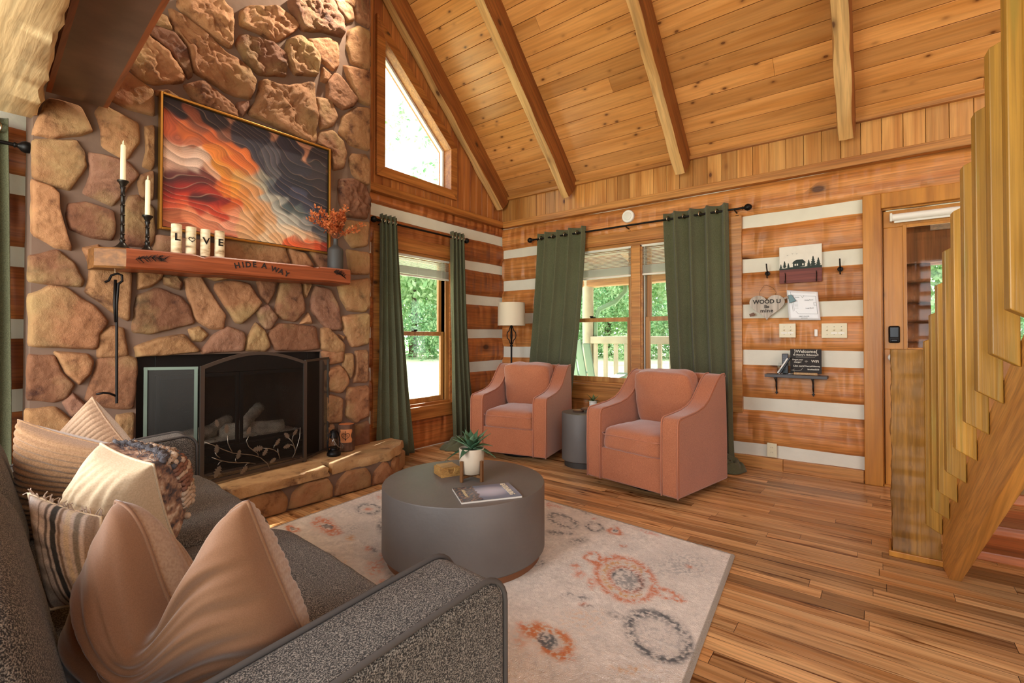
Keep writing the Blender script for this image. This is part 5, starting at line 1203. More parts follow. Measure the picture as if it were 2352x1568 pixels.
# ------------------------------------------------------------------ throw pillows
def pillow(label, corners, thick, mat_cam, mat_far, seed=0, chop=0., rib=None, n=46, pinch=.07, name='throw_pillow', wr=.012, group=None, extra=None, bulge=1.0, folds=0.):
    """corners TL, TR, BR, BL as seen from the photographer; near face in mat_cam, far face in mat_far"""
    TL_, TR2, BR_, BL_ = [Vector(c) for c in corners]; ctr = (TL_ + TR2 + BR_ + BL_) / 4
    nn = (TR2 - TL_).cross(TL_ - BL_).normalized()
    if nn.dot(Vector((0, 0, H)) - ctr) < 0: nn = -nn
    t = thing(name, label, 'pillow', tuple(ctr - Vector((0, 0, (TL_ - BL_).length / 2))), group=group)
    hgt = (TL_ - BL_).length
    def P(u, v, side):                                # u 0..1 left-right, v 0..1 bottom-top
        U_, W_ = 2 * u - 1, 2 * v - 1
        uu = .5 + .5 * U_ * (1 - pinch * (1 - W_ * W_)); vv = .5 + .5 * W_ * (1 - pinch * (1 - U_ * U_))
        p = BL_.lerp(BR_, uu).lerp(TL_.lerp(TR2, uu), vv)
        th_ = ((1 - U_ * U_ + .0) * (1 - W_ * W_)) ; th_ = max(0, th_) ** .42 * thick / 2
        ripple = 0
        if side > 0 or True: ripple = wr * N(u * 2 + seed, v * 8 + u * 2.5, seed) * (1 - abs(U_) ** 3) + wr * .6 * N(u * 3.5, v * 18 + u * 5, seed + 5) * (1 - W_ ** 4)
        if folds: ripple += folds * (math.sin(u * 46 + 5 * N(v * 2, u * 3, seed)) * .5 + .5) * (1 - abs(v - .85) / .85) * (1 - abs(U_) ** 4)
        q = p + nn * side * (th_ * bulge + ripple * (th_ / (thick / 2)))
        if rib and side == rib[0]:
            ph = (u if rib[1] == 'u' else v) * rib[2]; q += nn * side * rib[3] * abs(math.sin(ph * PI)) ** .6 * (1 if th_ > .006 else 0)
        if chop:
            k = math.exp(-((U_ - .0) / .50) ** 2) * vv ** 1.15; q -= Vector((0, 0, 1)) * chop * k * hgt
            q += (TR2 - TL_).normalized() * (-.25 * (U_) * chop * vv * .22)
        return q
    for side, mt_, nm in ((1, mat_cam, 'near_face'), (-1, mat_far, 'far_face')):
        s = MB(); m = n if not rib or rib[0] != side else 150; s.grid(lambda u, v: P(u, v, side), m if rib and rib[1] == 'u' and rib[0] == side else n, m if rib and rib[1] == 'v' and rib[0] == side else n, flip=side < 0); o = s.build(nm, mt_, t, smooth=True)
        if extra and side == extra[0]: extra[1](s, o)
    s = MB(); k = 26; loop = [P(i / k, 0, 0) for i in range(k)] + [P(1, i / k, 0) for i in range(k)] + [P(1 - i / k, 1, 0) for i in range(k)] + [P(0, 1 - i / k, 0) for i in range(k)]
    s.tube(loop, .0035, 6, closed=True); s.build('seam', mat_far if extra else mat_cam, t, smooth=True); fixp(t); return t, P
m_velv = fabric('mocha_velvet', '80583c', '765034', 700, rough=.6, bump=.05, sheen=.45, big=.16); m_velr = fabric('mocha_rib_velvet', 'a88a70', '98785e', 200, rough=.75, bump=.1, sheen=.7)
m_beigd = fabric('brown_rib', '9c7858', '886646', 260, bump=.15, sheen=.3); m_beige = fabric('tan_rib', 'b49478', 'a08064', 260, bump=.15, sheen=.4); m_white_c = fabric('pale_lining', 'd4ccc8', 'c2bab4', 220, bump=.1)
m_cream = fabric('cream_cotton', 'd8c3a4', 'ccb696', 240, bump=.1, sheen=.2)
def knitmat():
    m, nt, b = newmat('chunky_knit'); v = coords(nt, (1, 1, 1), tint=False); n = nd(nt, 'ShaderNodeTexNoise', i_Scale=42., i_Detail=3.); lk(nt, v, n.inputs['Vector']); r = ramp(nt, [(.36, C('50484a')), (.46, C('8e6e5c')), (.56, C('b4947c')), (.68, C('d4c4b0'))]); lk(nt, n.outputs['Fac'], r.inputs[0]); lk(nt, r.outputs[0], b.inputs['Base Color']); b.inputs['Roughness'].default_value = .95
    bp = nd(nt, 'ShaderNodeBump', i_Strength=1., i_Distance=.01); lk(nt, n.outputs['Fac'], bp.inputs['Height']); lk(nt, bp.outputs[0], b.inputs['Normal']); return m
m_knit = knitmat()
def pz(x, y, z): return at(x, y, 'z', z)
# the large velvet pillow with a karate-chop dent, nearest the camera
cA = (dep(238, 1146, .86), dep(602, 1146, .80), dep(748, 1560, .85), dep(128, 1620, .86))
pillow('large mocha velvet pillow with a deep dent in the top, nearest the camera', cA, .21, m_velv, m_velr, seed=2, chop=.50, rib=(-1, 'v', 22, .0045), wr=.022, n=70, pinch=.03)
cB = (dep(42, 964, 1.46), dep(318, 1036, 1.50), (.60, 1.98, .45), (.25, 2.12, .45))
pillow('tan ribbed pillow with horizontal channels, leaning at the far end of the sofa', cB, .20, m_beigd, m_white_c, seed=5, rib=(1, 'v', 20, .008), wr=.008)
cC = (dep(212, 912, 1.78), dep(318, 1052, 1.80), (.56, 2.40, .46), dep(70, 1060, 1.86))
pillow('tan ribbed pillow standing on its corner against the far arm of the sofa', cC, .16, m_beige, m_white_c, seed=9, rib=(1, 'u', 16, .006), wr=.006)
cD = (dep(232, 1018, 1.30), dep(352, 1066, 1.28), dep(402, 1240, 1.36), dep(212, 1230, 1.36))
tD, PD_ = pillow('cream pillow with gathered back and chunky knit front in the middle of the sofa', cD, .31, m_cream, m_knit, seed=13, wr=.012, folds=.009, n=90)
# knitted relief: looped yarn ridges and bobbles on the far face of that pillow
m_yarn = [plain('yarn_rust', '8a6250', .95, bump=.6, bscale=200), plain('yarn_oat', 'c4ae98', .95, bump=.6, bscale=200), plain('yarn_slate', '5c5a5e', .95, bump=.6, bscale=200)]
rk = random.Random(4)
for row in range(13):
    v = .97 - row * .058; s = MB(); pts = []
    for i in range(90):
        u = .03 + .94 * i / 89; p = PD_(u, v + .012 * math.sin(i * .9), -1); q = PD_(u, v, 0); nrm = (p - q); nrm = nrm.normalized() if nrm.length > 1e-5 else Vector((0, 0, 1)); pts.append(p + nrm * (.006 + .006 * math.sin(i * 1.35 + row)))
    s.tube(pts, [.0055 + .003 * abs(math.sin(i * 1.35 + row * .7)) for i in range(90)], 7); s.build('yarn_row', m_yarn[(2, 1, 2, 0, 0, 1, 0, 0, 0, 1, 1, 1, 1)[row]], tD, smooth=True)
s = MB()
for i in range(46):
    u, v = rk.uniform(.08, .95), rk.choice((rk.uniform(.80, .98), rk.uniform(.1, .35))); p = PD_(u, v, -1); q = PD_(u, v, 0); nn_ = (p - q).normalized() if (p - q).length > 1e-5 else Vector((0, 0, 1)); s.ball(p + nn_ * .012, rk.uniform(.008, .012), 8)
o = s.build('bobbles', m_yarn[1], tD, smooth=True); tag(o, kind='stuff')
s = MB()
for i in range(260):
    u = rk.uniform(.05, .95); v = rk.uniform(.9, 1.0); p = PD_(u, v, -1); d = Vector((rk.uniform(-1, 1), rk.uniform(-1, 1), rk.uniform(.1, 1.2))).normalized() * rk.uniform(.008, .022); s.tube([p, p + d * .5, p + d + Vector((rk.uniform(-.004, .004), 0, 0))], .0007, 4)
o = s.build('yarn_fuzz', m_yarn[2], tD); tag(o, kind='stuff'); bpy.context.view_layer.update()
for ch in tD.children: ch.matrix_parent_inverse = tD.matrix_world.inverted()
# striped fringed pillow
def stripemat():
    m, nt, b = newmat('woven_stripe'); a = nd(nt, 'ShaderNodeAttribute', attribute_name='col'); v = coords(nt, (1, 1, 1), tint=False); n = nd(nt, 'ShaderNodeTexNoise', i_Scale=320., i_Detail=2.); lk(nt, v, n.inputs['Vector']); r = ramp(nt, [(.35, (.75, .75, .75, 1)), (.6, (1, 1, 1, 1))]); lk(nt, n.outputs['Fac'], r.inputs[0]); c = mixc(nt, 1., a.outputs['Color'], r.outputs[0], 'MULTIPLY'); lk(nt, c, b.inputs['Base Color']); b.inputs['Roughness'].default_value = .95; return m
m_str = stripemat()
cE = (dep(66, 1132, 1.20), dep(232, 1188, 1.14), dep(250, 1400, 1.0), dep(118, 1400, 1.0))
def strip(s, o):
    n = 46; cc = []
    for j in range(n):
        for i in range(n):
            u = i / (n - 1); k = 'd6cec6'
            for a, b2, h in ((.28, .31, '8a7a6c'), (.40, .43, '6a6460'), (.47, .57, '3e4244'), (.60, .63, '8a7a6c'), (.68, .74, 'ddd2ba'), (.80, .86, '8e8a80'), (.90, 1, 'a08f80'), (0, .08, 'a08472')):
                if a <= u < b2: k = h
            cc.append(C(k)[:3])
    ca = o.data.color_attributes.new('col', 'FLOAT_COLOR', 'POINT'); arr = np.ones((len(cc), 4), 'f'); arr[:, :3] = cc; ca.data.foreach_set('color', arr.ravel())
tE, PE = pillow('striped cream and black woven pillow with a fringe, beside the sofa back', cE, .12, m_str, m_cream, seed=21, wr=.006, extra=(1, strip))
s = MB()
for i in range(60):
    u = i / 59; p = PE(u, 1, 0); d = Vector((rk.uniform(-.3, .3), rk.uniform(-.1, .5), rk.uniform(-.3, .6))).normalized() * rk.uniform(.012, .022); s.tube([p, p + d * .5 + Vector((0, 0, .002)), p + d], .0014, 5)
o = s.build('fringe', plain('fringe_yarn', 'a89484', .95), tE); tag(o, kind='stuff')
for ch in tE.children: ch.matrix_parent_inverse = tE.matrix_world.inverted()
# ------------------------------------------------------------------ picture over the mantel
m_gold = plain('gold_frame', 'b8863c', .3, .85)
def PT(x, z, o=0): return (x, 3.315 - o, z)
X0, X1, Z0, Z1 = .942, 2.030, 1.722, 2.525
t = thing('framed_painting', 'large abstract painting of orange and indigo waves in a thin gold frame', 'painting', (1.486, 3.315, Z0))
for (a, b2, c_, d) in ((X0, X0 + .013, Z0, Z1), (X1 - .013, X1, Z0, Z1)): s = MB(); s.box(a, b2, 3.295, 3.335, c_, d); s.build('frame_side', m_gold, t, bevel=.002)
for (c_, d) in ((Z0, Z0 + .013), (Z1 - .013, Z1)): s = MB(); s.box(X0 + .013, X1 - .013, 3.295, 3.335, c_, d); s.build('frame_rail', m_gold, t, bevel=.002)
s = MB(); s.box(X0 + .013, X1 - .013, 3.318, 3.332, Z0 + .013, Z1 - .013); s.build('backing', plain('shadow_liner', '1c1614', .7), t)
# colour fields read off the canvas: (u from left, v from top, colour, weight)
PTS = """.05 .06 342a2e|.25 .05 342a2e|.45 .06 322a32|.7 .1 322a34|.95 .12 32282c|.15 .14 8a4a34|.28 .12 7c4a38|.38 .15 3a3038|.5 .2 34303c|.62 .22 4c464e|.78 .28 2c2832|.93 .3 32282c
.03 .2 b4502c|.12 .2 c4602e|.22 .18 c05a2c|.32 .22 c8622e|.06 .28 a4543c|.16 .3 a85c40|.3 .3 d07430|.4 .34 d0682e|.46 .4 c8642c|.52 .32 3a343e|.6 .3 545054|.05 .36 c49478|.14 .38 ccA088|.22 .4 d4ac94|.05 .44 d0a890|.16 .46 d4b09c|.24 .46 cf9878|.03 .52 c09078
.3 .42 d0812f|.36 .44 c87a34|.42 .46 c89050|.47 .48 c49a6c|.5 .42 8f8878|.55 .46 5a5c60|.66 .44 2a2836|.8 .42 26242e|.93 .44 30262a|.05 .58 4e1c1c|.12 .6 5c1e1c|.2 .56 6a2820|.25 .58 c85a28|.32 .52 d9782c|.38 .56 d98a34|.44 .56 c88a54|.52 .53 a49c88|.58 .52 44464e|.66 .52 2c2c3c|.78 .54 3c3c4e|.9 .54 2c2730
.04 .66 701c18|.12 .66 8a201a|.2 .66 9a2a1c|.28 .62 d87028|.36 .64 dc8434|.44 .64 cf7e3c|.5 .6 c88a58|.58 .6 a8a294|.66 .62 8a8a84|.74 .6 32323e|.84 .62 3c3c4c|.95 .6 2b262e
.04 .74 a0281a|.12 .75 b8341c|.2 .74 4a1818|.28 .73 8c2018|.36 .72 c8541f|.44 .72 cf8846|.52 .7 d29460|.6 .7 c89468|.66 .68 b0aa9c|.73 .68 4a5456|.8 .68 5a6260|.88 .7 44505a|.96 .7 34343e
.04 .82 c04c30|.12 .82 cc5430|.2 .82 a8301c|.3 .8 b83c22|.38 .8 d48460|.46 .8 d49c6c|.54 .78 b8804c|.6 .78 cf9a6c|.68 .76 b8b2a4|.76 .76 a8a498|.84 .78 8e8a84|.94 .8 4a4a50
.05 .92 b86440|.14 .9 d07850|.24 .9 d4805c|.34 .9 dc9070|.43 .9 d89c6c|.52 .92 cc9058|.6 .88 d8b088|.68 .86 dcc0a0|.76 .88 d8b490|.84 .88 cc9c78|.92 .9 a88468|.97 .88 5a5454
.08 .98 a85434|.3 .98 cc6c4c|.45 .98 d4a070|.56 .97 dcb890|.66 .96 d8a474|.74 .97 d8582a|.82 .95 d4653a|.9 .96 cc4c22|.97 .97 9a3018"""
pts = [(float(a), float(b2), np.array(C(c)[:3])) for a, b2, c in (q.split() for l in PTS.split('\n') for q in l.split('|'))]
n1, n2 = 400, 300; Ug, Vg = np.meshgrid(np.linspace(0, 1, n1), np.linspace(0, 1, n2))
def sn(f1, f2, seed):                                   # smooth noise field
    r = np.random.RandomState(seed); out = np.zeros_like(Ug)
    for k in range(7): a, b2, c_, d = r.normal(0, f1), r.normal(0, f2), r.uniform(0, 6.28), r.uniform(.5, 1); out += d * np.sin(a * Ug + b2 * Vg + c_)
    return out / 3
wu = Ug + .030 * sn(9, 14, 1) + .024 * sn(26, 36, 2); wv = Vg + .035 * sn(12, 9, 3) + .024 * sn(34, 26, 4)
best = np.full(Ug.shape, 9.); sec = best.copy(); cimg = np.zeros((n2, n1, 3)); idm = np.zeros(Ug.shape, int)
num = np.zeros((n2, n1, 3)); den = np.zeros((n2, n1))
for i, (a, b2, c_) in enumerate(pts):
    d = np.sqrt(((wu - a) * 1.35) ** 2 + (wv - b2) ** 2); m = d < best; sec = np.where(m, best, np.minimum(sec, d)); idm = np.where(m, i, idm); best = np.where(m, d, best)
    w = np.exp(-(d / .034) ** 2 * .9) + 1e-9; num += w[..., None] * c_; den += w
cimg = num / den[..., None]
F1 = (wv * .9 - wu * .55) * 15 + 2.1 * sn(5, 5, 7) + .5 * sn(14, 14, 12)
F2 = F1 * 5.5 + 1.5 * sn(9, 9, 9)
saw = F1 - np.floor(F1); saw2 = F2 - np.floor(F2)
cimg = cimg * (.50 + .62 * saw + .26 * (saw2 - .5))[..., None]
line = np.exp(-(np.minimum(saw, 1 - saw) / .035) ** 2) * (.35 + .3 * sn(6, 6, 15)).clip(0, 1)
cimg = cimg * (1 - .6 * line[..., None]) + np.array([.68, .42, .28]) * (.6 * line[..., None])
s = MB(); w_, h_ = X1 - X0 - .040, Z1 - Z0 - .040
s.v = [(X0 + .020 + u * w_, 3.3125, Z1 - .020 - v * h_) for u, v in zip(Ug.ravel(), Vg.ravel())]; ix = np.arange(n1 * n2).reshape(n2, n1)
s.f = [tuple(map(int, r)) for r in np.stack([ix[:-1, :-1], ix[1:, :-1], ix[1:, 1:], ix[:-1, 1:]], -1).reshape(-1, 4)]; s.t = [.5] * len(s.f); s.c = np.clip(cimg, 0, 1).reshape(-1, 3)
s.build('canvas', vcol('painted_canvas', .8), t); fixp(t)
# ------------------------------------------------------------------ on the mantel
m_wax = plain('ivory_wax', 'e4d8b4', .5); m_hold = plain('black_candlestick', '231e1a', .35, .6)
def candlestick(x, hs, hc, label, sc=1.0):
    z = mz(x) + .001; y = 3.235; t = thing('candlestick', label, 'candlestick', (x, y, z))
    pr = [(.055 * sc, 0), (.054 * sc, .005), (.032 * sc, .014), (.018 * sc, .030), (.010, .045), (.014, .055), (.009, .062)]; q = .085
    while q < hs - .06: pr += [(.0085, q - .004), (.0125, q), (.0085, q + .004), (.0095, q + .02)]; q += .052
    pr += [(.009, hs - .05), (.014, hs - .035), (.011, hs - .03), (.02, hs - .012), (.026, hs - .006), (.026, hs), (.012, hs + .001)]
    MB().lathe(pr, (x, y, z), 24).build('holder', m_hold, t, smooth_angle=50)
    MB().lathe([(.0125, hs), (.0115, hs + hc - .008), (.009, hs + hc), (.001, hs + hc - .002)], (x, y, z), 18).build('candle', m_wax, t, smooth_angle=50)
    MB().lathe([(.001, hs + hc), (.0045, hs + hc + .008), (.003, hs + hc + .018), (.0005, hs + hc + .027)], (x, y, z), 10).build('flame_tip', m_wax, t, smooth=True); fixp(t)
candlestick(.757, .375, .195, 'tall black candlestick with an ivory taper at the left end of the mantel')
candlestick(.868, .205, .20, 'shorter black candlestick with an ivory taper, second from the left end of the mantel', .85)
def birchmat():
    m, nt, b = newmat('birch_bark'); v = coords(nt, (16, 16, 38), tint=False); n = nd(nt, 'ShaderNodeTexNoise', i_Scale=1., i_Detail=4.); lk(nt, v, n.inputs['Vector']); r = ramp(nt, [(.26, C('5a4330')), (.36, C('b09470')), (.5, C('d2bc98')), (.75, C('e0d4bc'))]); lk(nt, n.outputs['Fac'], r.inputs[0]); lk(nt, r.outputs[0], b.inputs['Base Color']); b.inputs['Roughness'].default_value = .85
    bp = nd(nt, 'ShaderNodeBump', i_Strength=.5, i_Distance=.004); lk(nt, n.outputs['Fac'], bp.inputs['Height']); lk(nt, bp.outputs[0], b.inputs['Normal']); return m
m_birch = birchmat(); m_ink = plain('burned_letter', '20140e', .8); m_endw = plain('birch_end', 'c8a878', .7)
for k, (pxx, ch, hh_) in enumerate(((405, 'L', .172), (438, 'heart', .166), (471, 'V', .164), (504, 'E', .166))):
    p = at(pxx, 583, 'y', 3.20); x, y = p.x, 3.20; z = mz(x) + .001; r = .0265
    t = thing('birch_log_letter', 'short birch log on the mantel marked with ' + ('a burned heart' if ch == 'heart' else 'the letter ' + ch), 'decoration', (x, y, z))
    s = MB(); s.lathe([(r * (1 + .05 * N(q * 2.3, k)), hh_ * q / 8) for q in range(9)], (x, y, z), 24); s.build('log', m_birch, t, smooth_angle=50)
    s = MB(); s.lathe([(r * .93, hh_ + .0006), (.001, hh_ + .001)], (x, y, z), 20, cap=False); s.build('cut_end', m_endw, t)
    d = Vector((-x * .9, -y, 0)).normalized() if False else Vector((-.12, -1, 0)).normalized(); rt = Vector((-d.y, d.x, 0)); M4 = frame4(Vector((x, y, z + hh_ * .55)) + d * (r + .0005), rt, (0, 0, 1)); s = MB()
    def wrap(vs): return [((Vector((x, y, 0)) + Matrix.Rotation(v[0] / r, 3, 'Z') @ (d * (r + .0034))).to_tuple()[:2] + (z + hh_ * .55 + v[1],)) for v in vs]
    if ch == 'heart':
        hp = [(.0015 * 16 * math.sin(a) ** 3 * .62, .0015 * (13 * math.cos(a) - 5 * math.cos(2 * a) - 2 * math.cos(3 * a) - math.cos(4 * a)) * .62) for a in [2 * PI * i / 28 for i in range(28)]]
        s.tube([Vector(q) for q in wrap(hp)], .0018, 5, closed=True)
    else:
        v, f = textmesh(ch, .058, bold=.0012); s.add(wrap([(a, b2 if abs(a) < 1 else b2) for a, b2, c_ in v]), f)
    s.build('burned_mark', m_ink, t); fixp(t)
# vase with dried orange leaves
vx = at(774, 622, 'y', 3.20); VX, VY, VZ = vx.x, 3.22, mz(vx.x) + .001
t = thing('vase', 'tall charcoal bottle vase at the right end of the mantel', 'vase', (VX, VY, VZ)); m_vase = plain('charcoal_ceramic', '3c3a38', .6)
MB().lathe([(.052, 0), (.057, .004), (.056, .14), (.052, .158), (.026, .176), (.017, .19), (.016, .225), (.019, .232), (.014, .232), (.012, .20)], (VX, VY, VZ), 36, cap=True).build('body', m_vase, t, smooth_angle=50); fixp(t)
t = thing('dried_branches', 'bouquet of dried orange leaf branches in the charcoal vase', 'dried leaves', (VX, VY, VZ + .2)); m_ol = leafmat('orange_leaf', 'e2935c', 'b4562c'); m_twig = plain('twig', '8a4a2c', .8); rr = random.Random(12)
leaves = MB()
for k in range(20):
    a = rr.uniform(0, 2 * PI); e = rr.uniform(.25, 1.4); d = Vector((math.cos(a) * math.cos(e), -abs(math.sin(a)) * math.cos(e) * .7 + .03, math.sin(e))).normalized(); L = rr.uniform(.16, .28); st = Vector((VX, VY, VZ + .225)); pts_ = [st, st + d * L * .4 + Vector((0, 0, .02)), st + d * L * .8, st + d * L + Vector((rr.uniform(-.02, .02), 0, -.008))]
    s = MB(); s.tube(pts_, [.0018, .0014, .001, .0006], 5); s.build('twig', m_twig, t)
    for j in range(52):
        q = rr.uniform(.25, 1.02); p = st + d * L * q + Vector((0, 0, .02 * math.sin(q * 3))); a2 = Vector((rr.uniform(-1, 1), rr.uniform(-1, .6), rr.uniform(-.5, 1))).normalized(); l = rr.uniform(.015, .028); sd = a2.cross(Vector((rr.uniform(-1, 1), rr.uniform(-1, 1), rr.uniform(-1, 1)))).normalized() * l * .32
        o_ = p + a2 * .006; leaves.add([o_, o_ + a2 * l * .5 + sd, o_ + a2 * l, o_ + a2 * l * .5 - sd], [(0, 1, 2, 3)], rr.random())
o = leaves.build('leaves', m_ol, t); tag(o, kind='stuff'); fixp(t)
# hanging fire poker with hooked top and side prong
Y_ = 3.19; q1 = lambda x, y: (lambda p: (p.x, Y_, p.z))(at(x, y, 'y', Y_))
t = thing('fire_poker', 'long black wrought iron fire poker hanging below the left end of the mantel', 'fire poker', q1(267, 925))
s = MB(); s.tube([q1(272, 650), q1(268, 700), q1(268, 800), q1(268, 926)], .0065, 8); s.tube([q1(272, 652), q1(281, 645), q1(280, 632), q1(270, 628), q1(256, 632), q1(250, 644), q1(241, 648)], .006, 8); s.build('shaft', m_black, t, smooth_angle=50)
s = MB(); s.tube([q1(265, 642), q1(263, 700), q1(266, 740)], .007, 8); s.build('twisted_grip', m_black, t, smooth=True)
s = MB(); s.tube([q1(266, 909), q1(252, 903), q1(237, 902), q1(221, 905)], .0055, 8); s.build('prong', m_black, t, smooth=True)
s = MB(); s.tube([q1(264, 612), q1(265, 634)], .002, 6); s.build('nail', m_grom, t); fixp(t)
# lantern and log stump on the hearth
lc = at(772, 1047, 'z', .225); LX_, LY_ = lc.x, lc.y + .03; z = .226
t = thing('hurricane_lantern', 'small black hurricane lantern on the right end of the hearth', 'lantern', (LX_, LY_, z)); k_ = .9
MB().lathe([(.046, 0), (.05, .005), (.048, .02), (.038, .036), (.026, .042), (.024, .052), (.034, .058), (.034, .064)], (LX_, LY_, z), 30).build('fuel_base', m_black, t, smooth_angle=50)
MB().lathe([(.024, .064), (.033, .085), (.031, .11), (.022, .128)], (LX_, LY_, z), 26, cap=False).build('glass_chimney', glassmat('lantern_glass', (.9, .9, .88)), t, smooth=True)
MB().lathe([(.028, .128), (.030, .136), (.024, .145), (.022, .17), (.026, .172), (.026, .180), (.014, .186), (.012, .190)], (LX_, LY_, z), 26).build('hood', m_black, t, smooth_angle=50)
for sg in (-1, 1): s = MB(); s.tube([(LX_ + sg * .040, LY_, z + .03), (LX_ + sg * .048, LY_, z + .07), (LX_ + sg * .047, LY_, z + .12), (LX_ + sg * .034, LY_, z + .165), (LX_ + sg * .02, LY_, z + .172)], .0045, 7); s.build('side_tube', m_black, t, smooth=True)
s = MB(); s.tube([(LX_ - .03, LY_ - .02, z + .165), (LX_ - .035, LY_ - .055, z + .12), (LX_ - .01, LY_ - .068, z + .075), (LX_ + .028, LY_ - .066, z + .055), (LX_ + .048, LY_ - .045, z + .07), (LX_ + .04, LY_ - .015, z + .10)], .0016, 6); s.build('bail_handle', plain('bright_wire', 'b0aaa0', .3, .9), t, smooth=True); fixp(t)
sx = at(795, 1030, 'z', .225); SX_, SY_ = sx.x - .02, min(3.26, sx.y + .0); m_bk = plain('rough_bark', '5a3c2a', .9, bump=1., bscale=18, var=.3, vscale=30)
t = thing('log_stump', 'bark-covered log stump with a carved heart on the hearth beside the lantern', 'log', (SX_, SY_, z))
s = MB(); s.grid(lambda u, v: (SX_ + (.058 + .004 * N(u * 9, v, 2) + .003 * abs(math.sin(u * 38))) * math.cos(u * 2 * PI), SY_ + (.058 + .004 * N(u * 9, v, 2) + .003 * abs(math.sin(u * 38))) * math.sin(u * 2 * PI), z + .20 * v), 80, 12, wrapu=True); s.build('bark', m_bk, t, smooth=True)
s = MB(); s.lathe([(.056, .198), (.001, .202)], (SX_, SY_, z), 30, cap=False); s.build('cut_top', plain('orange_cut_wood', 'b86c3c', .7, var=.15, vscale=30), t)
dv = Vector((-.62, -.78, 0)).normalized(); rt = Vector((-dv.y, dv.x, 0)); 
def wr2(a, b2, o=.002): return tuple(Vector((SX_, SY_, 0)) + Matrix.Rotation(a / .06, 3, 'Z') @ (dv * (.0615 + o)) + Vector((0, 0, z + .115 + b2)))
s = MB(); s.grid(lambda u, v: wr2(-.042 + .084 * u + .006 * math.sin(v * 9), -.05 + .1 * v), 14, 8); s.build('peeled_patch', plain('peeled_wood', 'c47a48', .6), t, solid=.002)
s = MB(); hp = [wr2(.0017 * 16 * math.sin(a) ** 3, .0017 * (13 * math.cos(a) - 5 * math.cos(2 * a) - 2 * math.cos(3 * a) - math.cos(4 * a)), .004) for a in [2 * PI * i / 30 for i in range(30)]]; s.tube(hp, .002, 5, closed=True); s.build('carved_heart', m_ink, t)
s = MB(); s.tube([wr2(-.002, .04, .005), wr2(0, -.036, .005)], .002, 5); s.build('carved_arrow', m_ink, t); v, f = textmesh('K+H', .016); s = MB(); s.add([wr2(a, b2 + .002, .005) for a, b2, c_ in v], f); s.build('carved_letters', m_ink, t); fixp(t)
# ------------------------------------------------------------------ things on the right wall
XW = XR - .036                                          # in front of the hewn faces
def W(px_, py_, o=0): p = at(px_, py_, 'x', XW - o); return p
def wq(pts_, o=0): return [tuple(W(a, b2, o)) for a, b2 in pts_]
# smoke detector
p = W(1443, 497); t = thing('smoke_detector', 'round white smoke detector above the twin window', 'smoke detector', tuple(p))
MB().lathe([(.062, -.01), (.062, .010), (.057, .016), (.040, .018), (.038, .022), (.002, .024)], (XW + .0, p.y, p.z), 44, axis=(-1, 0, 0)).build('housing', m_white, t, smooth_angle=35)
MB().lathe([(.040, .0155), (.040, .022), (.034, .026), (.002, .027)], (XW, p.y, p.z), 36, axis=(-1, 0, 0)).build('cover', m_vinyl, t, smooth_angle=35); fixp(t)
# cabin key sign
c4 = [W(1790.5, 569), W(1888, 560), W(1890, 646), W(1795, 650)]; y0, y1, z0_, z1_ = c4[0].y, c4[1].y, c4[2].z, c4[0].z + .0
t = thing('key_rack_sign', 'square wooden key sign with a black cabin and pines over a red band', 'sign', (XW, (y0 + y1) / 2, z0_))
def YZ(u, v, o): return (XW - o, y0 + (y1 - y0) * u, z0_ + (z1_ - z0_) * v)
m_wsign = plain('sign_white', 'ddd8cc', .6, var=.04, vscale=20); m_red = wood('sign_red', '7e3a30', '6a2c24', 'y', rough=.6, tint=.05, cross=20); m_sil = plain('silhouette_green_black', '23302a', .7)
def slab(mb, pts_, o0, o1): mb.prism([YZ(u, v, o0) for u, v in pts_], (-(o1 - o0), 0, 0))
s = MB(); slab(s, [(0, .38), (1, .38), (1, 1), (0, 1)], 0, .018); s.build('upper_panel', m_wsign, t, bevel=.002)
s = MB(); slab(s, [(0, 0), (1, 0), (1, .38), (0, .38)], 0, .018); s.build('red_band', m_red, t, bevel=.002)
s = MB(); slab(s, [(0, .37), (1, .37), (1, .43), (.8, .45), (.6, .42), (.3, .43), (.12, .41), (0, .42)], .018, .019); slab(s, [(.33, .42), (.33, .53), (.30, .53), (.37, .60), (.42, .62), (.56, .62), (.64, .53), (.61, .53), (.61, .43)], .018, .0192); s.build('cabin_silhouette', m_sil, t)
for (a, b2, hh_) in ((.04, .43, .10), (.13, .44, .17), (.22, .43, .12), (.70, .44, .16), (.80, .45, .24), (.92, .44, .20)):
    s = MB(); w_ = hh_ * .30; pl = [(a - .006, b2 - .02)]
    lay = [(b2 + hh_ * q, w_ * (1 - q) + .004) for q in (.08, .32, .56, .78)]; R_ = []; L_ = []
    for zq, wq_ in lay: R_ += [(a + wq_, zq), (a + wq_ * .45, zq + hh_ * .17)]; L_ += [(a - wq_, zq), (a - wq_ * .45, zq + hh_ * .17)]
    slab(s, [(a - .006, b2 - .02), (a + .006, b2 - .02)] + R_ + [(a, b2 + hh_)] + L_[::-1], .018, .0193); s.build('pine_silhouette', m_sil, t)
for a, b2 in ((.37, .46), (.42, .46), (.55, .46)): s = MB(); slab(s, [(a, b2), (a + .032, b2), (a + .032, b2 + .05), (a, b2 + .05)], .019, .0199); s.build('cabin_window', m_wsign, t)
for a, b2 in ((.2, .76), (.32, .79), (.42, .78)): s = MB(); slab(s, [(a - .025, b2 + .01), (a, b2 - .008), (a + .025, b2 + .014), (a, b2 + .002)], .018, .0188); s.build('bird', m_sil, t)
for a in (.15, .88):
    s = MB(); s.tube([YZ(a, .22, .018), YZ(a, .20, .03), YZ(a, .04, .03), YZ(a, .0, .045), YZ(a, .06, .055)], .003, 6); s.tube([YZ(a, .18, .02), YZ(a, .28, .045)], .003, 6); s.build('key_hook', m_metal, t, smooth=True)
fixp(t)
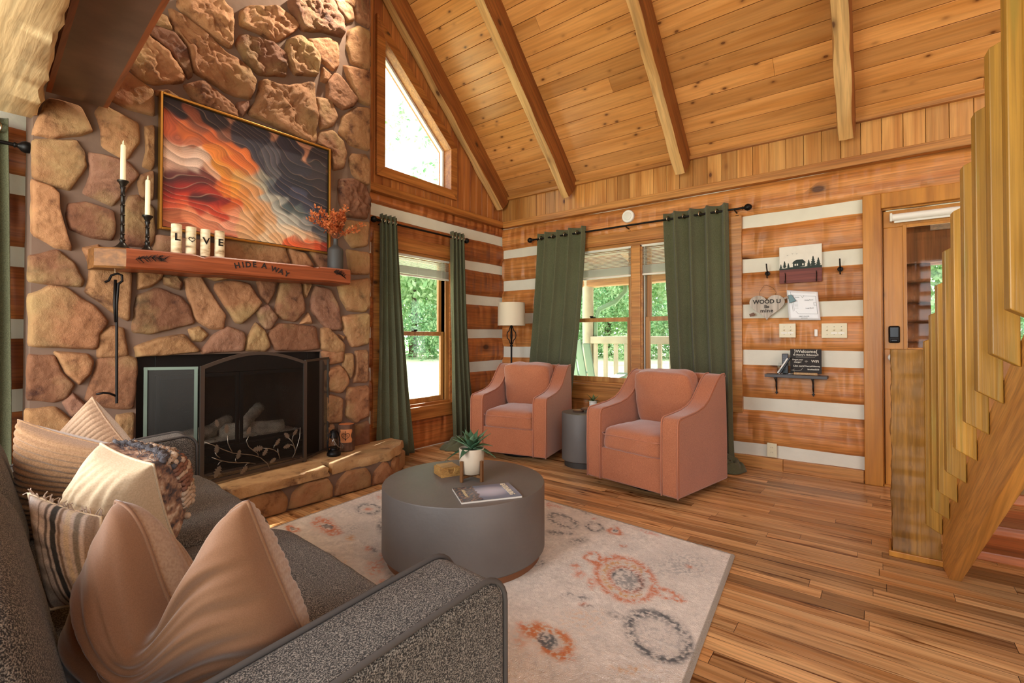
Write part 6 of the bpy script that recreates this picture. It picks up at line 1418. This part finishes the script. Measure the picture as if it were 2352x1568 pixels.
# iron coat hooks
for px_, lb in ((1763, 'black iron coat hook left of the cabin key sign'), (1930, 'black iron coat hook right of the cabin key sign')):
    p = W(px_, 628 if px_ < 1800 else 618); t = thing('coat_hook', lb, 'hook', tuple(p)); y, z = p.y, p.z
    MB().lathe([(.019, 0), (.019, .004), (.012, .008), (.001, .009)], (XW, y, z), 20, axis=(-1, 0, 0)).build('back_plate', m_black, t, smooth_angle=50)
    s = MB(); s.tube([(XW - .006, y, z + .01), (XW - .022, y, z + .02), (XW - .04, y, z + .045), (XW - .052, y, z + .075)], .005, 8); s.build('upper_prong', m_black, t, smooth=True)
    s = MB(); s.tube([(XW - .006, y, z), (XW - .025, y, z - .012), (XW - .03, y, z - .028), (XW - .02, y, z - .04)], .005, 8); s.build('lower_prong', m_black, t, smooth=True); fixp(t)
# heart sign with axe
hc = W(1762, 702); HYc, HZc = hc.y, hc.z; m_heart = wood('whitewashed_wood', 'cfc6ba', '9c8c7c', 'z', rough=.7, tint=.05, cross=12)
t = thing('heart_sign', 'whitewashed wooden heart sign with a small axe, hung below the left coat hook', 'sign', (XW, HYc, HZc - .1)); 
hp = [(-(16 * math.sin(a) ** 3) * .0082, (13 * math.cos(a) - 5 * math.cos(2 * a) - 2 * math.cos(3 * a) - math.cos(4 * a)) * .0072) for a in [2 * PI * i / 44 for i in range(44)]]
s = MB(); s.prism([(XW - .003, HYc + a, HZc + b2) for a, b2 in hp], (-.016, 0, 0)); s.build('heart', m_heart, t, bevel=.002)
def txt(par, st, size, y, z, o, mat, nm, **k): s = MB(); text_into(s, st, size, frame4((XW - o, y, z), (0, -1, 0), (0, 0, 1)), **k); return s.build(nm, mat, par)
m_dk = plain('dark_print', '2c2622', .7)
txt(t, 'WOOD U', .046, HYc, HZc + .032, .0205, m_dk, 'lettering', space=1.02, bold=.0016); txt(t, 'Be', .036, HYc, HZc - .008, .0205, m_dk, 'lettering', bold=.001); txt(t, 'mine', .044, HYc, HZc - .042, .0205, m_dk, 'lettering', space=1.15, bold=.001)
s = MB(); s.tube([(XW - .012, HYc + .06, HZc + .075), (XW - .02, HYc + .05, HZc + .12), (XW - .022, HYc + .02, HZc + .165), (XW - .03, HYc + .0, HZc + .17)], .0012, 5); s.tube([(XW - .012, HYc - .06, HZc + .075), (XW - .02, HYc - .07, HZc + .11), (XW - .022, HYc - .045, HZc + .145), (XW - .03, HYc + .0, HZc + .17)], .0012, 5); s.build('hanging_wire', m_metal, t)
s = MB(); s.bar((XW - .022, HYc - .125, HZc + .052), (XW - .022, HYc - .160, HZc + .066), .016, .012, up=(1, 0, 0)); s.build('axe_handle', plain('axe_wood', '9a8674', .6), t); s = MB(); s.bar((XW - .014, HYc + .095, HZc - .065), (XW - .014, HYc + .130, HZc - .078), .024, .012, up=(1, 0, 0)); s.build('axe_handle', plain('axe_butt', '6e4a34', .6), t, bevel=.003)
s = MB(); s.prism([(XW - .018, HYc - .155, HZc + .078), (XW - .018, HYc - .18, HZc + .082), (XW - .018, HYc - .212, HZc + .03), (XW - .018, HYc - .165, HZc + .012), (XW - .018, HYc - .16, HZc + .045)], (-.012, 0, 0)); s.build('axe_head', plain('axe_steel', '46585a', .4, .5), t, bevel=.002); fixp(t)
# floor plan sheet
c4 = wq([(1807, 666.5), (1878, 670), (1885, 735), (1812, 735)], .006)
t = thing('floor_plan_sheet', 'laminated white sheet with a line drawing of the floor plan, beside the heart sign', 'sheet', c4[3]); A4 = [Vector(q) for q in c4]
def SH(u, v, o=0): q = A4[3].lerp(A4[2], u).lerp(A4[0].lerp(A4[1], u), v); q.x -= o + .004 * (1 - v) * u + .003 * v * (1 - u); return q
s = MB(); s.grid(lambda u, v: SH(u, v), 12, 12); s.build('paper', plain('paper_white', 'dedfe2', .35), t, solid=.001, smooth=True)
for k, (a, b2, c_, d) in enumerate(((.2, .85, .45, .85), (.5, .83, .92, .84), (.92, .84, .93, .22), (.93, .22, .32, .22), (.2, .85, .2, .32), (.84, .62, .92, .62), (.84, .62, .84, .52), (.84, .52, .92, .52), (.45, .85, .5, .76), (.5, .76, .55, .85), (.12, .95, .16, .3), (.32, .22, .25, .3))):
    s = MB(); s.bar(SH(a, b2, .0015), SH(c_, d, .0015), .0014, .0006, up=(1, 0, 0)); s.build('plan_line', m_dk, t)
for k in range(7): s = MB(); s.bar(SH(.22, .40 + k * .045, .0015), SH(.34, .40 + k * .045, .0015), .001, .0006, up=(1, 0, 0)); s.build('plan_line', m_dk, t)
for st, u, v, sz in (('Dining Room', .70, .70, .011), ('Living Room', .70, .42, .011), ('Kitchen', .33, .78, .010), ('FIRST FLOOR', .5, .13, .012), ('EXIT PLAN', .5, .07, .009)):
    p = SH(u, v, .002); s = MB(); text_into(s, st, sz, frame4(p, (0, -1, 0), (0, 0, 1))); s.build('plan_text', m_dk, t)
fixp(t)
# switches, sensor, outlet
m_ivory = plain('ivory_plate', 'd8ceae', .4)
def plate(px_, py_, w_, n, lb, name='light_switch'):
    p = W(px_, py_, .002); t = thing(name, lb, 'switch' if name == 'light_switch' else 'outlet', tuple(p)); y, z = p.y, p.z
    s = MB(); s.box(XW - .006, XW + .01, y - w_ / 2, y + w_ / 2, z - .057, z + .057); s.build('wall_plate', m_ivory, t, bevel=.003)
    for k in range(n):
        yy = y + (k - (n - 1) / 2) * -.046
        if name == 'light_switch':
            s = MB(); s.box(XW - .0075, XW - .005, yy - .006, yy + .006, z - .013, z + .013); s.prism([(XW - .006, yy - .004, z - .003), (XW - .006, yy + .004, z - .003), (XW - .006, yy + .004, z + .006), (XW - .006, yy - .004, z + .006)], (-.013, 0, .008)); s.build('toggle', m_ivory, t)
            for dz in (-.03, .03): MB().lathe([(.0028, .005), (.002, .0075)], (XW, yy, z + dz), 8, axis=(-1, 0, 0)).build('screw', m_metal, t)
            if n == 3 and k > 0 or n == 2: s = MB(); s.box(XW - .0068, XW - .0058, yy - .02, yy + .02, z - .024, z - .013); s.build('label_strip', m_white, t)
    if name != 'light_switch':
        for dz in (-.02, .02):
            MB().lathe([(.017, .005), (.0165, .0085), (.001, .0088)], (XW, y, z + dz), 20, axis=(-1, 0, 0)).build('receptacle', m_ivory, t, smooth_angle=40)
            for dy in (-.006, .006): s = MB(); s.box(XW - .0095, XW - .0085, y + dy - .001, y + dy + .001, z + dz - .001, z + dz + .007); s.build('slot', m_dk, t)
    fixp(t)
plate(1808.5, 759, .118, 2, 'ivory double light switch below the floor plan sheet'); plate(1916, 759, .165, 3, 'ivory triple light switch left of the door frame')
plate(1773, 1033.5, .072, 1, 'ivory wall outlet low on the log wall', 'wall_outlet')
p = W(1874.5, 764); s = MB(); s.box(XW - .012, XW + .01, p.y - .011, p.y + .011, p.z - .028, p.z + .028); t = s.build('wall_sensor', m_white, bevel=.004, loc=tuple(p)); tag(t, 'tiny white sensor between the two light switches', 'sensor')
# shelf
ya, yb = W(1762, 858).y, W(1903, 866).y; zs_ = .795; m_shelf = plain('dark_grey_shelf', '4c4a4c', .55, bump=.2, bscale=30)
t = thing('wall_shelf', 'small dark grey wall shelf on iron brackets beside the door', 'shelf', (XW, (ya + yb) / 2, zs_)); s = MB(); s.box(XW - .115, XW + .008, yb, ya, zs_ - .024, zs_); s.build('board', m_shelf, t, bevel=.003)
for yy in (ya - .07, yb + .10):
    s = MB(); s.bar((XW - .004, yy, zs_ - .024), (XW - .004, yy, zs_ - .15), .014, .008, up=(0, 1, 0)); s.bar((XW, yy, zs_ - .028), (XW - .10, yy, zs_ - .028), .014, .006); s.tube([(XW - .008, yy, zs_ - .13), (XW - .03, yy, zs_ - .10), (XW - .025, yy, zs_ - .07), (XW - .05, yy, zs_ - .055), (XW - .09, yy, zs_ - .035)], .005, 7)
    s.prism([(XW - .004, yy - .012, zs_ - .15), (XW - .004, yy + .012, zs_ - .15), (XW - .004, yy, zs_ - .172)], (-.005, 0, 0)); s.build('bracket', m_black, t)
fixp(t)
# remote holder and remotes
yr = W(1805, 850).y; m_acr = glassmat('acrylic', (.93, .95, .96))
t = thing('remote_holder', 'clear acrylic holder on the wall shelf', 'holder', (XW - .055, yr, zs_)); xa, xb = XW - .09, XW - .015
s = MB(); 
for bx_ in ((xa, xa + .002, yr - .05, yr + .05, 0, .055), (xb - .002, xb, yr - .05, yr + .05, 0, .09), (xa, xb, yr - .05, yr - .048, 0, .07), (xa, xb, yr + .048, yr + .05, 0, .07), (xa, xb, yr - .001, yr + .001, 0, .06), (xa, xb, yr - .05, yr + .05, 0, .002)): s.box(bx_[0], bx_[1], bx_[2], bx_[3], zs_ + bx_[4] + .0005, zs_ + bx_[5] + .0005)
s.build('box', m_acr, t); fixp(t)
m_rem = plain('remote_black', '22242c', .4); m_btn = plain('remote_buttons', '5c5e70', .5)
t = thing('remote_control', 'upright dark remote control at the back of the acrylic holder', 'remote control', (XW - .03, yr + .005, zs_ + .004)); s = MB(); s.box(XW - .04, XW - .026, yr - .022, yr + .022, zs_ + .004, zs_ + .165); s.build('body', m_rem, t, bevel=.005)
s = MB()
for a in range(3):
    for b2 in range(9): s.box(XW - .0415, XW - .04, yr - .015 + a * .012, yr - .009 + a * .012, zs_ + .03 + b2 * .014, zs_ + .038 + b2 * .014)
s.build('buttons', m_btn, t); fixp(t)
for k, (dy, mt_, lb, hh_) in enumerate(((.0, m_rem, 'dark remote control leaning in the acrylic holder', .13), (.018, m_white, 'white-faced remote leaning in front of the dark one in the acrylic holder', .12))):
    t = thing('remote_control', lb, 'remote control', (XW - .065, yr + dy, zs_ + .004)); s = MB(); s.bar((XW - .075 + k * .002, yr + .03 + dy, zs_ + .008), (XW - .06, yr - .04 + dy, zs_ + .008 + hh_), .012, .034, up=(1, 0, 0)); s.build('body', mt_, t, bevel=.004); fixp(t)
# chalkboard
cy_ = W(1851, 830, .02).y; CW, CHH = (W(1815, 800, .02).y - W(1886.5, 800, .02).y), .192; zb0 = zs_ + .012
t = thing('chalkboard_sign', 'small chalkboard welcome sign with white lettering standing on the wall shelf', 'sign', (XW - .05, cy_, zs_)); s = MB(); s.box(XW - .035, XW - .029, cy_ - CW / 2, cy_ + CW / 2, zb0, zb0 + CHH); s.build('board', plain('chalkboard', '1f1714', .7), t)
s = MB(); s.box(XW - .052, XW - .024, cy_ - CW * .38, cy_ + CW * .38, zs_ + .0005, zs_ + .018); s.build('wooden_foot', m_bam, t, bevel=.002)
m_chk = plain('chalk', 'dcd8cc', .9)
for st, u, v, sz, sh in (('}Welcome{', 0, .90, .034, .0), ("to Henry's Hideaway!!", 0, .76, .019, .05), ('Forgot your', -.26, .56, .015, .1), ('charger?', -.26, .46, .015, .1), ('Use ours!', -.22, .30, .020, .3), ('WiFi', .30, .50, .026, .0), ('HenrysHideaway', .22, .30, .0145, .0), ('Smokies5530', .24, .17, .0145, .0)):
    p = (XW - .0355, cy_ - u * CW, zb0 + v * CHH); s = MB(); text_into(s, st, sz, frame4(p, (0, -1, 0), (0, 0, 1)), font_shear=sh, bold=.0004); s.build('chalk_text', m_chk, t)
s = MB(); s.bar((XW - .036, cy_ + CW * .32, zb0 + CHH * .67), (XW - .036, cy_ - CW * .3, zb0 + CHH * .68), .0016, .0006, up=(1, 0, 0)); s.build('chalk_underline', m_chk, t)
s = MB(); s.tube([(XW - .036, cy_ + CW * a, zb0 + CHH * b2) for a, b2 in ((.10, .22), (.14, .14), (.25, .10), (.42, .12))], .001, 4); s.tube([(XW - .036, cy_ + CW * a, zb0 + CHH * b2) for a, b2 in ((.36, .17), (.44, .12), (.36, .07))], .001, 4); s.build('chalk_arrow', m_chk, t)
for k in range(3): s = MB(); r = .006 + k * .005; s.tube([(XW - .036, cy_ - CW * .02 - r * math.sin(a), zb0 + CHH * .44 + r * math.cos(a)) for a in [-.8 + .2 * i for i in range(9)]], .0009, 4); s.build('wifi_arc', m_chk, t)
fixp(t)
# ------------------------------------------------------------------ staircase
m_str = wood('stringer_pine', 'cc8e44', 'b47632', 'x', rough=.4, tint=.1, cross=16, rot=(0, math.radians(-37.4), 0), fine=.35); m_bal = wood('treated_baluster', 'c08e36', 'a27426', 'z', rough=.42, tint=.22, cross=16, streak='9c7c30', fine=.3); m_trd = wood('stair_tread', 'b4683c', '8c4624', 'y', rough=.35, tint=.25, cross=9, knots=.08)
m_post = wood('hewn_post', 'a8762e', '84581e', 'z', rough=.6, adze=.5, tint=.1, cross=9, knots=.1, bump=.7, fine=.35, streak='8a6226')
B0 = Vector((3.03, -.178, .186)); BD = Vector((-.1592, -.0116, .1216)); hd = Vector((BD.x, BD.y, 0)).normalized(); sdv = Vector((-hd.y, hd.x, 0))   # sdv points to +y side? flipped below
if sdv.y < 0: sdv = -sdv
t = thing('staircase', 'open pine staircase rising out of the picture at the right edge', 'staircase', (3.0, -.6, 0))
slope = BD.z / math.hypot(BD.x, BD.y); NST = 15
sp0 = B0 - sdv * .060                                   # outer face of the near stringer
def stringer(off_):
    s = MB(); a = sp0 - sdv * off_; f0 = Vector((a.x, a.y, 0))
    def pt(l, up_): q = f0 + hd * l; return (q.x, q.y, q.z + up_)
    zu = lambda l: B0.z + .055 + slope * l; zl = lambda l: zu(l) - .33
    l0 = -(B0.z + .055) / slope; l1 = -(B0.z + .055 - .33) / slope; L = 2.75
    s.prism([pt(max(l0, -.02), 0), pt(l1, 0), pt(L, zl(L)), pt(L, zu(L)), pt(-.02, zu(-.02))], -sdv * .042); return s
stringer(0).build('stringer', m_str, t, bevel=.003); stringer(.95).build('stringer', m_str, t, bevel=.003)
for k in range(11):
    z = .185 * (k + 1); l = (z - .185) / slope - .04; a = sp0 - sdv * .042 + hd * l; s = MB()
    p0 = Vector((a.x, a.y, z - .04)); q = -hd * .01
    s.prism([p0 + q, p0 + hd * .255, p0 + hd * .255 - sdv * .908, p0 + q - sdv * .908], (0, 0, .04), random.random()); s.build('tread', m_trd, t, bevel=.006)
for k in range(NST):
    p = B0 + BD * k; z0b = p.z - .03; s = MB(); L = .945; w_ = .050; th_ = .038
    x_ = hd; a = Vector((p.x, p.y, 0)); 
    # bevelled ends: the outer face is the shorter one
    def q_(lx, ly, z): r = a + x_ * lx - sdv * ly; return (r.x, r.y, z)
    tt = random.random(); zo, zi, to, ti = z0b + .035, z0b, z0b + L - .03, z0b + L
    s.add([q_(-w_ , 0, zo), q_(0, 0, zo), q_(0, .058, zi), q_(-w_, .058, zi), q_(-w_, 0, to), q_(0, 0, to), q_(0, .058, ti), q_(-w_, .058, ti)], [(0, 3, 2, 1), (4, 5, 6, 7), (0, 1, 5, 4), (1, 2, 6, 5), (2, 3, 7, 6), (3, 0, 4, 7)], tt)
    s.build('baluster', m_bal, t, bevel=.003)
fixp(t)
# hewn newel post at the foot of the stairs
s = MB(); x0_, x1_, y0_, y1_ = 3.063, 3.23, -.235, -.052; n_ = 40
def fnp(u, v):
    a = u * 4; k = int(a) % 4; f_ = a - int(a); cs = [(x0_, y1_), (x0_, y0_), (x1_, y0_), (x1_, y1_)]; p, q = cs[k], cs[(k + 1) % 4]; z = 1.03 * v
    x = p[0] + (q[0] - p[0]) * f_; y = p[1] + (q[1] - p[1]) * f_; w_ = .009 * N(z * 9, k, 1) + .007 * N(z * 20, u * 9, k) + .007 * N(z * 5, u * 3, 3) + .003 * N(z * 50, u * 30, k)
    nx, ny = (x - (x0_ + x1_) / 2), (y - (y0_ + y1_) / 2); return (x + w_ * (1 if nx > 0 else -1), y + w_ * (1 if ny > 0 else -1) * .8, z)
s.grid(fnp, 48, 60, wrapu=True); s.add([(x0_, y0_, 1.028), (x1_, y0_, 1.028), (x1_, y1_, 1.028), (x0_, y1_, 1.028)], [(0, 1, 2, 3)])
t = thing('newel_post', 'thick hewn square post at the foot of the staircase', 'post', (3.14, -.14, 0)); s.build('post', m_post, t, smooth_angle=45)
s = MB(); s.box(x0_ - .014, x0_ - .002, y0_ - .01, y1_ + .01, 0, .028); s.build('base_moulding', m_case, t, bevel=.003); s = MB(); s.box(x0_ - .014, x1_, y1_ + .004, y1_ + .016, 0, .028); s.build('base_moulding', m_case, t, bevel=.003); fixp(t)
# ------------------------------------------------------------------ loft beams at the top left
m_dbeam = plain('dark_stained_board', '5e473c', .38, var=.25, vscale=7, bump=.1, bscale=25); m_dside = wood('beam_side', '94502c', '743a1c', 'y', rough=.4, tint=.1, cross=10)
dr = Vector((-.0733, -1, 0)).normalized(); px_ = Vector((-dr.y, dr.x, 0)); px_ = -px_ if px_.x < 0 else px_
t = thing('boxed_beam', 'dark stained boxed beam ending at the stone chimney, top left', 'beam', (.58, 3.3, 2.33)); e1 = Vector((.484, 3.318, 2.33)); e2 = Vector((.684, 3.302, 2.33)); L = 2.9
s = MB(); s.prism([e1, e2, e2 + dr * L, e1 + dr * L], (0, 0, .02)); s.build('soffit_board', m_dbeam, t)
s = MB(); s.prism([e1, e1 + dr * L, e1 + dr * L + Vector((0, 0, .24)), e1 + Vector((0, 0, .24))], -px_ * .02); s.build('side_board', m_dside, t)
s = MB(); s.prism([e2, e2 + dr * L, e2 + dr * L + Vector((0, 0, .24)), e2 + Vector((0, 0, .24))], px_ * .02); s.build('side_board', m_dside, t); fixp(t)
m_hew = wood('pale_hewn_beam', 'e8cca0', 'c8a474', 'y', rough=.7, bump=.9, tint=.1, cross=5, fine=.35, dark='5a3418')
s = MB(); rot = Vector((-.075, -1, 0)).normalized(); base = Vector((.445, 3.40, 2.2)); n_ = 70
def hb(i):
    l = 4.8 * i / n_; c_ = base + rot * l; w_ = lambda k: .016 * N(l * 6, k) + .010 * N(l * 17, k + 3)
    return [(c_.x + w_(1), c_.y, 2.47), (c_.x + w_(2), c_.y, 2.215 + w_(8)), (c_.x - .015 + w_(2), c_.y, 2.203 + w_(3) * .5), (c_.x - .12, c_.y, 2.2 + w_(4) * .6), (c_.x - .25, c_.y, 2.2 + w_(5) * .6), (c_.x - .26, c_.y, 2.47)]
for i in range(n_ + 1): s.v += hb(i)
for i in range(n_):
    for k in range(6): s.f.append((i * 6 + k, i * 6 + (k + 1) % 6, (i + 1) * 6 + (k + 1) % 6, (i + 1) * 6 + k)); s.t.append(.5)
s.f += [(5, 4, 3, 2, 1, 0), tuple(n_ * 6 + k for k in range(6))]; s.t += [.5, .5]
o = s.build('hewn_loft_beam', m_hew, smooth_angle=40, loc=(.3, 3.3, 2.2)); tag(o, 'pale hewn loft beam in the top left corner', 'beam')
